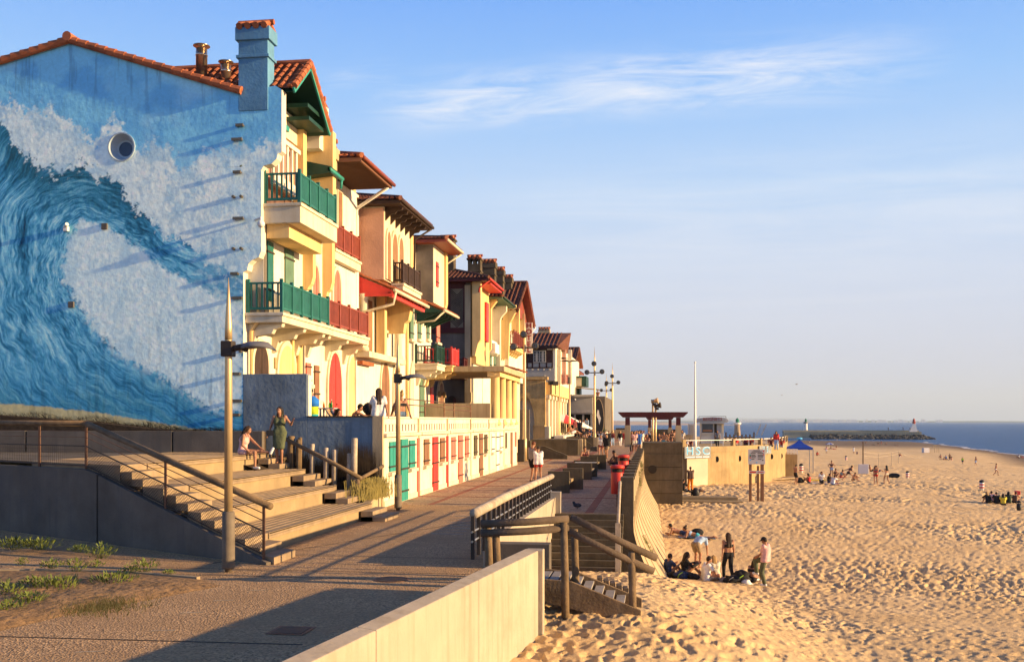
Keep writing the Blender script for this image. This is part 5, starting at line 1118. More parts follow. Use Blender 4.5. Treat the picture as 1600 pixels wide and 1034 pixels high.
mb = MB(); mb.prism([(GY(727, 64.3), 64.1, 4.6), (GY(737, 64.3), 64.1, 4.6), (GY(737, 64.3), 64.1, 4.0), (GY(732, 64.3), 64.1, 3.6), (GY(727, 64.3), 64.1, 4.0)], (0, .4, 0)); mb.build('corbel', M('concrete_warm'), t5)
wing(t5, 64.1, .5, GY(738, 64.1), [(751, 440), (751, 530), (747, 536), (744, 548), (742, 556)])
hip_roof(t5, -10.5, -22, 63.6, 69.6, 11.95, .33, 'tile_dark', 'maroon_paint', .28, .42); gutter(t5, -10.45, 63.7, 69.5, 11.9, 'red_paint', [(-10.5, 64.0, 11.85), (-11.2, 64.1, 11.4), (-11.25, 64.1, 11.1)])
mb = MB(); mb.box(-11.5, -10.55, 64.6, 69.4, 11.70, 11.78); mb.build('eave_boarding', M('red_paint'), t5); mb = MB(); mb.box(-11.5, -11.36, F(757, -11.5), F(761, -11.5), 8.2, 10.9); mb.build('window_frame', M('red_paint'), t5)
for a, b_ in ((743, 750), (750.4, 757.5)): shutter(t5, X5 + .5, a, b_, 530, 567, 'salmon_paint')
house_box(t5, -12.4, X5 + .49, 64.7, 69.8, TFL, 6.5, 'cream_white', 'front_wall')
balcony(t5, -13.6, -12.0, 63.0, 64.2, 5.6, 'maroon_paint', 1.1, .2, 'dark_wood', 0, True, .14, 2)
arch = arch_pts(0, GY(700, 64.3), GY(712, 64.3), TFL, ZP(618, -12.8, 64.3), 1.0); mb = MB(); mb.prism([(b_, 64.30, c) for a, b_, c in arch], (0, .1, 0)); mb.build('archway', M('dark_wood'), t5)
mb = MB(); mb.box(GY(708, 64.2), GY(712, 64.2), 64.22, 64.28, TFL, 4.2); mb.build('door', M('maroon_paint'), t5)
chimney(t5, -14.2, -13.3, 66, 66.8, 12, ZP(372, -13.5, 66), 'concrete_dark', 'tile', True) ; chimney(t5, -12.9, -12.0, 69.0, 69.8, 12, ZP(405, -12.5, 69) + .1, 'concrete_dark', 'tile', True); chimney(t5, GY(752, 72), GY(773, 72), 72, 72.8, 11, ZP(409, -11.5, 72), 'concrete_dark', 'tile')
t6 = thing('house', (-15, 73, 0), 'narrow yellow house with green gutter, tall chimneys and scalloped wall edges', 'house', 'row of seaside houses')
house_box(t6, -24, -12.0, 70, 75.5, 0, 11.2, 'cream_white'); hip_roof(t6, -10.5, -22, 69.6, 75.8, 11.5, .33, 'tile_dark', 'sage_paint', .3, .45); gutter(t6, -10.45, 69.8, 75.7, 11.45, 'dark_green')
wing(t6, 70.0, .5, -12.6, [(776, 464), (776, 470), (770, 478), (767, 482), (767, 545), (763, 550), (760, 560)]); wing(t6, 73.0, .5, -12.6, [(791, 478), (791, 486), (784, 494), (781, 500), (781, 548), (776, 556)], 'cream')
chimney(t6, GY(773, 76), GY(786, 76), 76, 76.8, 10.5, ZP(421, -11.2, 76), 'concrete_dark', 'tile'); chimney(t6, GY(786, 80), GY(799, 80), 80, 80.8, 10.5, ZP(433, -11.2, 80), 'concrete_dark', 'tile')
for a, b_ in ((759, 762), (764.5, 767.5), (771, 774)): shutter(t6, -12.0, a, b_, 535, 578, 'sage_paint', sill=False)
mb = MB(); mb.box(-11.9, -11.2, 70.6, 72.6, 7.6, 8.3); mb.box(-11.9, -11.4, 70.4, 72.8, 8.3, 8.5); mb.build('window_box', M('white_paint'), t6)
t7 = thing('hotel_house', (-15, 81, 0), 'yellow hotel with red balcony and a red gabled roof at the end of the row', 'hotel', 'row of seaside houses')
house_box(t7, -24, -11.6, 75.5, 87, 0, 11.4, 'cream'); house_box(t7, -24, -11.3, 78, 86.6, 6.0, 11.6, 'cream_white', 'upper_wall')
bg_ = gable_x(t7, -10.3, -20, 76.0, 81.6, 87.0, 11.2, 14.1, 11.0, 'tile_dark', 'redbrown_paint', .34, .5); bg_.build('bargeboard', M('redbrown_paint'), t7)
mb = MB(); mb.prism([(-10.92, 77.8, 11.2), (-10.92, 86.4, 11.2), (-10.92, 81.6, 13.4)], (.05, 0, 0)); mb.build('gable_boarding', M('redbrown_paint'), t7)
wing(t7, 76, .5, -12.4, [(806, 476), (806, 486), (800, 498), (796, 505), (794, 560)], 'yellow_wall'); wing(t7, 79.5, .5, -12.4, [(811, 478), (811, 520)], 'yellow_wall'); wing(t7, 83, .5, -12.4, [(819, 490), (819, 520)], 'yellow_wall')
balcony(t7, -11.6, -10.63, 76.6, 82.0, 8.55, 'redbrown_paint', 1.15, .3, 'yellow_wall', 5, True, .3, 4)
for i, (a, b_) in enumerate(((800, 804), (806, 809), (810, 812))): window(t7, -11.58, a, b_, 560, 590, 'cream', 'brown_wood')
gutter(t7, -10.3, 86.9, 87.0, 11.0, 'white_paint', [(-10.2, 87, 10.9), (-10.7, 87, 10.3), (-10.9, 87, 9.8)])
t = thing('hotel_sign', (-10.4, 84, 8), 'tall white sign with HOTEL in red letters down it', 'sign')
sx0, sx1 = GY(820.5, 84), GY(832, 84); szt, szb = ZP(504, -10.4, 84), ZP(552, -10.4, 84); mb = MB(); mb.box(sx0, sx1, 84, 84.14, szb, szt); mb.build('panel', M('sign_white', (.60, .52, .46), .05, 2, .6, 0), t)
for i, ch in enumerate('HOTEL'): text(t, ch, ((sx0 + sx1) / 2, 83.98, szt - .27 - i * (szt - szb - .54) / 4 * 1.0), .57, 'sign_red' if M('sign_red', (.20, .002, .003), .05, 2, .6, 0) else '', .012, name='letter', sx=1.1)
mb = MB(); mb.tube([(-11.2, 84.07, 10.4), (sx0, 84.07, 10.4)], .03, 6); mb.tube([(-11.2, 84.07, 8.9), (sx0, 84.07, 8.9)], .03, 6); mb.build('bracket', M('dark_metal'), t)
t = thing('terrace_wall', (-10.6, 30.4, 0), 'blue rendered end wall of the terrace, tall part next to the house', 'wall')
def blue_block(pxa, pxb, pyt, zb):
 xa, xb = GY(pxa, MY), GY(pxb, MY); mb = MB(); mb.box(xa, xb, MY - .005, MY + .3, zb, ZP(pyt, (xa + xb) / 2, MY)); return mb
BR = M('terrace_blue', (.175, .225, .26), .30, 1.0, .92, .7, 9, streak=.6, dirt=(.08, .10, .115), damt=.35, dsc=.9)
blue_block(380.3, 479.5, 584, .6).build('tall_panel', BR, t, bevel=.015); blue_block(479.7, 590, 651.5, .6).build('low_panel', BR, t, bevel=.012)
mb = MB(); xa, xb = GY(480.2, MY), GY(591, MY); mb.box(xa, xb, MY - .04, MY + .34, 2.83, 2.87); mb.build('coping', M('concrete_dark'), t)
mb = MB(); xa = GY(479.5, MY); mb.box(xa, xa + .05, MY + .01, MY + .29, 2.84, ZP(586, xa, MY)); mb.build('edge_face', M('cream_white'), t)
house_box(struct(thing('terrace_base', (-12, 45, 0), '', '')), -12.65, -8.75, 30.75, 61.5, .3, TFL, 'concrete_warm', 'terrace_floor')
YB = [30.42, 35.3, 40.4, 45.7, 50.9, 56.1, 61.5]; XC = -8.4
kinds = [('teal_paint', 'teal_paint', 'white beach cabin with teal shutters and door, end of the row by the reeds'), ('brown_wood', 'red_paint', 'white beach cabin with tan shutters and a bright red door'), ('salmon_paint', 'salmon_paint', 'white beach cabin with matching salmon pink shutters and door'),
   ('olive_paint', 'brown_wood', 'white beach cabin with dark olive windows and brown door'), ('white_paint', 'white_paint', 'white beach cabin with all-white shutters and black hinges'), ('salmon_paint', 'brown_wood', 'beach cabin under the porch pillars with small pale windows')]
M('olive_paint', (.09, .07, .035), .2, 3)
for i, (ws, dr, lb) in enumerate(kinds):
 y0, y1 = YB[i], YB[i + 1]; t = thing('beach_cabin', (XC, (y0 + y1) / 2, 0), lb, 'beach cabin', 'beach cabins under the terrace')
 mb = MB(); mb.box(XC - .35, XC, y0 + .1, y1 - .02, 0, 2.195); mb.build('wall', M('cabin_white', (.66, .60, .47), .06, .8, .85, .15, 20, streak=.5, dirt=(.40, .29, .15), damt=.3, dsc=1.4), t)
 mb = MB(); mb.box(XC, XC + .035, y0 + .1, y1 - .02, 0.001, .18); mb.build('plinth', M('cream'), t)
 mb = MB(); mb.box(XC - .4, XC + .14, y0 + .02, y1 - .12, 2.20, 2.31); mb.build('ledge', M('cream'), t, bevel=.015)
 mb = MB(); mb.box(XC - .36, XC - .02, y0 + .1, y1 - .1, 2.31, 2.37); mb.box(XC - .36, XC - .02, y0 + .1, y1 - .1, 2.60, 2.80); mb.box(XC - .40, XC + .03, y0 + .06, y1 - .06, 2.80, 2.86)
 n = 10
 for k in range(n + 1):
  y = y0 + .3 + (y1 - y0 - .6) * k / n; mb.box(XC - .34, XC - .03, y - .13, y + .13, 2.37, 2.60)
 for y in (y0 + .1, y1 - .1): mb.box(XC - .36, XC - .02, y - .2 if y > y0 + 1 else y, y if y > y0 + 1 else y + .2, 2.37, 2.60)
 mb.build('parapet', M('cabin_white'), t, bevel=.012)
 mb = MB(); mb.box(XC - .42, XC - .37, y0, y1 - .01, 2.1, 2.66); mb.build('slot_shade', M('arch_recess'), t)  # brown sheet behind the slots paints the shadow seen through them
 mb = MB(); mb.box(XC - .3, XC + .02, y0 - .09, y0 + .09, 0, 2.86); mb.build('party_pier', M('concrete_warm'), t)
 yw = [(y0 + .75, y0 + 1.55), (y0 + 2.2, y0 + 3.1), (y1 - 1.5, y1 - .7)]
 if i < 5:
  for a, b_ in (yw[0], yw[2]):
   mb = MB(); mb.box(XC, XC + .05, a, (a + b_) / 2 - .012, 1.08, 2.04); mb.box(XC, XC + .05, (a + b_) / 2 + .012, b_, 1.08, 2.04); s = mb.build('shutter', M(ws), t)
   for z in (1.24, 1.88): mb = MB(); mb.box(XC + .051, XC + .075, a - .06, b_ + .06, z - .025, z + .025); mb.build('hinge', M('dark_metal'), s)
   mb = MB(); mb.box(XC - .01, XC + .14, a - .1, b_ + .1, .95, 1.06); mb.build('sill', M('cream'), s)
  a, b_ = yw[1]; mb = MB(); mb.box(XC, XC + .06, a, (a + b_) / 2 - .01, .02, 2.10); mb.box(XC, XC + .06, (a + b_) / 2 + .01, b_, .02, 2.10); d = mb.build('door', M(dr), t)
  for z in (.35, 1.1, 1.85): mb = MB(); mb.box(XC + .061, XC + .085, a - .05, b_ + .05, z - .03, z + .03); mb.build('hinge', M('dark_metal'), d)
  if i in (0, 1):
   mb = MB(); mb.box(XC + .0, XC + .06, y1 - .30, y1 - .04, .02, 2.10); d = mb.build('door', M('red_paint' if i else 'salmon_paint'), t)
 else:
  for a, b_, c in ((y0 + .5, y0 + 1.0, 'olive_paint'), (y0 + 2.6, y0 + 3.3, 'brown_wood'), (y1 - .9, y1 - .4, 'salmon_paint')):
   mb = MB(); mb.box(XC, XC + .05, a, b_, 1.15 if c != 'brown_wood' else .02, 2.05); mb.build('window' if c != 'brown_wood' else 'door', M(c), t)
t = thing('porch', (-9.5, 58, 2), 'concrete porch slab carried by a row of pale pillars above the cabins', 'porch')
mb = MB(); mb.box(-13.0, -8.05, 53.9, 62.5, 5.42, 5.72); mb.build('slab', M('concrete_warm'), t, bevel=.02)
for k in range(4):
 y = 54.3 + k * 2.35; mb = MB(); mb.lathe((-8.62, y, TFL + .4), [(.34, 0), (.34, .15), (.27, .2), (.25, 2.6), (.32, 2.75), (.34, 2.9)], 16); mb.build('pillar', M('yellow_wall'), t, True)
mb = MB(); mb.box(-9.0, -8.3, 54, 62.4, 5.15, 5.42); mb.build('beam', M('yellow_wall'), t); mb = MB(); mb.box(-8.8, -8.7, 55, 61.2, 2.9, 3.9)
for k in range(3): mb.prism([(-8.75, 55.0 + k * 2.35, 2.9), (-8.75, 56.4 + k * 2.35, 2.9), (-8.75, 56.4 + k * 2.35, 4.1), (-8.75, 55.7 + k * 2.35, 4.3), (-8.75, 55.0 + k * 2.35, 4.1)], (.08, 0, 0))
mb.build('screen', M('redbrown_paint'), t)
mb = MB(); tile_slope(mb, (-8.0, 59.5, 5.75), (0, 1, 0), 4.0, (-.9, 0, .25), lambda y: .95); mb.build('edge_tiles', M('tile'), t)
t = thing('terrace_low_wall', (-10.5, 53.6, 2), 'low stained concrete wall across the terrace before the porch', 'wall'); mb = MB(); mb.box(-12.5, -8.75, 53.5, 53.75, TFL, 3.68); mb.build('wall', M('concrete_warm'), t, bevel=.02)
t = thing('pipe_railing', (-10, 45, 2.1), 'thin rusty pipe railing on the terrace behind the parapet', 'railing')
for a, b_, zt in (((-9.3, 36.2), (-9.3, 44.0), 3.55), ((-9.3, 44.0), (-9.3, 50.5), 3.45)):
 for z in (zt, zt - .22):
  mb = MB(); mb.tube([(a[0], a[1], z), (b_[0], b_[1], z)], .022, 6); mb.build('pipe', M('rust_metal'), t)
for y in (36.2, 40.2, 44, 46.2, 50.5): mb = MB(); mb.tube([(-9.3, y, TFL), (-9.3, y, 3.55)], .03, 6); mb.build('post', M('rust_metal'), t)
Y8 = 103
t = thing('timbered_house', (-14, 110, 0), 'dark half-timbered house with a tiled hip roof and white window above the old arcade', 'house')
xr = GY(868, Y8); house_box(t, -26, xr, Y8, 136, 6.0, 10.7, 'cream_white'); z1 = ZP(540, -12, Y8); zb_ = ZP(574, -12, Y8); zc_ = ZP(566, -12, Y8)
mb = MB(); mb.box(-24, GY(864, Y8), Y8 - .06, Y8 - .01, zc_, z1); mb.build('timber_wall', M('dark_wood2', (.035, .014, .014), .3, 3, .7), t)
mb = MB()
mb.box(-24, GY(864, Y8), Y8 - .10, Y8 - .065, zc_ - .05, zc_ + .06); mb.box(-24, GY(864, Y8), Y8 - .10, Y8 - .065, zb_ - .09, zb_ + .03)
for px in (818, 824, 832, 843, 854, 863): x = GY(px, Y8); mb.box(x - .07, x + .07, Y8 - .095, Y8 - .06, zb_ + .035, zc_ - .055)
mb.build('timber_frame', M('dark_wood2'), t)
for a, b in ((819, 823), (825, 831), (833, 842), (844, 853), (855, 862)): mb = MB(); mb.box(GY(a, Y8), GY(b, Y8), Y8 - .05, Y8 - .012, zb_ + .06, zc_ - .08); mb.build('infill_panel', M('grey_white', (.36, .34, .30), .08), t)
mb = MB(); mb.box(GY(855, Y8), GY(863, Y8), Y8 - .09, Y8 - .065, ZP(547, -12, Y8), ZP(543, -12, Y8)); mb.build('infill_panel', M('grey_white', (.36, .34, .30), .08), t)
wx0, wx1, wz0, wz1 = GY(833.5, Y8), GY(853, Y8), ZP(566.5, -12, Y8), ZP(547.5, -12, Y8)
mb = MB(); mb.box(wx0, wx1, Y8 - .16, Y8 - .065, wz0, wz1); w = mb.build('window', M('grey_white'), t)
mb = MB()
for k in range(2):
 a = wx0 + .1 + k * (wx1 - wx0 - .04) / 2; b = a + (wx1 - wx0) / 2 - .16; mb.box(a, b, Y8 - .18, Y8 - .161, wz0 + .1, wz1 - .1)
mb.build('pane', M('glass_dark'), w); mb = MB()
for k in range(2):
 a = wx0 + .1 + k * (wx1 - wx0 - .04) / 2; b = a + (wx1 - wx0) / 2 - .16
 mb.box((a + b) / 2 - .1, (a + b) / 2 + .12, Y8 - .187, Y8 - .181, wz0 + .12, wz1 - .12)
 for q in (1, 2, 3): zz = wz0 + .1 + (wz1 - wz0 - .2) * q / 4; mb.box(a, b, Y8 - .195, Y8 - .188, zz - .015, zz + .015)
mb.build('glazing_bar', M('grey_white'), w)
mb = MB(); mb.box(-24, GY(866, Y8), Y8 - .05, Y8 - .005, 6.3, zb_ - .10); mb.build('plain_band', M('grey_white'), t)
for q in range(5): x = GY(822 + q * 9, Y8); mb = MB(); mb.ball((x, Y8 - .06, zb_ - .22), (.18, .06, .12), 8, 6); mb.build('boss', M('grey_white'), t)
mb = MB(); mb.box(GY(834, Y8), GY(852, Y8), Y8 - .4, Y8 - .06, ZP(588, -12, Y8), ZP(586, -12, Y8)); mb.box(GY(834, Y8), GY(852, Y8), Y8 - .38, Y8 - .06, ZP(592, -12, Y8), ZP(590, -12, Y8)); mb.build('ledge', M('grey_white'), t)
mb = MB(); zr = ZP(518, -12, Y8 + 3); xe = GY(872, Y8 - .6)
mb.add([(-24, Y8 - .7, z1 - .1), (xe, Y8 - .7, z1 - .1), (GY(892.5, Y8 + 5), Y8 + 5, zr), (-24, Y8 + 5, zr), (xe, Y8 + 11, z1 - .1), (-24, Y8 + 11, z1 - .1)], [(0, 1, 2, 3), (1, 4, 2), (4, 5, 3, 2), (0, 5, 4, 1), (0, 3, 5)])
x2 = GY(892.5, Y8 + 5); Lr = math.hypot(5.7, zr - z1 + .1); tile_slope(mb, (-22, Y8 - .7, z1 - .1), (1, 0, 0), x2 + 22, (0, 5.7, zr - z1 + .1), lambda u_: Lr if u_ < xe + 22 else Lr * .0, .42, .6)
mb.build('roof', M('tile_dark'), t); chimney(t, GY(842, Y8 + 5), GY(858, Y8 + 5), Y8 + 5, Y8 + 5.8, zr - .6, ZP(513, -12, Y8 + 5) - .1, 'concrete_warm', 'tile')
mb = MB(); mb.box(-24, xe - .05, Y8 - .66, Y8 - .3, z1 - .34, z1 - .115); mb.build('fascia', M('dark_wood2'), t)
for k, (pa, pb) in enumerate(((871, 874), (877, 880), (884, 887))): shutter(t, xr, pa, pb, 585, 600, 'redbrown_paint', sill=False)
for pe in (876, 884, 893): wing(t, F(pe - 6, xr) , .6, xr - .5, [(pe, 546), (pe, 600)], 'pink_wall' if pe == 884 else 'cream')
for k, (Ya, Yb, X_, Ze, mt, lb) in enumerate(((136, 150, -11.4, 11.0, 'cream', 'far house with red gable behind the half-timbered one'), (150, 168, -12.4, 10.6, 'yellow_wall', 'farther small house with dark dormers along the front'), (168, 186, -13.4, 10.4, 'cream_white', 'farthest house with brown eaves before open sky'))):
 t = thing('house', (X_ - 3, (Ya + Yb) / 2, 0), lb, 'house', 'small houses at the far end'); house_box(t, -22, X_, Ya + .1, Yb, 0, Ze, mt)
 if k == 0: b = gable_x(t, X_ + .9, -20, Ya, (Ya + Yb) / 2, Yb, Ze - .3, Ze + 2.2, Ze - .3, 'tile_dark', 'redbrown_paint', .5, .7); b.build('bargeboard', M('redbrown_paint'), t)
 else: hip_roof(t, X_ + .9, -20, Ya - .4, Yb, Ze, .3, 'tile_dark', 'redbrown_paint', .5, .7); chimney(t, X_ - .6, X_ + .3, Ya + 2, Ya + 3, Ze, Ze + 1.6, 'grey_render', 'tile')
 for q in range(3): y = Ya + 3 + q * 4; mb = MB(); mb.box(X_, X_ + .06, y, y + 1.1, Ze - 4, Ze - 2.3); mb.build('shutter', M(('redbrown_paint', 'sage_paint', 'dark_wood')[k]), t)
Y9 = 98; xa9 = GY(852, Y9); zt9 = ZP(593, -11, Y9)
t = thing('old_arcade', (-13, 105, 0), 'decayed ochre arcade with a big arch and a row of pale pilasters', 'building')
M('stucco_old', (.55, .36, .14), .2, .9, .95, .6, 8, streak=.5, dirt=(.13, .075, .03), damt=.75, dsc=.55)
ar = [(b, Y9, c) for a, b, c in arch_pts(0, GY(806, Y9), GY(835, Y9), 0, ZP(620, -12, Y9), .9)]
mb = MB(); Lx = -24.0
ax0, ax1 = GY(806, Y9), GY(835, Y9); zsp = 2.4
mb.box(ax1, xa9, Y9, Y9 + .6, 0, zsp); mb.box(Lx, ax0, Y9, Y9 + .6, 0, zsp)
pts = [(ax1, Y9, zsp), (xa9, Y9, zsp), (xa9, Y9, zt9), (Lx, Y9, zt9), (Lx, Y9, zsp), (ax0, Y9, zsp)]; hA = ZP(619, -12, Y9) - zsp
arcp = [((ax0 + ax1) / 2 - (ax1 - ax0) / 2 * math.cos(math.pi * i / 14), Y9, zsp + hA * math.sin(math.pi * i / 14)) for i in range(1, 14)]
mb.prism(pts + arcp, (0, .6, 0)); mb.build('arch_wall', M('stucco_old'), t)
mb = MB(); mb.box(Lx, xa9 + .25, Y9 - .2, Y9 + .7, zt9 + .002, zt9 + .28); mb.build('cornice', M('stucco_old'), t)
mb = MB(); mb.box(Lx, xa9 - .4, Y9 + 3.4, Y9 + 3.6, 0, zt9); mb.build('inner_wall', M('concrete_dark'), t)
mb = MB(); mb.box(ax0 + .2, ax1 - .1, Y9 + 1.2, Y9 + 1.3, 0, 2.2); mb.build('gate', M('concrete_grey'), t); mb = MB(); mb.box(ax0 + .4, ax0 + 1.6, Y9 + 1.0, Y9 + 1.1, .2, 3.0); mb.build('notice_board', M('maroon_paint'), t)
for k in range(7):
 x = ax0 + .3 + k * .42; mb = MB(); mb.box(x, x + .22, Y9 + 1.5, Y9 + 1.55, 2.6, 4.9); mb.build('curtain', M('cream'), t)
Y10 = F(882, xa9); house_box(t, Lx, xa9 - .02, Y9 + .61, Y10, 0, zt9 - .2, 'cream', 'front_wall')
n = 7
for k in range(n):
 y = Y9 + 1.0 + (Y10 - Y9 - 2) * k / (n - 1); mb = MB(); mb.box(xa9 - .02, xa9 + .3, y - .55, y + .55, 0, 4.9); mb.box(xa9 - .02, xa9 + .42, y - .7, y + .7, 4.9, 5.3); mb.box(xa9 - .02, xa9 + .4, y - .65, y + .65, 0, .9); mb.build('pilaster', M('cream'), t, bevel=.03)
mb = MB(); mb.box(xa9 - 1, xa9 + .6, Y9 + .7, Y10, 5.35, 6.6); mb.build('parapet', M('yellow_wall'), t)
for q, (px, py) in enumerate(((861, 598), (868, 599))):
 x = GY(px, Y9); z = ZP(py, x, Y9); mb = MB(); mb.obox((x, Y9 - .2, z), (.5, .35, .4), .3); mb.bar((x, Y9 - .1, z - 1.1), (x, Y9 - .1, z), .08, .08); mb.build('floodlight', M('dark_metal'), t)
t = thing('forecourt_wall', (-9.5, 97, 0), 'pale boundary wall with stepped blocks in front of the old arcade', 'wall')
for a, b, pt in ((833, 851, 664), (851.2, 858, 666)): mb = MB(); Yq = 93; mb.box(GY(a, Yq), GY(b, Yq), Yq, Yq + 1.6, 0, ZP(pt, -9, Yq)); mb.build('block', M('stucco_old' if a < 840 else 'cream'), t, bevel=.02)
mb = MB(); mb.box(GY(866, 95), GY(880, 95), 95, 112, 0, 1.3); mb.build('dwarf_wall', M('cream_white'), t)
t = thing('entrance_wall', (-10.5, 66, 0), 'tall dark slabs closing the passage beside the last cabin', 'wall')
for a, b, pt, Yq in ((808.5, 819, 686, 66), (822, 829, 688, 70)): mb = MB(); mb.box(GY(a, Yq), GY(b, Yq), Yq, Yq + .5, 0, ZP(pt, -9, Yq)); mb.build('slab', M('concrete_dark'), t, bevel=.02)
mb = MB(); mb.box(GY(812, 72), GY(827, 72), 72, 72.3, 0, ZP(640, -9, 72)); mb.build('gate', M('concrete_grey'), t)
Y11 = 126; t = thing('surf_cafe', (-8, 130, 0), 'flat-roofed white café with wide openings and a grey end wall', 'café')
cx0, cx1, cx2 = GY(880, Y11), GY(926, Y11), GY(945, Y11); zt = ZP(617, -8, Y11); zf = ZP(647, -8, Y11)
mb = MB(); mb.box(cx0 - 4, cx1, Y11, Y11 + 24, zf, zt); mb.box(cx0 - 4, cx1 + .2, Y11 - .3, Y11 + 24, zt - .25, zt + .05); mb.build('fascia', M('grey_white'), t, bevel=.03)
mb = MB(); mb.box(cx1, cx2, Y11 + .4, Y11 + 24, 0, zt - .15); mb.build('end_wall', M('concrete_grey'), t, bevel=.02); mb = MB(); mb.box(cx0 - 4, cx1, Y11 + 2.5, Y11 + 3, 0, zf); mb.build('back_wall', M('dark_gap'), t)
for px in (880, 898, 911, 924): x = GY(px, Y11); mb = MB(); mb.box(x - .12, x + .12, Y11 + .1, Y11 + .3, 0, zf); mb.build('post', M('grey_white'), t)
mb = MB(); mb.box(cx0, cx1, Y11 - .12, Y11 - .01, zf + .15, zf + .55); mb.build('roller_shutter', M('rail_grey'), t)
mb = MB(); mb.lathe((GY(899, Y11), Y11 - .3, ZP(624, -8, Y11)), [(.02, -.12), (.14, 0), (.02, .12)], 10); mb.build('lamp', M('white_paint'), t)
mb = MB(); mb.box(cx2 - .1, cx2 + .2, Y11 - 1.5, Y11 + 8, 0, 1.3); mb.box(cx1, cx2, Y11 - 1.5, Y11 - 1.2, 0, 1.3); mb.build('planter', M('cream_white'), t)
mb = MB()
for i in range(60): leafy(mb, rs.uniform(cx1 + .2, cx2), Y11 - 1.35, 1.3, .35, .5, 6, .06, rs)
mb.build('plants', M('leaf_dark'), t)
text(t, 'SURF', (GY(930, Y11), Y11 + .38, ZP(640, -7, Y11)), .55, 'dark_metal', .01, (math.pi / 2, -math.pi / 2, 0)) if False else None
t = thing('upper_annex', (-8, 133, 6), 'cream box balcony with dark green end panel above the café roof', 'building annex')
xa, xb = GY(897, 131), GY(909, 131); mb = MB(); mb.box(xa - 3, xb, 131, 135.7, ZP(603, -8, 131), ZP(590, -8, 131)); mb.build('box', M('cream'), t); mb = MB(); mb.box(xa - 3, xb + .6, 130.7, 135.7, ZP(590, -8, 131), ZP(587.5, -8, 131)); mb.box(xb, xb + .6, 130.8, 135.7, ZP(603, -8, 131), ZP(590, -8, 131)); mb.build('end_panel', M('dark_green'), t)
mb = MB(); mb.box(xa - 1, GY(905, 131), 132, 135.6, ZP(617, -8, 131), ZP(603, -8, 131)); mb.build('support', M('dark_green'), t); mb = MB(); mb.add([(xa, 129.5, ZP(604, -8, 129.5)), (GY(936, 129.5), 129, ZP(608, -7, 129.5)), (GY(936, 129.5), 135, ZP(608, -7, 129.5)), (xa, 135, ZP(604, -8, 129.5))], [(0, 1, 2, 3)]); mb.prism([(xa, 129.4, ZP(604, -8, 129.5)), (GY(936, 129.5), 129, ZP(608, -7, 129.5)), (GY(936, 129.5), 129, ZP(609.5, -7, 129.5)), (xa, 129.4, ZP(605.5, -8, 129.5))], (0, .2, 0)); mb.build('awning', M('concrete_warm'), t)
Yb = 118; xs_ = GY(935, Yb); t = thing('surfboard', (xs_, Yb, 0), 'tall upright black surfboard with white figure outside the café', 'surfboard')
mb = MB(); pts = []; zb0, zb1 = 1.0, ZP(623, xs_, Yb)
for i in range(24): q = i / 24 * 2 * math.pi; pts.append((xs_ + .62 * math.cos(q) * (1 - .12 * math.sin(q)), Yb, (zb0 + zb1) / 2 + (zb1 - zb0) / 2 * math.sin(q)))
mb.prism(pts[::-1], (0, .12, 0)); mb.build('board', M('black_plastic'), t); mb = MB(); mb.prism([(xs_ + (p[0] - xs_) * 1.12, Yb + .02, (zb0 + zb1) / 2 + (p[2] - (zb0 + zb1) / 2) * 1.03) for p in pts][::-1], (0, .08, 0)); mb.build('rim', M('pole_metal'), t)
mb = MB(); zc = (zb0 + zb1) / 2
mb.prism([(xs_ - .10, Yb - .01, zc + .9), (xs_ + .06, Yb - .01, zc + .8), (xs_ + .12, Yb - .01, zc + .3), (xs_ + .3, Yb - .01, zc - .1), (xs_ + .1, Yb - .01, zc - .9), (xs_ - .02, Yb - .01, zc - .2), (xs_ - .22, Yb - .01, zc + .2)][::-1], (0, .009, 0)); mb.build('figure', M('white_paint'), t)
def parasol(px, py, Y, r, mats, lb, tilt=.0, zb=0.0):
 x = GY(px, Y); z = ZP(py, x, Y); t = thing('parasol', (x, Y, zb), lb, 'parasol'); n = 8
 for k in range(n):
  a0, a1 = 2 * math.pi * k / n, 2 * math.pi * (k + 1) / n; mb = MB()
  P0 = Vector((x, Y, z)); P1 = Vector((x + r * math.cos(a0), Y + r * math.sin(a0), z - .3 * r - tilt * math.cos(a0))); P2 = Vector((x + r * math.cos(a1), Y + r * math.sin(a1), z - .3 * r - tilt * math.cos(a1)))
  mb.add([P0, P1, P2, P1 - Vector((0, 0, .18)), P2 - Vector((0, 0, .18))], [(0, 1, 2), (1, 3, 4, 2)]); mb.build('canopy_panel', M(mats[k % len(mats)]), t)
 mb = MB(); mb.tube([(x, Y, zb), (x, Y, z)], .04, 6); mb.build('pole', M('dark_metal'), t)
parasol(884, 668 - 21, 112, 2.6, ['red_paint', 'white_paint', 'white_paint'], 'red and white café parasol tilting over the crowd', .5); parasol(900, 655, 116, 1.9, ['white_paint'], 'all-white café parasol half behind the red one', .4)
def seat(px0, px1, pyb, h, dx, dy, lb):
 x0, y0 = G(px0, pyb); x1, _ = G(px1, pyb); t = thing('concrete_bench', ((x0 + x1) / 2, y0, 0), lb, 'bench', 'concrete benches along the promenade')
 mb = MB(); mb.box(x0, x1, y0, y0 + .16, 0, h); mb.build('end_slab', M('concrete_dark'), t, bevel=.012)
 mb = MB(); mb.box(x0 + dx, x1 + dx, y0 + dy, y0 + dy + .16, 0, h + .02); mb.build('end_slab', M('concrete_dark'), t, bevel=.012)
 mb = MB(); mb.box(x0 + dx * .4, x1 - .02, y0 + .165, y0 + dy - .005, h * .42, h * .55); mb.build('seat', M('stone_step'), t, bevel=.01)
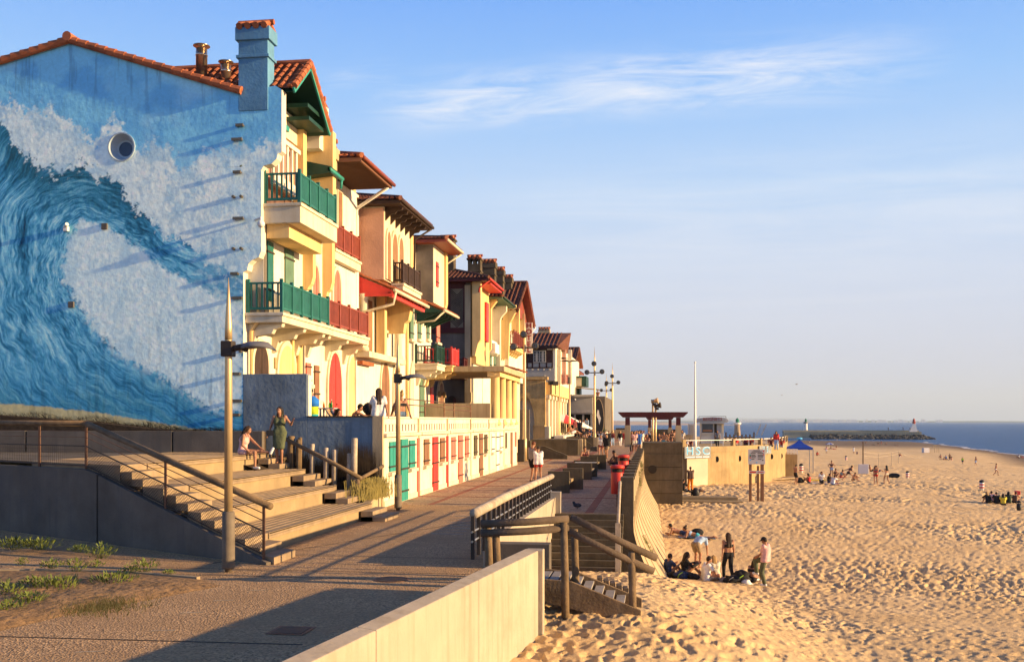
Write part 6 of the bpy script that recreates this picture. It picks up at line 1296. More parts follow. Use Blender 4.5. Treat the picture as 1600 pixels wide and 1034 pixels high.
seat(856, 890, 770, .82, .36, 2.2, 'dark concrete bench nearest to the log handrail'); seat(886, 925, 749, .78, .1, 2.6, 'dark concrete bench with a white sheet lying on top'); seat(907, 934, 736, .80, .35, 2.2, 'dark concrete bench hiding a seated woman with a bun')
x, y = G(906, 727.5, .80); mb = MB(); mb.box(x - .5, x + .5, 46.25, 46.55, .785, .80); tag(mb.build('paper_sheet', M('white_paint')), 'white sheet lying on top of the middle concrete bench', 'paper')
def wedge(px0, px1, pyb, h0, h1, th_, lb, name='ramp_cheek'):
 x0, y0 = G(px0, pyb); x1, _ = G(px1, pyb); mb = MB(); mb.prism([(x0, y0, 0), (x1, y0, 0), (x1, y0, h1), (x0 + (x1 - x0) * .15, y0, h0), (x0, y0, h0)], (0, th_, 0)); return tag(mb.build(name, M('concrete_dark'), bevel=.012), lb, 'stair cheek', 'sloping concrete cheeks of the café steps')
wedge(845, 887, 717, .92, .28, .3, 'sloping dark concrete cheek wall nearest the beach cabins'); wedge(862, 901, 711, 1.02, .3, .25, 'sloping concrete cheek wall just behind the nearest one'); wedge(905, 925, 702, 1.15, .45, .25, 'sloping concrete cheek wall below the café crowd')
t = thing('cafe_terrace', (-6, 84, 0), 'raised concrete terrace block with pale edges in front of the arcade', 'terrace')
for a, b, yb, pt, mt in ((858, 903, 711.5, 686.5, 'concrete_dark'), (904, 909.5, 711, 686, 'concrete_warm'), (911, 914.5, 707, 686, 'concrete_warm')):
 x0, y0 = G(a, yb); x1, _ = G(b, yb); mb = MB(); mb.box(x0 - (1.5 if a < 860 else 0), x1, y0 + .5, y0 + (6 if a < 860 else .9), 0, ZP(pt, x0, y0)); mb.build('block', M(mt), t, bevel=.02)
t = thing('crowd_terrace', (-7, 96, 0), 'dark concrete block on which the café crowd sits', 'terrace'); x0, y0 = G(912, 701); x1, _ = G(927, 701); mb = MB(); mb.box(x0 - 3.5, x1, y0 + .3, y0 + 22, 0, ZP(682.5, x0, y0)); mb.build('block', M('concrete_dark'), t, bevel=.02); CTZ = ZP(682.5, x0, y0)
mb = MB(); mb.box(x1 + .01, x1 + .5, y0 + .4, y0 + .9, 0, CTZ - .02); mb.build('pier', M('concrete_warm'), t)
t = thing('slat_fence', (-2, 165, 0), 'low fence of pale timber slats closing the far end of the promenade', 'fence')
for k in range(14): x = GY(945 + k * 2.6, 150); mb = MB(); mb.box(x - .11, x + .11, 150, 150.15, 0, 1.45); mb.build('slat', M('concrete_warm'), t)
mb = MB(); mb.box(GY(962, 165), GY(985, 165), 165, 165.3, 1.0, 1.6); mb.box(GY(940, 165), GY(986, 165), 165.0, 165.2, .0, .99); mb.build('board', M('dark_metal'), t)
def pergola(pxa, pxb, Y, zt, zb, pw, lb, over):
 xa, xb = GY(pxa, Y), GY(pxb, Y); t = thing('pergola', ((xa + xb) / 2, Y, zb), lb, 'pergola', 'red timber pergola frames on the terrace')
 mb = MB(); mb.prism([(xa - over, Y, zt), (xa - over, Y, zt - .06), (xa - over * .5, Y, zt - .36), (xb + over * .5, Y, zt - .36), (xb + over, Y, zt - .06), (xb + over, Y, zt)][::-1], (0, .3, 0)); mb.build('beam', M('maroon_paint'), t, bevel=.01)
 for x in (xa, xb):
  mb = MB(); mb.box(x - pw / 2, x + pw / 2, Y + .02, Y + .28, zb + 1.0, zt - .365); mb.build('post', M('maroon_paint'), t)
  mb = MB(); mb.box(x - pw * .62, x + pw * .62, Y - .06, Y + .36, zb, zb + (zt - zb) * .62); mb.build('post_casing', M('concrete_warm'), t, bevel=.01)
pergola(980.5, 1060, 66.4, ZP(643.5, 0, 66.4), 1.0, .30, 'red timber pergola frame on the pier block, the near large one', .62); pergola(1015, 1047, 112, ZP(650.5, 2, 112), .0, .34, 'smaller red pergola frame seen beneath the large one', .45)
for px, pt, Y, lb in ((1020, 627, 70, 'taller loudspeaker post among the pergola crowd'), (1024.5, 634, 72, 'shorter loudspeaker post among the pergola crowd')):
 x = GY(px, Y); z = ZP(pt, x, Y); t = thing('loudspeaker_post', (x, Y, .1), lb, 'loudspeaker'); mb = MB(); mb.tube([(x, Y, .1), (x, Y, z - .1)], .07, 8); mb.build('pole', M('pole_metal'), t, True)
 mb = MB(); mb.tube([(x - .12, Y, z), (x + .1, Y, z + .02), (x + .36, Y - .05, z + .06)], [.12, .12, .22], 8); mb.build('horn', M('pole_metal' if px < 1022 else 'dark_metal'), t); mb = MB(); mb.obox((x + .1, Y, z - .2), (.24, .2, .16)); mb.build('driver', M('dark_metal'), t)
ACX, ACY = 3.6, 96.0
arc = [(1.8, 67.2), (1.85, 84.0)]
pB = [(1068, 82.4), (1100, 83.5), (1135, 85.5), (1170, 88.5), (1200, 92.5), (1218, 97), (1227, 103), (1229, 110)]
line = [(GY(px, Y), Y) for px, Y in pB]
t = thing('bastion', (6, 95, -2.5), 'round ochre concrete terrace bastion standing in the sand', 'bastion')
zw = .62
poly = [(1.8, 82.3)] + line + [(line[-1][0] - 2, 130), (1.8, 130)]
mb = MB(); mb.prism([(x, y, -3.6) for x, y in poly], (0, 0, 3.6 + .12)); mb.build('body', M('bastion_conc', (.36, .26, .13), .2, .55, .9, .35, 18, streak=.75, dirt=(.19, .12, .05), damt=.3, dsc=.9), t)
mb = MB()
def along(pts, s):
 L_ = [0]
 for a, b in zip(pts[:-1], pts[1:]): L_.append(L_[-1] + math.dist(a, b))
 s = max(0, min(s, L_[-1] - 1e-6))
 for i in range(len(L_) - 1):
  if s <= L_[i + 1]: f = (s - L_[i]) / (L_[i + 1] - L_[i]); return (pts[i][0] + (pts[i + 1][0] - pts[i][0]) * f, pts[i][1] + (pts[i + 1][1] - pts[i][1]) * f), math.atan2(pts[i + 1][1] - pts[i][1], pts[i + 1][0] - pts[i][0])
TL = sum(math.dist(a, b) for a, b in zip(line[:-1], line[1:]))
prof = MB(); n = 40
for i in range(n):
 (xa, ya), _ = along(line, TL * i / n); (xb, yb), _ = along(line, TL * (i + 1) / n); prof.bar((xa, ya + .12, .37), (xb, yb + .12, .37), .24, .5)
prof.build('parapet', M('bastion_conc'), t)
ps = [0, .19, .36, .50, .62, .72, .84, .995]
for q in ps: (x, y), a = along(line, TL * q); mb = MB(); mb.obox((x, y + .14, .9), (.34, .30, .62), a); mb.build('pier', M('bastion_conc'), t, bevel=.02)
rl = thing('bastion_railing', (6, 85, .6), 'white tube railing between the piers of the bastion', 'railing')
for q0, q1 in zip(ps[:-1], ps[1:]):
 m_ = 4; mb = MB()
 for k in range(m_):
  (xa, ya), _ = along(line, TL * (q0 + (q1 - q0) * k / m_)); (xb, yb), _ = along(line, TL * (q0 + (q1 - q0) * (k + 1) / m_)); mb.bar((xa, ya + .12, 1.14), (xb, yb + .12, 1.14), .06, .06)
 mb.build('top_rail', M('white_paint'), rl)
 for k in (1, 2, 3) if q1 - q0 > .15 else (1, 2):
  (xa, ya), a = along(line, TL * (q0 + (q1 - q0) * k / (4 if q1 - q0 > .15 else 3))); mb = MB(); mb.box(xa - .03, xa + .03, ya + .09, ya + .15, .6, 1.12); mb.build('baluster', M('white_paint'), rl)
for px, py in ((1121, 717), (1156, 716), (1206, 713), (1221, 712)):
 Yq = [84.7, 87.3, 93.7, 99.0][[1121, 1156, 1206, 1221].index(px)]; x = GY(px, Yq); z = ZP(py, x, Yq); mb = MB(); mb.prism([(x + .11 * math.cos(k * .524), Yq - .16, z + .24 * math.sin(k * .524)) for k in range(12)][::-1], (0, .6, 0)); mb.build('weep_hole', M('dark_gap'), t)
mb = MB(); Yq = 84.55; mb.prism([(GY(1073.5, 82.3), 82.3, -2.8), (GY(1106, 83.45), 83.45, -2.8), (GY(1106, 83.45), 83.45, -.25), (GY(1073.5, 82.3), 82.3, -.25)], (-.05, .4, 0)); mb.build('white_panel', M('panel_white', (.62, .52, .36), .1, .8), t)
mb = MB(); mb.box(GY(1228.5, 103), GY(1247, 103), 103.5, 112, -3.6, ZP(709, 12, 103)); mb.build('lower_wing', M('bastion_conc'), t)
rl2 = MB(); xa, xb = GY(1230, 102.3), GY(1246, 102.3)
for k in range(8): x = xa + (xb - xa) * k / 7; rl2.box(x - .03, x + .03, 102.2, 102.26, ZP(709, 12, 103), ZP(701, 12, 103))
for pz in (701, 705): z = ZP(pz, 12, 103); rl2.bar((xa, 102.23, z), (xb, 102.23, z), .05, .05)
rl2.build('wing_railing', M('white_paint'), t)
def wall_sign(pxa, pxb, Ya, Yb, pyt, pyb, txt, lb, sub=True):
 xa, xb = GY(pxa, Ya), GY(pxb, Yb); ang = math.atan2(Yb - Ya, xb - xa); Lw = math.hypot(xb - xa, Yb - Ya); xm, ym = (xa + xb) / 2, (Ya + Yb) / 2; zt, zb = ZP(pyt, xm, ym), ZP(pyb, xm, ym)
 t = thing('wall_sign', (xm, ym, (zt + zb) / 2), lb, 'sign', 'blue lettered signs on the bastion'); nx, ny = math.sin(ang), -math.cos(ang)
 mb = MB(); mb.obox((xm, ym, (zt + zb) / 2), (Lw, .08, zt - zb), ang); mb.build('panel', M('sign_grey', (.22, .24, .25), .25, 4, .6, .05), t)
 h = zt - zb; s_ = Lw / 3.35; dz = h * .10 if sub else 0; cx = math.cos(ang); cy = math.sin(ang)
 for k, c in enumerate(txt):
  off = (k - (len(txt) - 1) / 2) * (Lw * .31)
  for (e, mt, d, sc) in (((.16, 'sign_letter_white', .05, 1.06)), (.03, 'sign_letter_blue', .062, 1.0)):
   o = text(t, c, (xm + cx * off + nx * d, ym + cy * off + ny * d, (zt + zb) / 2 + dz), h * .92 * sc, mt, .006, (math.pi / 2, 0, ang), 'letter', sx=1.12 * Lw / (h * 2.55) if len(txt) == 3 else .9); o.data.offset = e * .14
 if sub:
  mb = MB()
  for a, b in ((-.44, -.12), (-.08, .16), (.2, .44)): mb.obox((xm + cx * (a + b) / 2 * Lw + nx * .045, ym + cy * (a + b) / 2 * Lw + ny * .045, zb + h * .10), ((b - a) * Lw, .01, h * .10), ang)
  mb.build('caption_strip', M('sign_letter_white'), t)
M('sign_letter_white', (.72, .74, .74), .03, 2, .5, 0); M('sign_letter_blue', (.10, .42, .72), .05, 2, .5, 0)
wall_sign(1069.5, 1110, 82.0, 83.55, 697.5, 715.5, 'HSC', 'grey panel lettered HSC in light blue above the white wall panel'); wall_sign(1186, 1204.5, 90.1, 92.8, 696, 709, 'HS', 'smaller blue lettered panel half hidden by the notice board', False)
x = GY(1086, 92); t = thing('flag_pole', (x, 92, .1), 'tall bare white flagpole on the bastion', 'flagpole'); zt = ZP(567, x, 92); mb = MB(); mb.lathe((x, 92, .1), [(.12, 0), (.115, 2), (.05, zt - .15), (.04, zt - .1)], 12); mb.build('pole', M('white_paint'), t, True); mb = MB(); mb.ball((x, 92, zt + .06), .09, 10, 8); mb.build('finial', M('white_paint'), t, True); mb = MB(); mb.lathe((x, 92, .05), [(.17, 0), (.17, .9), (.13, .95)], 12); mb.build('sleeve', M('white_paint'), t, True)
YK = 118; kx0, kx1 = GY(1095, YK), GY(1131, YK); t = thing('kiosk', ((kx0 + kx1) / 2, YK + 1, .1), 'grey-white beignets kiosk with a serving window and curved roof board', 'kiosk'); zk = lambda py: ZP(py, kx0, YK)
mb = MB(); mb.box(kx0, kx1, YK + .02, YK + 2.6, .1, zk(660)); mb.build('body', M('kiosk_white', (.42, .44, .45), .08, 1, .5, .03), t, bevel=.02)
mb = MB(); mb.prism([(kx0 - .35, YK - .35, zk(660)), (kx1 + .35, YK - .35, zk(660)), (kx1 + .55, YK - .35, zk(657)), (kx1 + .3, YK - .35, zk(653)), (kx0 - .3, YK - .35, zk(653)), (kx0 - .6, YK - .35, zk(657))], (0, 3.2, 0)); mb.build('roof', M('kiosk_white'), t, bevel=.02)
mb = MB(); mb.prism([(kx0 - .2, YK - .5, zk(657.4)), (kx1 + .2, YK - .5, zk(657.4)), (kx1 + .1, YK - .5, zk(652.6)), ((kx0 + kx1) / 2, YK - .5, zk(651.4)), (kx0 - .1, YK - .5, zk(652.6))], (0, .12, 0)); mb.build('roof_board', M('sign_grey2', (.36, .38, .40), .05), t)
text(t, 'BEIGNETS', ((kx0 + kx1) / 2, YK - .52, zk(654.8)), .50, 'redbrown_paint', .008, name='lettering')
mb = MB(); mb.box(kx0 - .1, kx1 + .1, YK - .6, YK + .0, zk(661.5), zk(660.3)); mb.build('awning', M('kiosk_white'), t)
a, b = GY(1097, YK), GY(1114, YK); mb = MB(); mb.box(a, b, YK - .02, YK + .015, zk(675.5), zk(662)); w = mb.build('serving_window', M('glass_dark'), t); mb = MB(); mb.box(a + .1, b - .1, YK - .03, YK - .022, zk(674), zk(671)); mb.build('display', M('brown_wood'), w); mb = MB(); mb.box(a - .05, b + .05, YK - .25, YK - .03, zk(677.5), zk(676)); mb.build('counter', M('kiosk_white'), w)
mb = MB(); mb.box(GY(1116, YK), GY(1120, YK), YK - .01, YK + .015, .15, zk(662)); mb.build('door', M('dark_gap'), t); mb = MB(); mb.box(GY(1127.5, YK), GY(1131, YK), YK - .03, YK + .015, zk(676), zk(662)); mb.build('poster', M('cream'), t)
mb = MB();
for px in (1092, 1134): x = GY(px, YK); mb.bar((x, YK - .3, zk(653)), (x, YK - .3, zk(650.3)), .05, .05)
mb.bar((GY(1092, YK), YK - .3, zk(650.3)), (GY(1134, YK), YK - .3, zk(650.3)), .05, .05); mb.build('roof_rail', M('dark_metal'), t)
t = thing('service_box', (GY(1080, 125), 125, .1), 'plain pale box container behind the flagpole', 'container'); mb = MB(); mb.box(GY(1076, 125), GY(1086, 125), 125, 128, .1, ZP(662, 5, 125)); mb.build('body', M('kiosk_white'), t, bevel=.02); mb = MB(); mb.box(GY(1077, 125) + .1, GY(1085, 125) - .1, 124.97, 125, .3, ZP(664, 5, 125)); mb.build('door', M('grey_white'), t)
for px, pt, lb in ((1182, 661.5, 'slanting grey post at the beach edge, nearer the kiosk'), (1190, 663, 'slanting grey post at the beach edge, nearer the red-shirted woman')):
 Yq = 112; x0, x1 = GY(px - .5, Yq), GY(px + 7.2, Yq); mb = MB(); mb.bar((x0, Yq, ZP(680, x0, Yq)), (x1, Yq, ZP(pt, x1, Yq)), .12, .12); tag(mb.build('slanting_post', M('rail_grey')), lb, 'post', 'slanting posts behind the bastion')
t = thing('terrace_planter', (3, 116, .1), 'long low sand-coloured planter box behind the bastion rail', 'planter'); mb = MB(); mb.box(GY(1066, 117), GY(1082, 117), 117, 118.5, .1, 1.1); mb.build('box', M('concrete_warm'), t); mb = MB(); mb.box(GY(1064, 117), GY(1084, 117), 116.95, 118.55, 1.101, 1.2); mb.build('coping', M('concrete_light'), t)
t = thing('terrace_backdrop_wall', (1, 122, .1), 'brown concrete wall behind the pergola crowd', 'wall'); mb = MB(); mb.box(GY(1020, 122), GY(1060, 122), 122, 122.4, .05, ZP(670.5, 2, 122)); mb.build('wall', M('concrete_dark'), t)
t = thing('sand_steps', (4, 64, -2.8), 'wide low concrete steps half buried in the sand beside the pier block', 'steps')
for k in range(3):
 mb = MB(); mb.box(1.82, GY(1166 - 6 * k, 65), 63.6 + k * .9, 66.6, -3.2, -2.55 + .02 + k * .19 - .02); mb.build('step', M('stone_step'), t, bevel=.02)
mb = MB(); q0 = SG(1124, 755); q1 = SG(1246, 747); mb.bar((q0[0], q0[1], q0[2] + .1), (q1[0], q1[1], q1[2] + .15), 1.6, .14); o = tag(mb.build('boardwalk', M('deck_wood')), 'plank boardwalk running along the foot of the bastion', 'boardwalk')
def at_sand(px, py, dz=0): X, Y, Z = SG(px, py); return X, Y, Z + dz
x, y, z = at_sand(1183, 783); t = thing('notice_board', (x, y, z), 'white beach safety notice on three brown timber posts', 'notice board'); d_ = dep(x, y); pm = d_ / FPX
zz = lambda py: ZP(py, x, y)
for px, w, dy in ((1172.5, .17, 0), (1184.5, .14, .5), (1191, .22, .15)):
 xx = GY(px, y + dy); mb = MB(); mb.box(xx - w / 2, xx + w / 2, y + dy, y + dy + .12, z - .6, zz(706 if px != 1184.5 else 728)); mb.build('post', M('brown_wood'), t, bevel=.01)
xa, xb = GY(1169, y), GY(1195.5, y); mb = MB(); mb.box(xa, xb, y - .05, y - .004, zz(725), zz(701.5)); mb.build('panel', M('notice_white', (.56, .53, .50), .03, 2, .5, 0), t, bevel=.006)
mb = MB()
for k, (a, b, r) in enumerate(((.3, .7, .09), (.2, .8, .17), (.14, .44, .27), (.54, .9, .27), (.18, .42, .38), (.56, .86, .38), (.18, .46, .46), (.56, .9, .46), (.18, .44, .55), (.56, .88, .55), (.18, .36, .66), (.56, .78, .66))):
 zt = zz(701.5) - (zz(701.5) - zz(725)) * r; mb.box(xa + (xb - xa) * a, xa + (xb - xa) * b, y - .056, y - .051, zt - .022, zt + .022)
mb.build('text_line', M('dark_metal'), t)
for u_, v_, c in ((.12, .38, 'teal_paint'), (.12, .47, 'olive_paint'), (.12, .57, 'red_paint'), (.12, .72, 'sign_letter_blue'), (.86, .72, 'dark_metal'), (.9, .12, 'red_paint'), (.9, .36, 'red_paint'), (.5, .88, 'sign_letter_blue')):
 zt = zz(701.5) - (zz(701.5) - zz(725)) * v_; xx = xa + (xb - xa) * u_; mb = MB(); mb.tube([(xx, y - .058, zt), (xx, y - .05, zt)], .045, 10); mb.build('symbol', M(c), t)
mb = MB(); mb.box(xa + .05, xb - .03, y - .05, y - .004, zz(739.5), zz(735)); s2 = mb.build('strip_sign', M('notice_white'), t); mb = MB(); mb.box(xa + .1, xa + .5, y - .056, y - .051, zz(738.4), zz(736)); mb.box(xa + .62, xb - .1, y - .056, y - .051, zz(737.8), zz(736.6)); mb.build('red_text_strip', M('red_paint'), s2)
Yt = 118; px = 1249; x = GY(px, Yt); zt = ZP(686, x, Yt); zb = ZP(699, x, Yt); w = (GY(1266, Yt) - GY(1229, Yt)) / 2; t = thing('canopy_tent', (x, Yt, -3), 'royal blue pop-up canopy tent on the sand', 'tent')
mb = MB(); c4 = [(x + sx_ * w, Yt + sy_ * w, zb) for sx_, sy_ in ((-1, -1), (1, -1), (1, 1), (-1, 1))]; mid = [(x + sx_ * w * .35, Yt + sy_ * w * .35, zb + (zt - zb) * .5) for sx_, sy_ in ((-1, -1), (1, -1), (1, 1), (-1, 1))]
mb.add(c4 + mid + [(x, Yt, zt)] + [(a, b, c - .22) for a, b, c in c4], [(0, 1, 5, 4), (1, 2, 6, 5), (2, 3, 7, 6), (3, 0, 4, 7), (4, 5, 8), (5, 6, 8), (6, 7, 8), (7, 4, 8), (9, 10, 1, 0), (10, 11, 2, 1), (11, 12, 3, 2), (12, 9, 0, 3)]); mb.build('canopy', M('tent_blue', (.012, .05, .33), .08, 2, .6, .05), t)
for a, b, c in c4: mb = MB(); mb.box(a - .04, a + .04, b - .04, b + .04, float(sand_base(a, b)) - .1, c - .1); mb.build('leg', M('steel'), t)
mb = MB(); mb.ball((x, Yt, zt + .08), (.35, .3, .16), 10, 6); mb.build('peak_cap', M('sign_letter_blue'), t)
def beach_bin(px, pyb, pyt, lb, col='w'):
 x, y, z = at_sand(px, pyb); h = (pyb - pyt) / FPX * dep(x, y); r = h * .22; t = thing('beach_bin', (x, y, z), lb, 'beach bin', 'bins on the beach')
 if col == 'w':
  mb = MB(); mb.lathe((x, y, z - .1), [(r * .8, 0), (r, h * .45), (r, h * .85)], 14); mb.build('body', M('white_paint'), t, True)
  for q in (.3, .58): mb = MB(); mb.lathe((x, y, z + h * q - .1), [(r * 1.02, 0), (r * 1.03, h * .13)], 14); mb.build('red_stripe', M('red_paint'), t, True)
 else: mb = MB(); mb.lathe((x, y, z - .1), [(r * .8, 0), (r, h * .45), (r, h * .85)], 14); mb.build('body', M('black_plastic'), t, True)
 mb = MB(); mb.lathe((x, y, z + h * .75), [(r * 1.06, 0), (r * 1.15, h * .08), (r * .9, h * .18), (r * .4, h * .24)], 12); mb.build('bin_bag', M('black_plastic'), t, True)
beach_bin(1534, 766, 750, 'red striped white bin alone in smooth sand'); beach_bin(1418, 747, 735.5, 'striped bin between the net and the trodden sand'); beach_bin(1322, 719.5, 712, 'small far striped bin behind the white board'); beach_bin(1252, 738, 724, 'striped bin behind the man in black shorts'); beach_bin(1231, 741, 722, 'striped bin with black bag against the bastion'); beach_bin(1592, 797, 781, 'all-black bin beside the seated group of six', 'b')
def board_frame(px0, px1, pyt, pyb, Yd, lb, ang=0):
 xa, xb = GY(px0, Yd), GY(px1, Yd); z0, z1 = ZP(pyb, xa, Yd), ZP(pyt, xa, Yd); t = thing('padded_board', ((xa + xb) / 2, Yd, z0), lb, 'board'); mb = MB(); mb.obox(((xa + xb) / 2, Yd, (z0 + z1) / 2), (xb - xa, .3, z1 - z0), ang); mb.build('pad', M('pad_white', (.55, .53, .55), .05, 2, .6, .05), t, bevel=.03)
 mb = MB(); mb.obox(((xa + xb) / 2, Yd + .2, z1 + .9), (.12, .12, 3.4), ang); mb.build('mast', M('log_wood'), t); return (xa + xb) / 2, z1
X_, Y_1, Z_1 = SG(1349, 740); mx, mz = board_frame(1341, 1357, 725, 740, Y_1, 'square pale padded board at the foot of the net mast')
t = thing('beach_net', (mx + 4, Y_1 + 10, -3), 'faint net stretched between thin posts across the sand', 'net'); pts = [SG(1373, 733), SG(1393, 728), SG(1404, 724)]
for k, (a, b, c) in enumerate(pts): mb = MB(); mb.tube([(a, b, c), (a, b, c + 2.2)], .035, 6); mb.build('post', M('log_pale'), t)
ropes = MB(); q = [(mx, Y_1 + .2, mz + 1.4)] + [(a, b, c + 2.2) for a, b, c in pts] + [SG(1440, 715)]
for z_ in (0, -.45):
 for a, b in zip(q[:-1], q[1:]): ropes.bar((a[0], a[1], a[2] + z_), (b[0], b[1], b[2] + z_), .03, .03)
ropes.build('rope', M('log_pale'), t)
X_, Y_2, Z_2 = SG(1447, 707); xa, xb = GY(1441.5, Y_2), GY(1451, Y_2); t = thing('goal_frame', ((xa + xb) / 2, Y_2, Z_2), 'white padded box with slanting metal frame near the water', 'goal'); mb = MB(); mb.obox(((xa + xb) / 2, Y_2, Z_2 + (ZP(699.5, xa, Y_2) - Z_2) / 2), (xb - xa, 1.2, ZP(699.5, xa, Y_2) - Z_2), .25); mb.build('pad', M('pad_white'), t, bevel=.03); mb = MB(); xe_, ze_ = GY(1464, Y_2), ZP(694.5, xb, Y_2)
mb.bar((xb, Y_2, ZP(701, xb, Y_2)), (xe_, Y_2, ze_), .12, .12)
for px in (1460, 1464, 1467): x = GY(px, Y_2); mb.bar((x, Y_2, Z_2), (x, Y_2, ze_ - .1), .1, .1)
mb.build('frame', M('pole_metal'), t)
x, y, z = at_sand(1296, 699); t = thing('sun_umbrella', (x, y, z), 'small pale striped beach umbrella low over the sand', 'umbrella'); r = 1.5
for k in range(8): mb = MB(); a0, a1 = k * .785, (k + 1) * .785; mb.add([(x, y, z + 1.7), (x + r * math.cos(a0), y + r * math.sin(a0), z + 1.1), (x + r * math.cos(a1), y + r * math.sin(a1), z + 1.1)], [(0, 1, 2)]); mb.build('canopy_panel', M('white_paint' if k % 2 else 'tent_blue'), t)
mb = MB(); mb.tube([(x, y, z - .1), (x, y, z + 1.7)], .03, 6); mb.build('pole', M('white_paint'), t)
def gull(px, py, Y, s, roll, lb):
 x = GY(px, Y); z = ZP(py, x, Y); c, sn = math.cos(roll), math.sin(roll); mb = MB(); mb.ball((x, Y, z), (.16 * s, .10 * s, .09 * s), 10, 6); mb.ball((x - .18 * s, Y - .02, z + .02 * s), (.07 * s, .06 * s, .06 * s), 8, 6); mb.add([(x + .14 * s, Y, z), (x + .30 * s, Y + .06 * s, z + .01), (x + .30 * s, Y - .06 * s, z + .01)], [(0, 1, 2)])
 for q in (-1, 1):
  P = lambda u_, w: (x + q * u_ * s * c, Y + w * s, z + q * u_ * s * sn + abs(u_) * .25 * s)
  mb.add([P(.05, -.1), P(.05, .1), P(.38, .09), P(.38, -.11), P(.72, .16)], [(0, 1, 2, 3), (3, 2, 4)])
 return tag(mb.build('gull', M('gull_grey', (.38, .38, .38), .1, 4)), lb, 'gull', 'gulls gliding over the bay')
gull(1245, 600, 130, .78, .25, 'grey gull banking, the higher of two against the sky'); gull(1222, 617, 130, .5, .1, 'pale gull flying, the lower of two against the sky'); gull(1283, 665.5, 160, .5, .1, 'gull skimming in front of the sea horizon'); gull(1298, 661.5, 160, .55, .2, 'gull just above the horizon beyond the light'); gull(1188, 665, 140, .55, .1, 'gull passing behind the slanting posts')
x, y = G(902, 795); mb = MB(); mb.ball((x, y, .12), (.13, .08, .07), 10, 7); mb.ball((x - .11, y, .20), .045, 8, 6); mb.tube([(x - .07, y, .14), (x - .11, y, .2)], [.05, .035], 8); mb.add([(x + .08, y - .03, .13), (x + .24, y - .03, .10), (x + .24, y + .03, .10), (x + .08, y + .03, .13)], [(0, 1, 2, 3)]); mb.tube([(x, y - .02, .1), (x, y - .02, 0)], .008, 5); mb.tube([(x, y + .02, .1), (x, y + .02, 0)], .008, 5); tag(mb.build('pigeon', M('pigeon_grey', (.05, .05, .055), .2, 8), None, True), 'dark pigeon standing on the shaded paving', 'pigeon')
Yq = 33.0; x0, x1 = GY(499, Yq), GY(525, Yq); zt = ZP(637, x0, Yq); t = thing('side_table', ((x0 + x1) / 2, Yq, TFL), 'small grey plastic table holding bottles', 'table'); mb = MB(); mb.box(x0, x1, Yq - .2, Yq + .25, zt - .04, zt); mb.build('table_top', M('plastic_grey', (.45, .42, .38), .05, 3, .5, 0), t, bevel=.01)
for a in (.15, .85):
 for b in (-.15, .2): mb = MB(); mb.box(x0 + (x1 - x0) * a - .03, x0 + (x1 - x0) * a + .03, Yq + b - .03, Yq + b + .03, TFL, zt - .041); mb.build('leg', M('plastic_grey'), t)
for px, h, mt, lb in ((506, .20, 'bottle_orange', 'orange bottle standing alone on the small table'), (515, .20, 'bottle_lime', 'lime green bottle on the small table'), (518, .26, 'bottle_green', 'tall dark green bottle on the small table')):
 x = GY(px, Yq); c = {'bottle_orange': (.7, .2, .02), 'bottle_lime': (.25, .6, .05), 'bottle_green': (.03, .2, .05)}[mt]; t = thing('bottle', (x, Yq, zt), lb, 'bottle', 'bottles on the small table'); mb = MB(); mb.lathe((x, Yq, zt), [(.04, 0), (.042, h * .6), (.016, h * .8), (.016, h)], 10); mb.build('body', M(mt, c, .05, 3, .2, 0), t, True); mb = MB(); mb.lathe((x, Yq, zt + h + .001), [(.018, 0), (.018, .02)], 8); mb.build('cap', M('white_paint'), t)
def deck_chair(px, Y, lb, mt):
 x = GY(px, Y); t = thing('deck_chair', (x, Y, TFL), lb, 'deck chair', 'deck chairs on the terrace'); A = (x + .55, .34); B = (x - .15, 1.0)
 mb = MB(); mb.add([(x + .75, Y - .25, TFL + .32), (x + .1, Y - .25, TFL + .30), (x - .35, Y - .25, TFL + 1.0), (x - .35, Y + .25, TFL + 1.0), (x + .1, Y + .25, TFL + .30), (x + .75, Y + .25, TFL + .32)], [(0, 1, 4, 5), (1, 2, 3, 4)]); mb.build('canvas', M(mt), t)
 for s in (-.27, .27):
  mb = MB(); mb.tube([(x + .75, Y + s, TFL + .32), (x + .1, Y + s, TFL + .30), (x - .37, Y + s, TFL + 1.04)], .02, 6); mb.tube([(x + .6, Y + s, TFL), (x + .1, Y + s, TFL + .3), (x - .2, Y + s, TFL)], .018, 6); mb.build('frame', M('frame_blue', (.04, .06, .12), .1, 3, .4, 0, metal=.4), t)
deck_chair(528, 32.6, 'blue-framed canvas deck chair with reclining bather', 'stone_step'); deck_chair(536, 34.4, 'deck chair piled with dark red towels farther from the parapet', 'maroon_paint'); deck_chair(482, 32.4, 'dark folding chair beside the standing man with a towel', 'dark_metal')
x, y, z = at_sand(1241, 751)
def V3(*a): return np.array(a, float)
def unit(v): return v / (np.linalg.norm(v) + 1e-9)
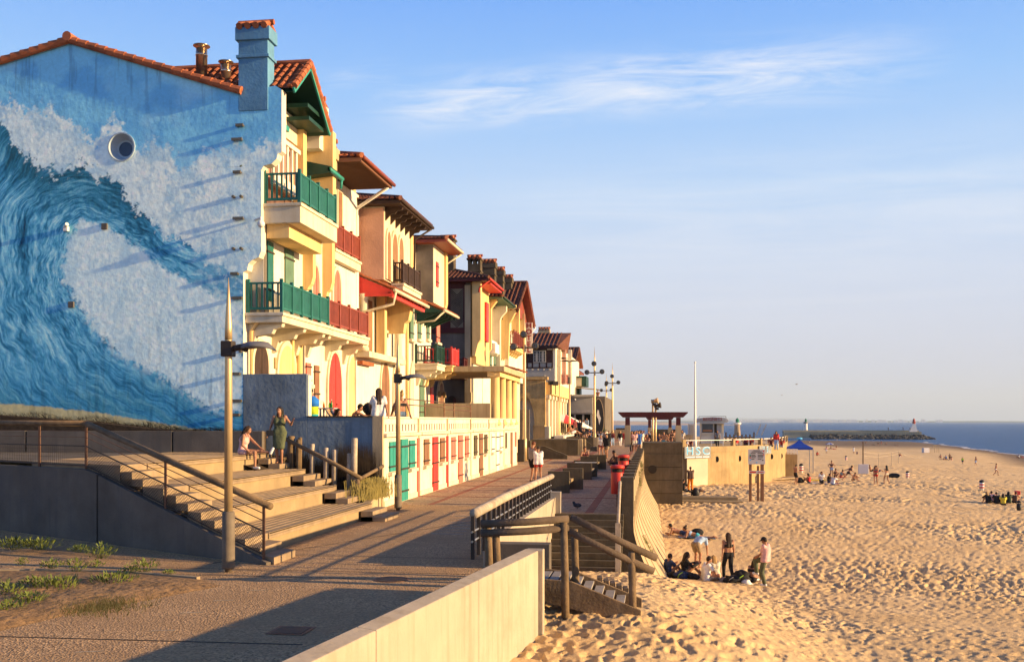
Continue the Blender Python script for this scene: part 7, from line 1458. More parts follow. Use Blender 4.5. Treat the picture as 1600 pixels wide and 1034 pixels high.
def surface_nets(f, org, h):
 ins = f < 0; nx, ny, nz = f.shape
 c = [ins[i:nx - 1 + i, j:ny - 1 + j, k:nz - 1 + k] for i in (0, 1) for j in (0, 1) for k in (0, 1)]
 s = sum(x.astype(np.int8) for x in c); act = (s > 0) & (s < 8); idx = np.argwhere(act)
 if len(idx) == 0: return np.zeros((0, 3)), np.zeros((0, 4), int)
 vid = np.full(act.shape, -1, int); vid[act] = np.arange(len(idx))
 off = [(i, j, k) for i in (0, 1) for j in (0, 1) for k in (0, 1)]
 vals = np.stack([f[idx[:, 0] + a, idx[:, 1] + b, idx[:, 2] + d] for a, b, d in off], 1); acc = np.zeros((len(idx), 3)); cnt = np.zeros(len(idx)); P = np.array(off, float)
 for a in range(8):
  for b in range(a + 1, 8):
   if np.abs(P[a] - P[b]).sum() != 1: continue
   va, vb = vals[:, a], vals[:, b]; m = (va < 0) != (vb < 0); t = np.where(m, va / np.where(m, va - vb, 1), 0); acc[m] += (P[a] + (P[b] - P[a]) * t[:, None])[m]; cnt[m] += 1
 v = org + (idx + acc / np.maximum(cnt, 1)[:, None]) * h; faces = []
 for ax in range(3):
  A = [slice(None)] * 3; B = [slice(None)] * 3; A[ax] = slice(0, -1); B[ax] = slice(1, None); ed = ins[tuple(A)] != ins[tuple(B)]; u, w = [q for q in range(3) if q != ax]; e = np.argwhere(ed)
  ok = (e[:, u] > 0) & (e[:, w] > 0) & (e[:, u] < f.shape[u] - 1) & (e[:, w] < f.shape[w] - 1); e = e[ok]
  fl = ins[tuple(e.T)]; q = []
  for du, dw in ((-1, -1), (0, -1), (0, 0), (-1, 0)): k = e.copy(); k[:, u] += du; k[:, w] += dw; q.append(vid[tuple(k.T)])
  q = np.stack(q, 1); flip = fl if ax != 1 else ~fl; q[~flip] = q[~flip][:, ::-1]; faces.append(q)
 return v, np.concatenate(faces)
def sdf(prims, h, clips=(), grow=0.0, k=.025):
 lo = np.min([np.minimum(p[1], p[2]) - max(p[3], p[4]) if p[0] == 'c' else p[1] - np.max(p[2]) for p in prims], 0) - grow - .04
 hi = np.max([np.maximum(p[1], p[2]) + max(p[3], p[4]) if p[0] == 'c' else p[1] + np.max(p[2]) for p in prims], 0) + grow + .04
 n = np.ceil((hi - lo) / h).astype(int) + 2; f = np.full(n, .25, np.float32); ax = [lo[i] + np.arange(n[i]) * h for i in range(3)]
 for p in prims:
  if p[0] == 'c': l_ = np.minimum(p[1], p[2]) - max(p[3], p[4]); h_ = np.maximum(p[1], p[2]) + max(p[3], p[4])
  else: l_ = p[1] - np.max(p[2]); h_ = p[1] + np.max(p[2])
  i0 = np.maximum(((l_ - lo - grow - .06) / h).astype(int), 0); i1 = np.minimum(((h_ - lo + grow + .06) / h).astype(int) + 2, n)
  X, Y, Z = np.meshgrid(*[ax[i][i0[i]:i1[i]] for i in range(3)], indexing='ij'); Q = np.stack([X, Y, Z], -1)
  kk = p[5] if len(p) > 5 and p[0] == 'c' else k
  if p[0] == 'c':
   d = p[2] - p[1]; t = np.clip(((Q - p[1]) @ d) / (d @ d + 1e-9), 0, 1); dist = np.linalg.norm(Q - p[1] - t[..., None] * d, axis=-1) - (p[3] + (p[4] - p[3]) * t)
  else:
   L_ = (Q - p[1]) @ p[3].T; r = p[2]; k0 = np.linalg.norm(L_ / r, axis=-1); k1 = np.linalg.norm(L_ / r ** 2, axis=-1) + 1e-6; dist = k0 * (k0 - 1) / k1
   kk = p[4] if len(p) > 4 else k
  dist = dist - grow; s = f[i0[0]:i1[0], i0[1]:i1[1], i0[2]:i1[2]]
  hh = np.clip(.5 + .5 * (s - dist) / kk, 0, 1); f[i0[0]:i1[0], i0[1]:i1[1], i0[2]:i1[2]] = s + (dist - s) * hh - kk * hh * (1 - hh)
 if clips:
  X, Y, Z = np.meshgrid(*ax, indexing='ij'); Q = np.stack([X, Y, Z], -1)
  for pt, nn in clips: f = np.maximum(f, ((Q - pt) @ unit(nn)).astype(np.float32))
 return surface_nets(f, lo, h)
def ik(a, c, l1, l2, pole):
 d = c - a; L_ = min(np.linalg.norm(d), (l1 + l2) * .999); u = unit(d); x = (l1 * l1 - l2 * l2 + L_ * L_) / (2 * L_); y = math.sqrt(max(0, l1 * l1 - x * x)); p = pole - u * (pole @ u)
 return a + u * x + unit(p) * y, a + u * L_
X1, Y1_, Z1_ = V3(1, 0, 0), V3(0, 1, 0), V3(0, 0, 1)
def pose(kind):
 """joints for a 1.70 m figure facing +Y, X to its right; origin at the ground or seat contact"""
 J = dict(P=V3(0, 0, .93), C=V3(0, .0, 1.24), N=V3(0, -.005, 1.45), H=V3(0, .02, 1.585), hf=V3(0, 1, -.05), RH=V3(.25, .06, .80), LH=V3(-.25, .06, .80), RF=V3(.10, 0, .075), LF=V3(-.10, 0, .075), rp=V3(.3, -1, 0), lp=V3(-.3, -1, 0), rk=V3(0, 1, 0), lk=V3(0, 1, 0), rt=V3(.15, 1, 0), lt=V3(-.15, 1, 0))
 def S_(**k): J.update(k)
 if kind == 'walk': S_(RF=V3(.09, .26, .09), LF=V3(-.09, -.30, .12), RH=V3(.24, -.20, .86), LH=V3(-.24, .24, .90), P=V3(0, 0, .90), C=V3(0, .03, 1.21), N=V3(0, .04, 1.42), H=V3(0, .07, 1.555), lt=V3(-.1, 1, -.5))
 if kind == 'walk2': S_(RF=V3(.09, -.24, .10), LF=V3(-.09, .22, .085), RH=V3(.27, .16, .86), LH=V3(-.27, -.12, .84), P=V3(0, 0, .91), C=V3(0, .02, 1.22), N=V3(0, .02, 1.43), H=V3(0, .04, 1.565), rt=V3(.1, 1, -.5))
 if kind == 'lookdown': S_(H=V3(0, .07, 1.57), hf=V3(0, 1, -.75), RH=V3(.10, .26, 1.08), LH=V3(-.06, .26, 1.10), RF=V3(.14, 0, .075), LF=V3(-.12, .04, .075))
 if kind == 'phone': S_(H=V3(0, .06, 1.575), hf=V3(0, 1, -.45), RH=V3(.08, .30, 1.16), LH=V3(-.06, .30, 1.14), RF=V3(.12, .05, .075), LF=V3(-.14, -.03, .075))
 if kind == 'wave': S_(RH=V3(.44, .22, 1.28), LH=V3(-.34, .06, .83), rp=V3(.5, -.3, -1), RF=V3(.07, .03, .075), LF=V3(-.06, -.02, .075), rt=V3(.25, 1, 0), lt=V3(.0, 1, 0), H=V3(.0, .03, 1.585), hf=V3(-.15, 1, 0))
 if kind == 'arms_hair': S_(RH=V3(.16, .0, 1.62), LH=V3(-.16, .0, 1.62), rp=V3(1, .3, .3), lp=V3(-1, .3, .3))
 if kind == 'hip': S_(RH=V3(.22, .05, 1.0), LH=V3(-.22, .05, 1.0), rp=V3(1, -.4, 0), lp=V3(-1, -.4, 0))
 if kind == 'legup': S_(RF=V3(.06, .34, .42), RH=V3(.08, .32, .95), LH=V3(-.05, .30, 1.0), C=V3(0, -.03, 1.24), N=V3(0, .0, 1.44), H=V3(0, .05, 1.57), hf=V3(0, 1, -.45), LF=V3(-.07, .0, .075), rk=V3(.2, 1, .4), rt=V3(0, 1, .1))
 if kind == 'bend': S_(P=V3(0, -.12, .90), C=V3(0, .14, 1.06), N=V3(0, .34, 1.08), H=V3(0, .46, 1.02), hf=V3(0, .4, -1), RH=V3(.18, .42, .50), LH=V3(-.16, .40, .52), RF=V3(.12, -.05, .075), LF=V3(-.12, .02, .075), rp=V3(1, -.2, 0), lp=V3(-1, -.2, 0))
 if kind == 'lunge': S_(P=V3(0, 0, .78), C=V3(0, .16, 1.05), N=V3(0, .28, 1.22), H=V3(0, .37, 1.33), hf=V3(0, 1, 0), RF=V3(.12, .34, .08), LF=V3(-.12, -.62, .10), RH=V3(.28, .42, .82), LH=V3(-.5, -.15, .95), lt=V3(0, 1, -.6))
 if kind == 'sit':
  S_(P=V3(0, 0, .11), C=V3(0, -.02, .42), N=V3(0, .04, .62), H=V3(0, .09, .75), hf=V3(0, 1, -.15), RF=V3(.12, .62, .06), LF=V3(-.12, .60, .06), rk=V3(.15, 0, 1), lk=V3(-.15, 0, 1), RH=V3(.16, .44, .46), LH=V3(-.16, .42, .46), rp=V3(.6, 0, -1), lp=V3(-.6, 0, -1))
 if kind == 'sitcross': S_(P=V3(0, 0, .11), C=V3(0, .0, .42), N=V3(0, .06, .62), H=V3(0, .12, .75), hf=V3(0, 1, -.3), RF=V3(-.14, .32, .06), LF=V3(.14, .40, .06), rk=V3(1, .5, .5), lk=V3(-1, .5, .5), RH=V3(.16, .36, .22), LH=V3(-.16, .36, .22), rp=V3(1, -.3, 0), lp=V3(-1, -.3, 0))
 if kind == 'sitback': S_(P=V3(0, 0, .11), C=V3(0, -.13, .40), N=V3(0, -.20, .60), H=V3(0, -.18, .74), hf=V3(0, 1, 0), RF=V3(.1, .80, .06), LF=V3(-.1, .74, .06), rk=V3(0, 0, 1), lk=V3(0, 0, 1), RH=V3(.30, -.40, .05), LH=V3(-.30, -.40, .05), rp=V3(.3, -1, 0), lp=V3(-.3, -1, 0))
 if kind == 'sithug': S_(P=V3(0, 0, .11), C=V3(0, .06, .41), N=V3(0, .16, .59), H=V3(0, .24, .70), hf=V3(0, 1, -.2), RF=V3(.10, .50, .06), LF=V3(-.10, .50, .06), rk=V3(.1, 0, 1), lk=V3(-.1, 0, 1), RH=V3(.05, .58, .36), LH=V3(-.05, .58, .34), rp=V3(1, -.2, -.2), lp=V3(-1, -.2, -.2))
 if kind == 'ledge':
  S_(P=V3(0, -.10, .10), C=V3(0, -.10, .42), N=V3(0, -.05, .63), H=V3(0, .0, .76), hf=V3(0, 1, -.2), RF=V3(.11, .40, -.40), LF=V3(-.11, .38, -.40), rk=V3(0, 1, .6), lk=V3(0, 1, .6), RH=V3(.16, .24, .16), LH=V3(-.16, .24, .16), rp=V3(.6, -.6, 0), lp=V3(-.6, -.6, 0))
 if kind == 'ledge_kick': S_(P=V3(0, -.10, .10), C=V3(0, -.06, .41), N=V3(0, .02, .61), H=V3(.0, .07, .74), hf=V3(-.1, 1, -.35), RF=V3(.11, .34, -.36), LF=V3(-.10, .78, .06), rk=V3(0, 1, .6), lk=V3(0, .3, 1), RH=V3(.18, .16, .10), LH=V3(-.14, .42, .18), lt=V3(0, .5, .9), rp=V3(.6, -.8, 0), lp=V3(-.6, -.3, -.5))
 if kind == 'perch':
  S_(P=V3(0, 0, .10), C=V3(0, -.03, .42), N=V3(0, -.04, .63), H=V3(0, -.01, .77), hf=V3(0, 1, 0), RF=V3(.1, .66, .05), LF=V3(-.1, .60, .05), rk=V3(0, .2, 1), lk=V3(0, .2, 1), RH=V3(.26, -.22, .05), LH=V3(-.2, .3, .2), rp=V3(.4, -1, 0), lp=V3(-.6, -.6, 0))
 if kind == 'kneel': S_(P=V3(0, 0, .40), C=V3(0, .03, .70), N=V3(0, .05, .91), H=V3(0, .09, 1.04), hf=V3(0, 1, -.4), RF=V3(.1, -.24, .06), LF=V3(-.1, -.24, .06), rk=V3(0, 1, -.3), lk=V3(0, 1, -.3), RH=V3(.15, .30, .62), LH=V3(-.15, .30, .62), rt=V3(0, -1, 0), lt=V3(0, -1, 0))
 if kind == 'prone': S_(P=V3(0, 0, .12), C=V3(0, .30, .19), N=V3(0, .48, .30), H=V3(0, .57, .42), hf=V3(0, 1, -.1), RF=V3(.09, -.84, .07), LF=V3(-.09, -.82, .08), rk=V3(0, 0, -1), lk=V3(0, 0, -1), RH=V3(.12, .70, .06), LH=V3(-.12, .70, .06), rp=V3(.6, -.3, -1), lp=V3(-.6, -.3, -1), rt=V3(0, -1, -.4), lt=V3(0, -1, -.4))
 if kind == 'recline': S_(P=V3(0, 0, .12), C=V3(0, -.22, .33), N=V3(0, -.35, .49), H=V3(0, -.36, .63), hf=V3(0, 1, -.3), RF=V3(.1, .74, .08), LF=V3(-.1, .70, .08), rk=V3(0, .2, 1), lk=V3(0, .2, 1), RH=V3(.12, .20, .42), LH=V3(-.12, .22, .42), rp=V3(.8, -.3, -.3), lp=V3(-.8, -.3, -.3))
 if kind == 'lie': S_(P=V3(0, 0, .11), C=V3(0, -.31, .12), N=V3(0, -.52, .13), H=V3(0, -.66, .13), hf=V3(0, .1, 1), RF=V3(.1, .84, .06), LF=V3(-.1, .84, .06), rk=V3(0, 0, 1), lk=V3(0, 0, 1), RH=V3(.3, -.02, .06), LH=V3(-.3, -.02, .06), rp=V3(1, 0, -.2), lp=V3(-1, 0, -.2), rt=V3(.2, .4, 1), lt=V3(-.2, .4, 1))
 return J
def rig(kind, fem):
 J = pose(kind); up = unit(J['N'] - J['P']); R = X1 - up * (X1 @ up); R = unit(R); fw = np.cross(up, R)
 sw = .165 if fem else .19; hw = .095; J['R'] = R; J['up'] = up; J['fw'] = fw
 for s, n in ((1, 'R'), (-1, 'L')):
  J[n + 'S'] = J['N'] - unit(J['N'] - J['C']) * .055 + R * s * sw; J[n + 'P'] = J['P'] + R * s * hw - up * .02
  J[n + 'E'], J[n + 'H'] = ik(J[n + 'S'], J[n + 'H'], .285, .255, J['rp' if s > 0 else 'lp']); J[n + 'K'], J[n + 'F'] = ik(J[n + 'P'], J[n + 'F'], .435, .43, J['rk' if s > 0 else 'lk'])
 hu = unit(Z1_ - 0 * Z1_) if kind not in ('lie',) else V3(0, -1, 0); hf = unit(J['hf']); hr = unit(np.cross(hf, hu)); hu = np.cross(hr, hf); J['HM'] = np.stack([hr, hf, hu]); return J
def trunk(J, fem, g=0.0):
 R, up = J['R'], J['up']; W = J['P'] + (J['C'] - J['P']) * .55; wr = .078 if fem else .09; pr = .104 if fem else .098; cr = .092 if fem else .102; L_ = []
 for s in (-1, 1):
  L_ += [('c', J['P'] + R * s * .075, W + R * s * (.05 if fem else .065), pr, wr, .06), ('c', W + R * s * (.05 if fem else .065), J['C'] + R * s * .075 + up * .02, wr, cr, .06), ('c', J['C'] + R * s * .08 + up * .03, J[('R' if s > 0 else 'L') + 'S'], cr, .058, .06)]
 if fem:
  for s in (-1, 1): L_.append(('c', J['C'] + R * s * .072 + J['fw'] * .075 - up * .0, J['C'] + R * s * .07 + J['fw'] * .085 - up * .02, .05, .045, .04))
 return L_
def limbs(J, fem, part):
 a = .92 if fem else 1.0; L_ = []
 for n in 'RL':
  if part == 'ua': L_.append(('c', J[n + 'S'], J[n + 'E'], .052 * a, .040 * a))
  if part == 'fa': L_.append(('c', J[n + 'E'], J[n + 'H'], .040 * a, .026 * a))
  if part == 'th': L_.append(('c', J[n + 'P'], J[n + 'K'], .088, .055 * a, .03))
  if part == 'sh': k = J[n + 'K']; e = J[n + 'F']; L_ += [('c', k, k + (e - k) * .3, .052 * a, .053 * a), ('c', k + (e - k) * .3, e, .053 * a, .033)]
 return L_
def head_prims(J):
 M_ = J['HM']; H = J['H']; t = lambda x, y, z: H + M_.T @ V3(x, y, z)
 return [('e', H, V3(.073, .092, .108), M_, .03), ('c', t(0, .045, -.05), t(0, .03, -.085), .05, .036, .03), ('c', t(0, .088, .0), t(0, .102, -.028), .009, .013, .012), ('c', t(.072, -.005, .0), t(.072, -.012, -.03), .014, .010, .01), ('c', t(-.072, -.005, .0), t(-.072, -.012, -.03), .014, .010, .01),
   ('c', t(-.016, .084, -.062), t(.016, .084, -.062), .009, .009, .012), ('c', t(-.03, .083, .03), t(.03, .083, .03), .010, .010, .02), ('c', J['N'] - J['up'] * .03, t(0, -.015, -.06), .058, .050, .03)]
def hand_prims(J, n, fine):
 E, H = J[n + 'E'], J[n + 'H']; d = unit(H - E); s = 1 if n == 'R' else -1; side = np.cross(d, J['R'] * s); side = unit(side if np.linalg.norm(side) > .2 else np.cross(d, J['fw'])); nrm = unit(np.cross(side, d)); L_ = []
 if fine <= .013:
  for q in (-1, 0, 1): L_.append(('c', H + side * q * .016, H + d * .085 + side * q * .024, .017, .015, .012))
  for q, l in ((-.034, .062), (-.011, .074), (.012, .070), (.034, .054)):
   a = H + d * .085 + side * q; b = a + unit(d + nrm * .25) * l * .5; c = b + unit(d + nrm * .8) * l * .5; L_ += [('c', a, b, .0095, .009, .006), ('c', b, c, .009, .0078, .006)]
  a = H + d * .025 - side * .03; b = a + unit(d * .6 - side) * .04; L_ += [('c', a, b, .013, .010, .008), ('c', b, b + unit(d + nrm * .4) * .03, .010, .008, .006)]
 else: L_.append(('c', H, H + d * .13, .028, .02))
 return L_
def foot_prims(J, n, g=0.0):
 t = unit(J['rt' if n == 'R' else 'lt']); F_ = J[n + 'F']; dn = V3(0, 0, -.035) if t[2] > -.3 and t[2] < .6 else V3(0, 0, 0)
 return [('c', F_ - t * .03 + dn, F_ + t * .13 + dn * 1.25, .036 + g, .030 + g, .03)]
MESH_CACHE = {}
def pm(key, fn):
 if key not in MESH_CACHE:
  v, f = fn(); me = np_mesh(key if isinstance(key, str) else '_'.join(str(k) for k in key), v, f); me.materials.append(None); MESH_CACHE[key] = me
 return MESH_CACHE[key]
HAIR = {'brown': (.030, .016, .009), 'black': (.012, .009, .008), 'blond': (.32, .20, .08), 'red': (.12, .04, .015), 'grey': (.25, .23, .21)}
def pmat(name, col, rough=.75): return M('p_' + name, col, .22 if 'cloth' in name else .10, 7, rough, .7 if 'cloth' in name else .0, 14, dist=.025)
SKIN = {'tan': (.33, .165, .095), 'fair': (.45, .26, .17), 'deep': (.20, .095, .052)}
CLO = {'white': (.70, .68, .64), 'black': (.016, .016, .018), 'green': (.085, .10, .05), 'olive': (.10, .11, .06), 'pink': (.62, .36, .33), 'red': (.48, .035, .03), 'blue': (.05, .15, .42), 'lightblue': (.30, .42, .60), 'navy': (.03, .045, .10), 'khaki': (.27, .20, .12), 'cream': (.60, .54, .42), 'orange': (.72, .23, .02), 'grey': (.22, .22, .22), 'maroon': (.14, .025, .03), 'jeans': (.09, .14, .22), 'yellow': (.70, .52, .05), 'lime': (.35, .60, .05), 'turq': (.05, .32, .42), 'brown': (.12, .07, .045), 'patterned': (.30, .28, .25), 'dkgreen': (.03, .05, .03)}
def person(x, y, z, rot, kind, lb, fem=False, top=None, bot=None, hair=('short', 'brown'), skin='tan', H=1.7, cell=.022, shoes=None, group=None, mirror=False):
 """top / bot = (garment, colour); rot = heading in degrees, 0 = +Y, 90 = -X"""
 J = rig(kind, fem); M_ = J['HM']; Hd = J['H']; t = lambda a, b, c: Hd + M_.T @ V3(a, b, c); near = cell <= .013
 def body():
  L_ = trunk(J, fem) + limbs(J, fem, 'ua') + limbs(J, fem, 'fa') + limbs(J, fem, 'th') + limbs(J, fem, 'sh') + head_prims(J)
  for n in 'RL': L_ += hand_prims(J, n, cell) + foot_prims(J, n)
  return sdf(L_, cell)
 parts = []
 o = bpy.data.objects.new('person', pm(('body', kind, fem, cell), body)); COL.objects.link(o); o.location = (x, y, z); s = H / 1.7; o.scale = (-s if mirror else s, s, s); o.rotation_euler = (0, 0, math.radians(rot))
 tag(o, lb, 'person', group)
 def setm(ob, m): ob.material_slots[0].link = 'OBJECT'; ob.material_slots[0].material = m
 setm(o, pmat('skin_' + skin, SKIN[skin], .55))
 def child(nm, key, fn, m):
  c = bpy.data.objects.new(nm, pm(key, fn)); COL.objects.link(c); c.parent = o; setm(c, m); return c
 g = .012 if near else .016
 up = J['up']
 if top:
  k, cl = top
  def ft():
   R = J['R']; L_ = trunk(J, fem); cp = []
   if k in ('tee', 'long', 'jacket', 'loose'):
    L_ += limbs(J, fem, 'ua') if k != 'tee' and k != 'loose' else [('c', J[n + 'S'], J[n + 'S'] + (J[n + 'E'] - J[n + 'S']) * .62, .058, .058) for n in 'RL']
    if k in ('long', 'jacket'): L_ += [('c', J[n + 'E'], J[n + 'E'] + (J[n + 'H'] - J[n + 'E']) * .93, .046, .038) for n in 'RL']
    if k in ('loose', 'jacket'): L_ += [('c', J['C'] + R * q * .07, J['P'] + R * q * .10 - up * .04, .11, .125, .06) for q in (-1, 1)]
    cp = [(J['N'] + up * .02, up), (J['P'] - up * (.10 if k in ('loose', 'jacket') else .03), -up)]
   elif k in ('tank', 'camisole'):
    cp = [(J['N'] - up * (.0 if k == 'tank' else .05), up), (J['P'] - up * .04, -up)] + [(J['N'] + R * q * .135, R * q + up * .2) for q in (-1, 1)]
   elif k in ('bikini', 'bandeau'): cp = [(J['C'] + up * .055, up), (J['C'] - up * .05, -up)]
   elif k == 'dress':
    L_ += [('c', J[n + 'P'], J[n + 'P'] + (J[n + 'K'] - J[n + 'P']) * 1.02, .10, .078, .09) for n in 'RL'] + [('c', J['P'] - up * .05, (J['RK'] + J['LK']) / 2, .09, .07, .08)]
    cp = [(J['N'] - up * .075, up), (np.minimum(J['RK'], J['LK']) - V3(0, 0, .05), V3(0, 0, -1))] + [(J['N'] + R * q * .13, R * q + up * .2) for q in (-1, 1)]
   return sdf(L_, cell, cp, g)
  child({'dress': 'dress', 'bikini': 'bikini_top', 'bandeau': 'bandeau_top', 'tank': 'tank_top', 'camisole': 'camisole', 'jacket': 'jacket', 'long': 'sweater', 'tee': 'shirt', 'loose': 'shirt'}[k], ('top', k, kind, fem, cell), ft, pmat('cloth_' + cl, CLO[cl], .85))
  if k in ('dress', 'camisole'):
   def fs(): return sdf([('c', J['N'] - up * .08 + J['R'] * q * .085 + J['fw'] * .085, J['N'] + J['R'] * q * .09 + J['fw'] * .01 + up * .025, .009, .009, .004) for q in (-1, 1)] + [('c', J['N'] + J['R'] * q * .09 + J['fw'] * .01 + up * .025, J['N'] - up * .09 + J['R'] * q * .08 - J['fw'] * .10, .009, .009, .004) for q in (-1, 1)], min(cell, .012), (), .004)
   child('strap', ('strap', kind, fem, cell), fs, pmat('cloth_' + cl, CLO[cl], .85))
 if bot:
  k, cl = bot
  def fb():
   R = J['R']; base = trunk(J, fem)[0::3 if not fem else 3]; L_ = [('c', J['P'] + R * q * .075, J['P'] + R * q * .06 + up * .10, .104 if fem else .10, .09, .06) for q in (-1, 1)]; cp = [(J['P'] + up * .085, up)]
   if k == 'briefs': L_ += [('c', J[n + 'P'], J[n + 'P'] + (J[n + 'K'] - J[n + 'P']) * .12, .09, .085, .03) for n in 'RL']; cp = [(J['P'] + up * .05, up)]
   if k == 'shorts': L_ += [('c', J[n + 'P'], J[n + 'P'] + (J[n + 'K'] - J[n + 'P']) * .62, .096, .086, .03) for n in 'RL']
   if k == 'hotpants': L_ += [('c', J[n + 'P'], J[n + 'P'] + (J[n + 'K'] - J[n + 'P']) * .28, .094, .09, .03) for n in 'RL']
   if k in ('trousers', 'wide'):
    w = 1.28 if k == 'wide' else 1.0
    for n in 'RL': L_ += [('c', J[n + 'P'], J[n + 'K'], .092, .062 * w, .03), ('c', J[n + 'K'], J[n + 'F'] + (J[n + 'K'] - J[n + 'F']) * .08, .062 * w, .046 * w)]
   if k == 'skirt': L_ += [('c', J['P'], (J['RK'] + J['LK']) / 2 * .6 + J['P'] * .4, .13, .17, .05)]
   return sdf(L_, cell, cp, g * .8)
  child({'briefs': 'bikini_bottom' if fem else 'swim_briefs', 'shorts': 'shorts', 'hotpants': 'shorts', 'trousers': 'trousers', 'wide': 'trousers', 'skirt': 'skirt'}[k], ('bot', k, kind, fem, cell), fb, pmat('cloth_' + cl, CLO[cl], .85) if cl != 'patterned' else M('p_patterned', (.25, .23, .2), .95, 22, .9, 0))
 if shoes:
  for q in 'RL': child('shoe', ('shoe' + q, kind, fem, cell), lambda: sdf(foot_prims(J, q, .006), min(cell, .015), (), .004), pmat('cloth_' + shoes, CLO[shoes], .7))
 if hair:
  k, cl = hair; f_, u_ = M_[1], M_[2]
  def fh():
   cap = [('e', t(0, -.012, .018), V3(.084, .100, .108), M_, .02)]; cp = [(t(0, .058, .048), f_ * .9 - u_ * .75)]
   if k == 'short': cp.append((t(0, 0, -.05), -u_ * 1.0 + f_ * .5))
   if k in ('long', 'longer'):
    l = .28 if k == 'long' else .34; bk = -J['fw'] if kind not in ('prone', 'lie') else V3(0, -1, 0); dn = -up if kind != 'prone' else V3(0, -.7, -.5)
    e = t(0, -.075, -.04); cap += [('c', t(s_ * .045, -.055, .02), t(s_ * .05, -.075, -.12), .055, .052, .04) for s_ in (-1, 1)] + [('c', e + J['R'] * s_ * .03, e + unit(dn + bk * .22) * l + J['R'] * s_ * .045, .055, .040, .04) for s_ in (-1, 1)]
    cp = [(t(0, .050, .04), f_ * 1.0 - u_ * .35)]
   if k == 'bun': cap += [('c', t(0, -.07, .10), t(0, -.085, .13), .045, .042, .02)]; cp.append((t(0, 0, -.06), -u_ + f_ * .4))
   if k == 'tail': cap += [('c', t(0, -.09, .03), t(0, -.15, -.10), .032, .022, .02), ('c', t(0, -.15, -.10), t(0, -.15, -.2), .022, .012, .02)]; cp.append((t(0, 0, -.06), -u_ + f_ * .4))
   return sdf(cap, min(cell, .018), cp, .002)
  if k == 'cap':
   child('cap', ('cap', kind, fem, cell), lambda: sdf([('e', t(0, -.006, .028), V3(.086, .104, .100), M_, .02), ('c', t(-.03, .09, .045), t(-.03, .155, .03), .014, .010, .02), ('c', t(.03, .09, .045), t(.03, .155, .03), .014, .010, .02), ('c', t(0, .09, .047), t(0, .165, .032), .014, .010, .02)], min(cell, .013), [(t(0, 0, .028), -u_ - f_ * .1)], .003), pmat('cloth_' + cl, CLO.get(cl, HAIR.get(cl)), .8))
   child('hair', ('hair_cap', kind, fem, cell), lambda: sdf([('e', t(0, -.012, .0), V3(.080, .098, .095), M_, .02)], min(cell, .018), [(t(0, .03, 0), f_), (t(0, 0, -.05), -u_ + f_ * .5), (t(0, 0, .04), u_)], .002), pmat('hair_brown', HAIR['brown'], .6))
  else: child('hair', ('hair', k, kind, fem, cell), fh, pmat('hair_' + cl, HAIR[cl], .6))
 if near:
  def fe():
   m = MB()
   for s_ in (-1, 1): m.ball(tuple(t(s_ * .030, .083, .012)), (.011, .009, .008), 8, 6); m.tube([tuple(t(s_ * .018, .090, .034)), tuple(t(s_ * .046, .083, .034))], .005, 5)
   return np.array(m.v), None, m.f
  key = ('eyes', kind, fem, cell)
  if key not in MESH_CACHE:
   v, _, f = fe(); me = bpy.data.meshes.new('eyes'); me.from_pydata([tuple(q) for q in v], [], f); me.update(); me.materials.append(None); MESH_CACHE[key] = me
  e = bpy.data.objects.new('eyes', MESH_CACHE[key]); COL.objects.link(e); e.parent = o; setm(e, pmat('eye', (.02, .012, .008), .3))
  key = ('mouth', kind, fem, cell)
  if key not in MESH_CACHE:
   m = MB(); m.tube([tuple(t(-.020, .090, -.062)), tuple(t(0, .0965, -.062)), tuple(t(.020, .090, -.062))], [.004, .006, .004], 6); me = bpy.data.meshes.new('mouth'); me.from_pydata([tuple(q) for q in m.v], [], m.f); me.update(); me.materials.append(None); MESH_CACHE[key] = me
  e = bpy.data.objects.new('mouth', MESH_CACHE[key]); COL.objects.link(e); e.parent = o; setm(e, pmat('lips', (.30, .09, .07), .5))
 return o
def at(px, py): return SG(px, py)
NEAR = .011; MID = .016
person(-11.62, 27.4, 1.75, -90, 'ledge_kick', 'girl in a pale pink camisole sitting on a terrace step with one leg stretched out', True, ('camisole', 'pink'), ('hotpants', 'pink'), ('long', 'brown'), 'tan', 1.62, NEAR, 'white')
person(-10.95, 28.3, 1.447, 188, 'wave', 'woman in an olive green dress standing on the steps with one hand raised', True, ('dress', 'green'), None, ('long', 'black'), 'tan', 1.68, NEAR, None, None, True)
x = -10.72; mb = MB(); mb.obox((-11.20, 28.18, 2.36), (.20, .10, .16), .2); mb.tube([(-11.2, 28.2, 2.44), (-11.1, 28.22, 2.75), (-10.95, 28.3, 2.92)], .008, 5); tag(mb.build('shoulder_bag', M('black_plastic'), bevel=.01), 'small black shoulder bag hanging at the hip of the woman in green', 'bag')
x5 = GY(593, 31.0); person(-8.72, 31.1, 2.865, 22, 'perch', 'woman with long dark hair and white t-shirt sitting on the parapet, seen from behind', True, ('loose', 'white'), ('shorts', 'white'), ('longer', 'brown'), 'tan', 1.72, NEAR)
person(-8.70, 33.9, 2.865, 40, 'perch', 'woman with tied hair, black top and jeans skirt sitting on the parapet', True, ('bandeau', 'black'), ('shorts', 'jeans'), ('bun', 'blond'), 'tan', 1.68, NEAR)
xx = GY(487, 33.6); person(xx, 33.6, TFL, 70, 'phone', 'bearded man standing with a blue and yellow towel round his shoulders', False, None, ('shorts', 'turq'), ('short', 'black'), 'tan', 1.78, MID)
mb = MB()
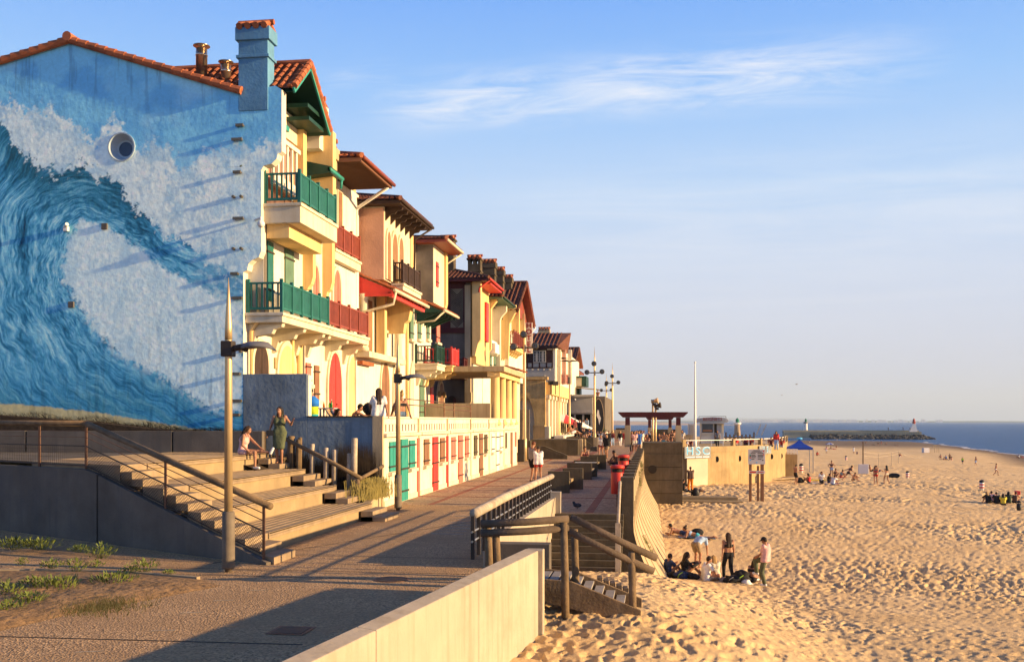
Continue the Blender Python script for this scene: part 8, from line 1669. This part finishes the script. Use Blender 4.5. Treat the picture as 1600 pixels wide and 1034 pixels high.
for k, (mt, za, zb_) in enumerate((('towel_blue', 3.22, 3.58), ('towel_lime', 2.94, 3.22), ('towel_turq', 2.80, 2.94))):
 r = MB(); r.lathe((xx + .02, 33.58, za), [(.25 - .03 * k, 0), (.25 - .02 * k, (zb_ - za) * .6), (.23 if k else .10, zb_ - za)], 14)
 if k == 0: tw = tag(r.build('beach_towel', M('towel_blue', (.02, .16, .55), .15, 6, .9, .2, 40), None, True), 'blue and yellow-green beach towel wrapped round the standing man', 'towel')
 else: r.build('towel_stripe', M(mt, (.45, .58, .03) if k == 1 else (.02, .30, .38), .15, 6, .9, .2, 40), tw, True)
person(GY(541, 32.6), 32.6, TFL + .30, -115, 'recline', 'woman lying back on the deck chair in a red swimsuit', True, ('bikini', 'red'), ('briefs', 'red'), ('long', 'black'), 'tan', 1.66, MID)
person(GY(552, 33.6), 33.6, TFL + .35, -75, 'sithug', 'shirtless man in sunglasses looking down beside the deck chairs', False, None, ('shorts', 'lightblue'), ('short', 'black'), 'tan', 1.78, MID)
person(GY(570, 34.6), 34.6, TFL + .35, -75, 'sithug', 'woman with a dark bun looking down on the terrace', True, ('bikini', 'grey'), ('briefs', 'black'), ('bun', 'black'), 'tan', 1.62, MID)
mb = MB(); q = GY(578, 32.2); mb.ball((q, 32.2, 3.12), (.26, .2, .22), 12, 8); tag(mb.build('dark_bag', M('p_cloth_black', CLO['black']), None, True), 'dark cloth bag between the seated bathers on the terrace', 'bag')
gx, gy = G(832, 752); person(gx, gy, 0, -35, 'lookdown', 'man in grey tank top and black shorts standing on the promenade', False, ('tank', 'grey'), ('shorts', 'black'), ('short', 'red'), 'tan', 1.80, MID, 'brown')
gx, gy = G(841, 753); person(gx, gy, 0, 15, 'lookdown', 'girl in white t-shirt and red shorts looking down next to the man', True, ('loose', 'white'), ('hotpants', 'red'), ('tail', 'brown'), 'tan', 1.60, MID, 'white')
gx, gy = G(918, 733); person(gx - .15, 56.3, .42, -170, 'ledge', 'woman with a bun sitting behind the farthest concrete bench', True, ('bikini', 'maroon'), ('shorts', 'maroon'), ('bun', 'brown'), 'tan', 1.66, MID)
gx, gy = G(962, 726.5); person(gx, gy, 0, 75, 'sitcross', 'shirtless tanned man sitting on the paving at the foot of the pier block', False, None, ('shorts', 'black'), ('short', 'black'), 'deep', 1.8, MID)
mb = MB(); mb.ball((gx + .75, gy + .3, .16), (.35, .25, .18), 12, 8); tag(mb.build('backpack', M('p_cloth_black', CLO['black']), None, True), 'dark backpack lying behind the shirtless seated man', 'bag')
gx, gy = G(939, 714); person(gx, gy, 0, 170, 'walk', 'woman in a white shirt and shorts walking with a bag', True, ('long', 'white'), ('hotpants', 'maroon'), ('tail', 'brown'), 'tan', 1.72, MID, 'black')
tag((lambda m: (m.obox((gx - .55, gy - .15, .62), (.5, .22, .34), .2), m.tube([(gx - .65, gy - .15, .78), (gx - .5, gy - .15, .95), (gx - .38, gy - .15, .78)], .012, 5), m)[-1])(MB()).build('beach_bag', M('black_plastic'), bevel=.03), 'black beach bag carried by the woman in white', 'bag')
gx, gy = G(948, 716); person(gx, gy, 0, 165, 'walk2', 'man in black t-shirt and khaki shorts walking towards the camera', False, ('loose', 'black'), ('shorts', 'khaki'), ('short', 'black'), 'tan', 1.82, MID, 'brown')
for px, py, kd, fem, tp, bt, hr, lb, h_ in ((957, 697, 'walk', True, ('long', 'maroon'), ('wide', 'lightblue'), ('long', 'brown'), 'woman in red top and pale blue wide trousers walking away from the café', 1.7), (969, 697.5, 'walk2', True, ('long', 'black'), ('trousers', 'white'), ('long', 'blond'), 'woman in black top and white trousers by the pergola post', 1.7), (975.5, 692, 'stand', False, ('tee', 'red'), ('shorts', 'red'), ('short', 'brown'), 'child in red leaning on the wall next to the pergola post', 1.45)):
 gx, gy = G(px, py); person(gx, gy, 0, 175, kd, lb, fem, tp, bt, hr, 'tan', h_, .024)
crowd = [(889, 87, 1.62, 'sit', -70, ('tank', 'orange'), ('shorts', 'white'), 'sunlit bather in orange lounging on the pale terrace block', True, 'brown', 'tan'), (893.5, 86.5, 1.62, 'sitback', -60, None, ('shorts', 'white'), 'bare-shouldered bather leaning next to the one in orange', True, 'blond', 'tan'),
 (898.5, 95, CTZ, 'stand', -120, ('tee', 'maroon'), ('trousers', 'black'), 'stooped man in dark red t-shirt at the café crowd edge', False, 'black', 'tan'), (905.5, 96, CTZ, 'stand', 175, ('tee', 'black'), ('trousers', 'black'), 'tall man in black t-shirt standing in the café crowd', False, 'brown', 'tan'),
 (910.5, 95, CTZ, 'sit', 170, ('tee', 'black'), ('trousers', 'black'), 'dark-clothed person sitting between the standing men at the café', False, 'black', 'tan'), (916, 96, CTZ, 'sithug', 120, None, ('shorts', 'black'), 'bare-backed man hunched on the café block', False, 'brown', 'fair'),
 (921.5, 96, CTZ, 'sit', 150, ('tee', 'navy'), ('trousers', 'navy'), 'person in navy crouching at the end of the café block', False, 'brown', 'tan'), (913, 94.2, CTZ, 'sitback', 190, ('tee', 'black'), ('shorts', 'cream'), 'sitting youth in black top and cream shorts on the café block', False, 'black', 'tan'),
 (907, 121, CTZ, 'stand', 180, ('long', 'white'), ('trousers', 'navy'), 'waiter in white shirt under the parasols, among a trio', False, 'brown', 'tan'), (912, 122, CTZ, 'stand', 200, ('long', 'white'), ('trousers', 'navy'), 'woman in white blouse in the trio behind the parasols', True, 'brown', 'tan'), (917, 121, CTZ + .2, 'stand', 150, ('long', 'lightblue'), ('trousers', 'black'), 'tall man in pale blue shirt in the trio behind the parasols', False, 'brown', 'tan'),
 (926, 104, 0.2, 'stand', 180, ('long', 'black'), ('trousers', 'black'), 'dark figure in black standing just before the tall mast', False, 'black', 'tan'), (934, 102, 0, 'stand', 170, ('long', 'black'), ('trousers', 'navy'), 'dark-haired person standing in black beyond the mast', True, 'black', 'tan'), (938.5, 100, 0, 'arms_hair', 175, ('tee', 'white'), ('trousers', 'black'), 'woman raising her arms behind the walking couple', True, 'brown', 'tan'), (945.5, 100, 0, 'walk', 170, ('tee', 'grey'), ('trousers', 'black'), 'man in grey partly hidden by the man in black t-shirt', False, 'black', 'tan'), (951, 104, 0, 'stand', 185, ('jacket', 'black'), ('trousers', 'black'), 'person in black jacket standing at the slat fence', False, 'black', 'tan')]
for px, Y, zb_, kd, ro, tp, bt, lb, fem, hc, sk in crowd: person(GY(px, Y), Y, zb_, ro, kd, lb, fem, tp, bt, ('long' if fem else 'short', hc), sk, 1.72, .024, None, 'café crowd')
pc = [(987.5, 80, 'stand', ('long', 'maroon'), ('trousers', 'black'), 'woman in a plum top beside the near pergola post', True, 'black'), (991.5, 79, 'stand', ('tee', 'pink'), ('shorts', 'cream'), 'woman in pink standing second from the near pergola post', True, 'brown'), (996, 84, 'stand', ('tee', 'navy'), ('trousers', 'navy'), 'man in navy looking back among the pergola crowd', False, 'brown'), (998.5, 82, 'stand', ('tee', 'blue'), ('shorts', 'blue'), 'boy in bright blue in the pergola crowd', False, 'brown'), (1002.5, 83, 'stand', ('long', 'cream'), ('trousers', 'cream'), 'woman all in cream in the pergola crowd', True, 'brown'), (1000, 88, 'arms_hair', ('tee', 'black'), ('trousers', 'black'), 'person in black with arms up in the pergola crowd', False, 'black'),
 (1009.5, 78, 'sithug', None, ('shorts', 'maroon'), 'bare-shouldered woman crouching in the pergola crowd', True, 'red'), (1013.5, 84, 'stand', ('tee', 'white'), ('trousers', 'navy'), 'man in a bright white t-shirt in the pergola crowd', False, 'brown'), (1018, 78, 'stand', ('jacket', 'black'), ('trousers', 'black'), 'dark-jacketed person next to the taller loudspeaker post', False, 'black'), (1022.5, 80, 'sit', ('tee', 'grey'), ('trousers', 'black'), 'person in grey sitting between the loudspeaker posts', True, 'brown'), (1030.5, 79, 'sit', ('tee', 'navy'), ('trousers', 'black'), 'person in navy sitting low beyond the loudspeaker posts', False, 'brown'), (1037.5, 77, 'hip', None, ('shorts', 'turq'), 'shirtless man in turquoise shorts with hands at his sides', False, 'black'), (1044.5, 80, 'sit', ('tee', 'brown'), ('trousers', 'black'), 'person in brown sitting before the dark wall', False, 'black'),
 (1050, 90, 'stand', ('bikini', 'black'), ('shorts', 'black'), 'tanned woman in black standing high near the far pergola post', True, 'brown'), (1054, 92, 'phone', None, ('shorts', 'black'), 'shirtless man beside the tanned woman near the far pergola post', False, 'black'), (1061.5, 84, 'stand', ('tee', 'navy'), ('trousers', 'navy'), 'man in navy behind the casing of the pergola post', False, 'black'), (1066, 88, 'stand', ('tee', 'cream'), ('trousers', 'grey'), 'person in a cream t-shirt at the open end of the bastion', True, 'brown'), (1072, 96, 'sit', ('tee', 'white'), ('shorts', 'grey'), 'person in white sitting by the planter box', True, 'brown'), (1077.5, 100, 'sit', ('tee', 'maroon'), ('trousers', 'black'), 'person in dark red sitting left of the flagpole', False, 'black')]
for px, Y, kd, tp, bt, lb, fem, hc in pc: person(GY(px, Y), Y, (.9 if kd.startswith('sit') else .25) if Y < 95 else .12, 180 + (hash_ := (px * 7) % 60) - 30, kd, lb.replace('left of', 'beside'), fem, tp, bt, ('long' if fem else 'short', hc), 'tan', 1.70, .024, None, 'crowd under the pergola')
for px, Y, kd, tp, bt, lb, fem, hc, zb_ in ((1213, 91.5, 'stand', ('long', 'red'), ('trousers', 'lightblue'), 'woman in a red top leaning at the bastion railing', True, 'brown', .12), (1172.5, 92, 'sit', ('tee', 'red'), ('trousers', 'black'), 'dark-haired person in red sitting by the bastion railing', False, 'black', .45), (1166, 92.5, 'sitback', ('tee', 'maroon'), ('trousers', 'black'), 'person in maroon slumped behind the bastion railing', False, 'black', .4), (1205, 93, 'sit', ('tee', 'maroon'), ('trousers', 'black'), 'person in dark red sitting next to the red-topped woman', False, 'black', .4), (1221, 95, 'sit', ('tee', 'red'), ('shorts', 'lightblue'), 'child in red sitting at the tip of the bastion', False, 'brown', .3), (1149, 94, 'sitback', ('tee', 'red'), ('shorts', 'grey'), 'sunbather in red lying back behind the bastion railing', False, 'brown', .4), (1121, 100, 'stand', ('tee', 'grey'), ('trousers', 'black'), 'customer in grey standing at the kiosk door', False, 'black', .12)):
 person(GY(px, Y), Y, zb_, 170, kd, lb, fem, tp, bt, ('long' if fem else 'short', hc), 'tan', 1.70, .022)
x, y, z = at(1079, 769); person(x, y, z + .12, 5, 'phone', 'man in dark jacket and orange trousers standing with his back turned on the sand steps', False, ('jacket', 'brown'), ('wide', 'orange'), ('cap', 'brown'), 'deep', 1.75, MID, 'black')
x, y, z = at(1067, 768); person(x, y, z + .1, -40, 'sit', 'person in dark clothes sitting half hidden by the pier block', False, ('tee', 'black'), ('trousers', 'black'), ('short', 'black'), 'tan', 1.7, .02)
x, y, z = at(1084, 781); t = thing('hanging_bag', (x, y, z), 'black rucksack hanging on a short post before the sand steps', 'bag'); mb = MB(); mb.ball((x + .12, y, z + .55), (.24, .18, .36), 12, 9); mb.build('rucksack', M('black_plastic'), t, True); mb = MB(); mb.tube([(x - .15, y, z - .2), (x - .15, y, z + .85)], .035, 8); mb.build('post', M('dark_metal'), t)
for k, (px, py) in enumerate(((1073, 768), (1076.5, 769), (1094, 768))): x, y, z = at(px, py); mb = MB(); mb.ball((x, y, z + .16), (.22 + .05 * k, .2, .12), 10, 7); tag(mb.build('bag', M('p_cloth_' + ('grey', 'black', 'brown')[k], CLO[('grey', 'black', 'brown')[k]]), None, True), ('grey cloth bag beside the man in orange trousers', 'black bag between the grey bag and the man in orange trousers', 'brown bundle lying past the man in orange trousers')[k], 'bag', 'bags on the sand steps')
grp = [(1044, 902, 'sit', -60, False, ('tee', 'navy'), ('shorts', 'black'), ('short', 'brown'), 'boy in navy t-shirt drinking at the end of the beach group by the wall', 1.55, None), (1070, 903, 'sit', -75, True, ('long', 'black'), ('hotpants', 'black'), ('longer', 'brown'), 'long-haired woman in black sitting with knees up in the beach group', 1.70, None), (1090, 888, 'bend', -35, False, ('tee', 'lightblue'), ('shorts', 'khaki'), ('short', 'red'), 'boy in pale shirt and khaki shorts bending over behind the beach group', 1.66, None),
 (1103, 908, 'sitcross', -75, False, ('loose', 'white'), ('wide', 'patterned'), ('short', 'brown'), 'boy in white t-shirt and black-and-white trousers sitting in the beach group', 1.72, None), (1118, 902, 'sithug', 15, True, ('long', 'cream'), ('trousers', 'cream'), ('longer', 'blond'), 'blond girl in a cream sweater sitting with her back turned', 1.68, None), (1138, 905, 'walk2', 15, True, ('bandeau', 'black'), ('trousers', 'black'), ('longer', 'brown'), 'woman in black trousers and bare back standing among the beach group', 1.70, None),
 (1174, 908, 'sithug', -40, True, ('bikini', 'black'), ('hotpants', 'black'), ('long', 'brown'), 'girl with brown hair sitting beside the backpacks', 1.62, 'white'), (1196, 915, 'legup', 62, False, ('loose', 'pink'), ('wide', 'olive'), ('cap', 'black'), 'boy in black cap, pink t-shirt and olive trousers lifting one leg', 1.68, 'white')]
for px, py, kd, ro, fem, tp, bt, hr, lb, h_, sh in grp: x, y = G(px, py, -2.95); z = float(sand_z(np.array([x]), np.array([y]))[0]); person(x, y, z, ro, kd, lb, fem, tp, bt, hr, 'tan', h_, NEAR if kd not in ('sit',) else NEAR, sh, 'friends sitting below the sea wall')
for px, py, r, c, lb in ((1052, 906, .2, 'black', 'black bag at the feet of the boy in navy'), (1064, 907, .24, 'navy', 'blue-black backpack in front of the long-haired woman'), (1082, 907, .2, 'black', 'black bundle between woman in black and boy in white'), (1132, 909, .17, 'grey', 'grey shoe bag in front of the blond girl'), (1143, 911, .24, 'black', 'black backpack with a pale towel on top'), (1158, 908, .3, 'black', 'tall black backpack nearest to the brown-haired girl'), (1168, 912, .16, 'white', 'crumpled white cloth by the brown-haired girl')):
 x, y = G(px, py, -2.95); z = float(sand_z(np.array([x]), np.array([y]))[0]); mb = MB(); mb.ball((x, y, z + r * .5), (r * 1.15, r * .9, r * (1.0 if c == 'black' and r > .25 else .62)), 14, 10)
 for q in range(len(mb.v)): vv = mb.v[q]; mb.v[q] = (vv[0] + .05 * math.sin(vv[2] * 31 + px), vv[1] + .04 * math.sin(vv[0] * 23), vv[2] + .03 * math.sin(vv[0] * 19 + vv[1] * 13))
 b = tag(mb.build('bag', M('p_cloth_' + c, CLO[c]), None, True), lb, 'bag', 'bags of the beach group')
 if r > .2: mb = MB(); mb.tube([(x - r * .5, y - r * .7, z + r * .2), (x - r * .3, y - r * 1.0, z + r * .7), (x + r * .2, y - r * .8, z + r * 1.0)], .015, 5); mb.build('strap', M('p_cloth_lime' if px in (1064, 1158) else 'p_cloth_grey', CLO['lime'] if px in (1064, 1158) else CLO['grey']), b)
x, y = G(1092, 842, -2.8); z = float(sand_base(x, y)); person(x - .1, y, z + .03, 82, 'prone', 'sunbather in a blue bikini lying on her front, propped on the elbows', True, ('bikini', 'lightblue'), ('briefs', 'turq'), ('bun', 'brown'), 'tan', 1.66, NEAR)
x2, y2 = G(1066, 841, -2.8); person(x2, y2 + .55, float(sand_base(x2, y2 + .5)) + .02, 75, 'prone', 'dark-haired companion lying just behind the sunbather in the blue bikini', False, None, ('shorts', 'navy'), ('short', 'black'), 'tan', 1.7, MID)
mb = MB(); gxs = np.linspace(x - .95, x + .75, 14); vs = [(a, y + b, float(sand_base(a, y + b)) + .05 + .015 * math.sin(a * 7 + b * 9)) for a in gxs for b in (-.35, 0, .4)]; mb.add(vs, [(i * 3 + j, i * 3 + 3 + j, i * 3 + 4 + j, i * 3 + 1 + j) for i in range(13) for j in range(2)]); tag(mb.build('beach_towel', M('p_cloth_jeans', CLO['jeans']), None, True), 'dull blue towel under the two sunbathers', 'towel')
mb = MB(); mb.ball((x - .05, y + .55, z + .22), (.3, .2, .2), 12, 8); tag(mb.build('bag', M('p_cloth_black', CLO['black']), None, True), 'black bag lying behind the sunbather in the blue bikini', 'bag')
mid = [(1243, 756, 'lookdown', -60, False, None, ('shorts', 'black'), ('short', 'black'), 'shirtless man in black shorts looking down near the bastion'), (1264, 754.5, 'sit', 60, True, ('tank', 'red'), ('trousers', 'black'), ('long', 'brown'), 'woman in a red top sitting nearest the bastion'), (1283.5, 755, 'kneel', 180, True, ('tee', 'white'), ('shorts', 'black'), ('long', 'brown'), 'kneeling woman in white top and black bottoms'), (1295, 755, 'sit', -110, False, ('tee', 'black'), ('shorts', 'navy'), ('short', 'brown'), 'person in black tucked behind the one in a white shirt'), (1301, 757, 'sithug', -60, False, ('loose', 'white'), ('shorts', 'navy'), ('short', 'brown'), 'seated man in a white shirt on a dark towel'),
 (1299.5, 744.5, 'hip', 175, True, ('bikini', 'black'), ('hotpants', 'lightblue'), ('bun', 'brown'), 'woman in bikini top and denim shorts standing with hands on hips'), (1305, 745, 'sit', -60, True, ('bikini', 'black'), ('briefs', 'black'), ('bun', 'black'), 'dark-haired bather sitting right behind the standing woman'.replace('right ', 'just ')), (1313.5, 745.5, 'sithug', -80, True, ('bikini', 'turq'), ('briefs', 'red'), ('bun', 'black'), 'bather in a turquoise top sitting on a red towel'), (1326, 753, 'lunge', -70, True, ('bikini', 'black'), ('briefs', 'black'), ('tail', 'brown'), 'bather stretching in a deep lunge on the sand'), (1333, 752, 'sithug', -70, False, None, ('shorts', 'black'), ('short', 'black'), 'bather sitting in the shade of the lunging one'),
 (1368.5, 757, 'walk', 160, True, ('bikini', 'red'), ('briefs', 'red'), ('long', 'brown'), 'girl in a red bikini walking through the sand'), (1385.5, 757, 'walk2', 30, True, ('bikini', 'black'), ('briefs', 'cream'), ('long', 'black'), 'girl with long black hair running beside the red bikini'), (1361, 737, 'sitback', -70, False, None, ('shorts', 'black'), ('short', 'brown'), 'sunlit man in a low beach chair behind the padded board'), (1367, 737, 'sit', -60, True, ('bikini', 'black'), ('briefs', 'black'), ('long', 'brown'), 'woman sitting second behind the padded board'), (1372, 737.5, 'sitback', -70, False, None, ('shorts', 'navy'), ('short', 'black'), 'man stretched out third behind the padded board'),
 (1556, 743, 'walk', -100, False, None, ('briefs', 'white'), ('short', 'brown'), 'tall man in white swim shorts walking alone towards the sea'), (1525, 727.5, 'walk2', 100, False, None, ('shorts', 'lightblue'), ('short', 'brown'), 'shirtless man in pale blue shorts walking by the water'), (1504, 725, 'stand', 160, False, ('tee', 'lime'), ('shorts', 'navy'), ('short', 'brown'), 'child with a lime green shirt near the goal frame'),
 (1484, 716.5, 'kneel', 150, False, None, ('shorts', 'black'), ('short', 'black'), 'man kneeling upright over a group by the water'), (1487, 719, 'sit', 60, True, ('bikini', 'pink'), ('briefs', 'pink'), ('long', 'brown'), 'bather in pink sitting by the kneeling man'), (1478.5, 717, 'sit', 80, False, ('tee', 'blue'), ('shorts', 'navy'), ('short', 'black'), 'bather in blue sitting in the group by the water'), (1475, 718.5, 'lie', 90, True, ('bikini', 'maroon'), ('briefs', 'maroon'), ('long', 'brown'), 'sunbather lying flat before the group by the water'), (1470, 715.5, 'sit', 20, False, None, ('shorts', 'brown'), ('short', 'brown'), 'tanned bather sitting at the edge of the group by the water'),
 (1406, 713.5, 'sit', -40, False, ('tee', 'maroon'), ('shorts', 'white'), ('short', 'black'), 'lone figure in dark red sitting far out on the flat sand'), (1276.5, 711.5, 'sit', -60, False, ('tee', 'red'), ('shorts', 'black'), ('short', 'brown'), 'lone figure in bright red sitting above the trodden sand'), (1291.5, 708.5, 'stand', 180, True, ('tee', 'pink'), ('shorts', 'white'), ('long', 'brown'), 'small figure in pale pink standing beyond the lone red one'), (1334, 708.5, 'stand', 180, True, ('tee', 'white'), ('shorts', 'white'), ('bun', 'black'), 'woman in white standing next to the net mast'), (1339, 709.5, 'sit', 180, False, ('tee', 'navy'), ('shorts', 'navy'), ('short', 'brown'), 'child in navy crouching next to the woman in white'), (1306.5, 699.5, 'sit', 180, True, ('bikini', 'maroon'), ('briefs', 'black'), ('long', 'black'), 'bather sitting beyond the beach umbrella'), (1292, 702.5, 'lie', 90, False, None, ('shorts', 'black'), ('short', 'black'), 'bather lying in the shade of the beach umbrella'), (1298.5, 701.5, 'sit', 90, True, ('bikini', 'black'), ('briefs', 'black'), ('long', 'brown'), 'bather sitting at the foot of the beach umbrella'), (1302.5, 702, 'lie', 90, False, ('tee', 'red'), ('shorts', 'red'), ('short', 'black'), 'bather in red lying past the beach umbrella'),
 (1264.5, 691, 'sitback', 60, True, ('bikini', 'white'), ('briefs', 'white'), ('long', 'brown'), 'bather leaning back on the sand behind the tent'), (1348, 692, 'sit', 180, False, ('tee', 'black'), ('shorts', 'black'), ('short', 'black'), 'dark seated figure at the water edge, first of a pair'), (1352.5, 692, 'sit', 180, True, ('bikini', 'brown'), ('briefs', 'brown'), ('long', 'brown'), 'tanned seated figure at the water edge, second of a pair'), (1377, 694.5, 'stand', 120, False, None, ('shorts', 'red'), ('short', 'brown'), 'man in red shorts standing at the water edge'), (1373, 696, 'bend', 60, True, ('bikini', 'black'), ('briefs', 'black'), ('long', 'black'), 'woman bending at the water edge by the man in red shorts'), (1365.5, 695.5, 'lie', 90, True, ('bikini', 'turq'), ('briefs', 'turq'), ('long', 'blond'), 'bather in turquoise lying close to the water'), (1385, 694, 'sit', 90, False, None, ('shorts', 'black'), ('short', 'black'), 'small dark figure sitting past the man in red shorts'), (1400, 696.5, 'lie', 80, False, None, ('shorts', 'brown'), ('short', 'black'), 'bather lying alone on the wet sand'),
 (1302.5, 683.5, 'stand', 180, True, ('tee', 'white'), ('shorts', 'white'), ('long', 'brown'), 'tiny white-clad figure below the jetty rocks'), (1294.5, 683, 'stand', 180, True, ('tee', 'pink'), ('shorts', 'grey'), ('long', 'brown'), 'tiny pink-clad figure below the jetty rocks'), (1310.5, 683.5, 'stand', 180, False, ('tee', 'yellow'), ('shorts', 'navy'), ('short', 'black'), 'tiny figure with a yellow shirt below the jetty rocks'), (1308, 687.5, 'sit', 180, False, ('tee', 'white'), ('shorts', 'white'), ('short', 'brown'), 'tiny white seated figure on the upper beach'), (1592, 715.5, 'sit', 90, False, ('tee', 'white'), ('shorts', 'navy'), ('short', 'black'), 'figure in white by the waterline at the picture edge'), (1597.5, 715.5, 'lie', 90, False, ('tee', 'red'), ('shorts', 'red'), ('short', 'black'), 'figure in red lying by the waterline at the picture edge')]
for px, py, kd, ro, fem, tp, bt, hr, lb in mid: x, y, z = at(px, py); person(x, y, z + (.02 if kd != 'lie' else .06), ro, kd, lb, fem, tp, bt, hr, 'tan', 1.70 if 'child' not in lb else 1.35, .022)
six = [(1545, 786, ('jacket', 'black'), 'blond', 'blond girl in black, end of the seated group of six'), (1551.5, 785, ('tee', 'pink'), 'black', 'dark-haired boy in pale pink in the seated group of six'), (1558, 787, ('jacket', 'black'), 'black', 'broad figure all in black in the seated group of six'), (1567.5, 788, ('tee', 'yellow'), 'brown', 'girl in yellow in the seated group of six'), (1575, 786.5, ('jacket', 'dkgreen'), 'black', 'girl in dark green in the seated group of six'), (1585.5, 786.5, ('tank', 'brown'), 'brown', 'tanned figure next to the black bin in the seated group of six')]
for k, (px, py, tp, hc, lb) in enumerate(six): x, y, z = at(px, py); person(x, y, z + .02, 20 - 12 * k, 'sithug', lb, k in (0, 3, 4), tp, ('trousers', 'black'), ('longer' if k in (0, 3, 4) else 'short', hc), 'tan', 1.62, .02, None, 'friends sitting in a row on the sand')
x, y, z = at(1592, 780); mb = MB(); mb.obox((x, y + .3, z + .5), (.35, .3, .3)); tag(mb.build('cool_box', M('red_paint'), bevel=.03), 'red cool box behind the black bin', 'cool box')
for px, py, w, d, c, lb in ((1280, 755.5, 1.6, .6, 'black', 'dark towel under the kneeling woman'), (1272, 755, 1.2, .5, 'white', 'white towel beside the woman in red'), (1303, 757.5, 1.5, .6, 'blue', 'blue towel under the man in the white shirt'), (1317, 746, 1.3, .6, 'red', 'red towel under the bather in turquoise'), (1367, 739, 2.4, .5, 'white', 'white lounger cloth under the trio behind the board'), (1549, 724, 1.6, .7, 'navy', 'navy towel left on the sand inland of the tall walker'), (1313.5, 727.5, 1.6, .5, 'black', 'dark heap of clothes alone on the flat sand')):
 x, y, z = at(px, py); mb = MB(); vs = [(x - w / 2 + w * i / 5, y - d / 2 + d * j / 2, z + .10 + .03 * math.sin(i * 2 + j)) for i in range(6) for j in range(3)]; mb.add(vs, [(i * 3 + j, i * 3 + 3 + j, i * 3 + 4 + j, i * 3 + 1 + j) for i in range(5) for j in range(2)]); tag(mb.build('beach_towel', M('p_cloth_' + c, CLO[c]), None, True), lb, 'towel')
x, y, z = at(1397, 746); mb = MB(); mb.ball((x, y, z + .2), (.6, .3, .3), 12, 8); tag(mb.build('bag_pile', M('p_cloth_black', CLO['black']), None, True), 'dark pile of bags beside the running girl', 'bag')
x, y, z = at(1249.5, 754); mb = MB(); mb.ball((x, y, z + .22), (.32, .25, .3), 12, 8); tag(mb.build('bag', M('p_cloth_black', CLO['black']), None, True), 'black bag at the feet of the man in black shorts', 'bag')
x, y, z = at(1272, 751); mb = MB(); mb.obox((x, y, z + .12), (2.2, .55, .08), .08); tag(mb.build('surfboard', M('p_cloth_yellow', CLO['yellow']), bevel=.03), 'yellow surfboard lying behind the woman in red', 'surfboard')
for px, h_, c in ((1388, 1.7, 'black'), (1411, 1.75, 'navy'), (1422, 1.6, 'brown')): person(GY(px, 569), 569, -2.2, 200, 'stand', {'black': 'angler in black on the jetty, farthest from the light', 'navy': 'angler in navy on the jetty, the middle one', 'brown': 'angler in brown on the jetty, next to the light'}[c], False, ('jacket', c), ('trousers', c), ('short', 'black'), 'tan', h_, .024, None, 'anglers on the jetty')
person(GY(934, 130), 130, ZP(617, -7, 126) - .1, 180, 'sit', 'person sunbathing on the café roof', False, None, ('shorts', 'white'), ('short', 'brown'), 'tan', 1.7, .024)
# TEXT2MESH: letters become plain meshes
bpy.context.view_layer.update(); dg = bpy.context.evaluated_depsgraph_get()
for o in [q for q in SC.objects if q.type == 'FONT']:
 me = bpy.data.meshes.new_from_object(o.evaluated_get(dg)); n = bpy.data.objects.new('letter', me); COL.objects.link(n); n.parent = o.parent; n.matrix_local = o.matrix_local.copy()
 if not me.materials: me.materials.append(o.data.materials[0])
 bpy.data.objects.remove(o)
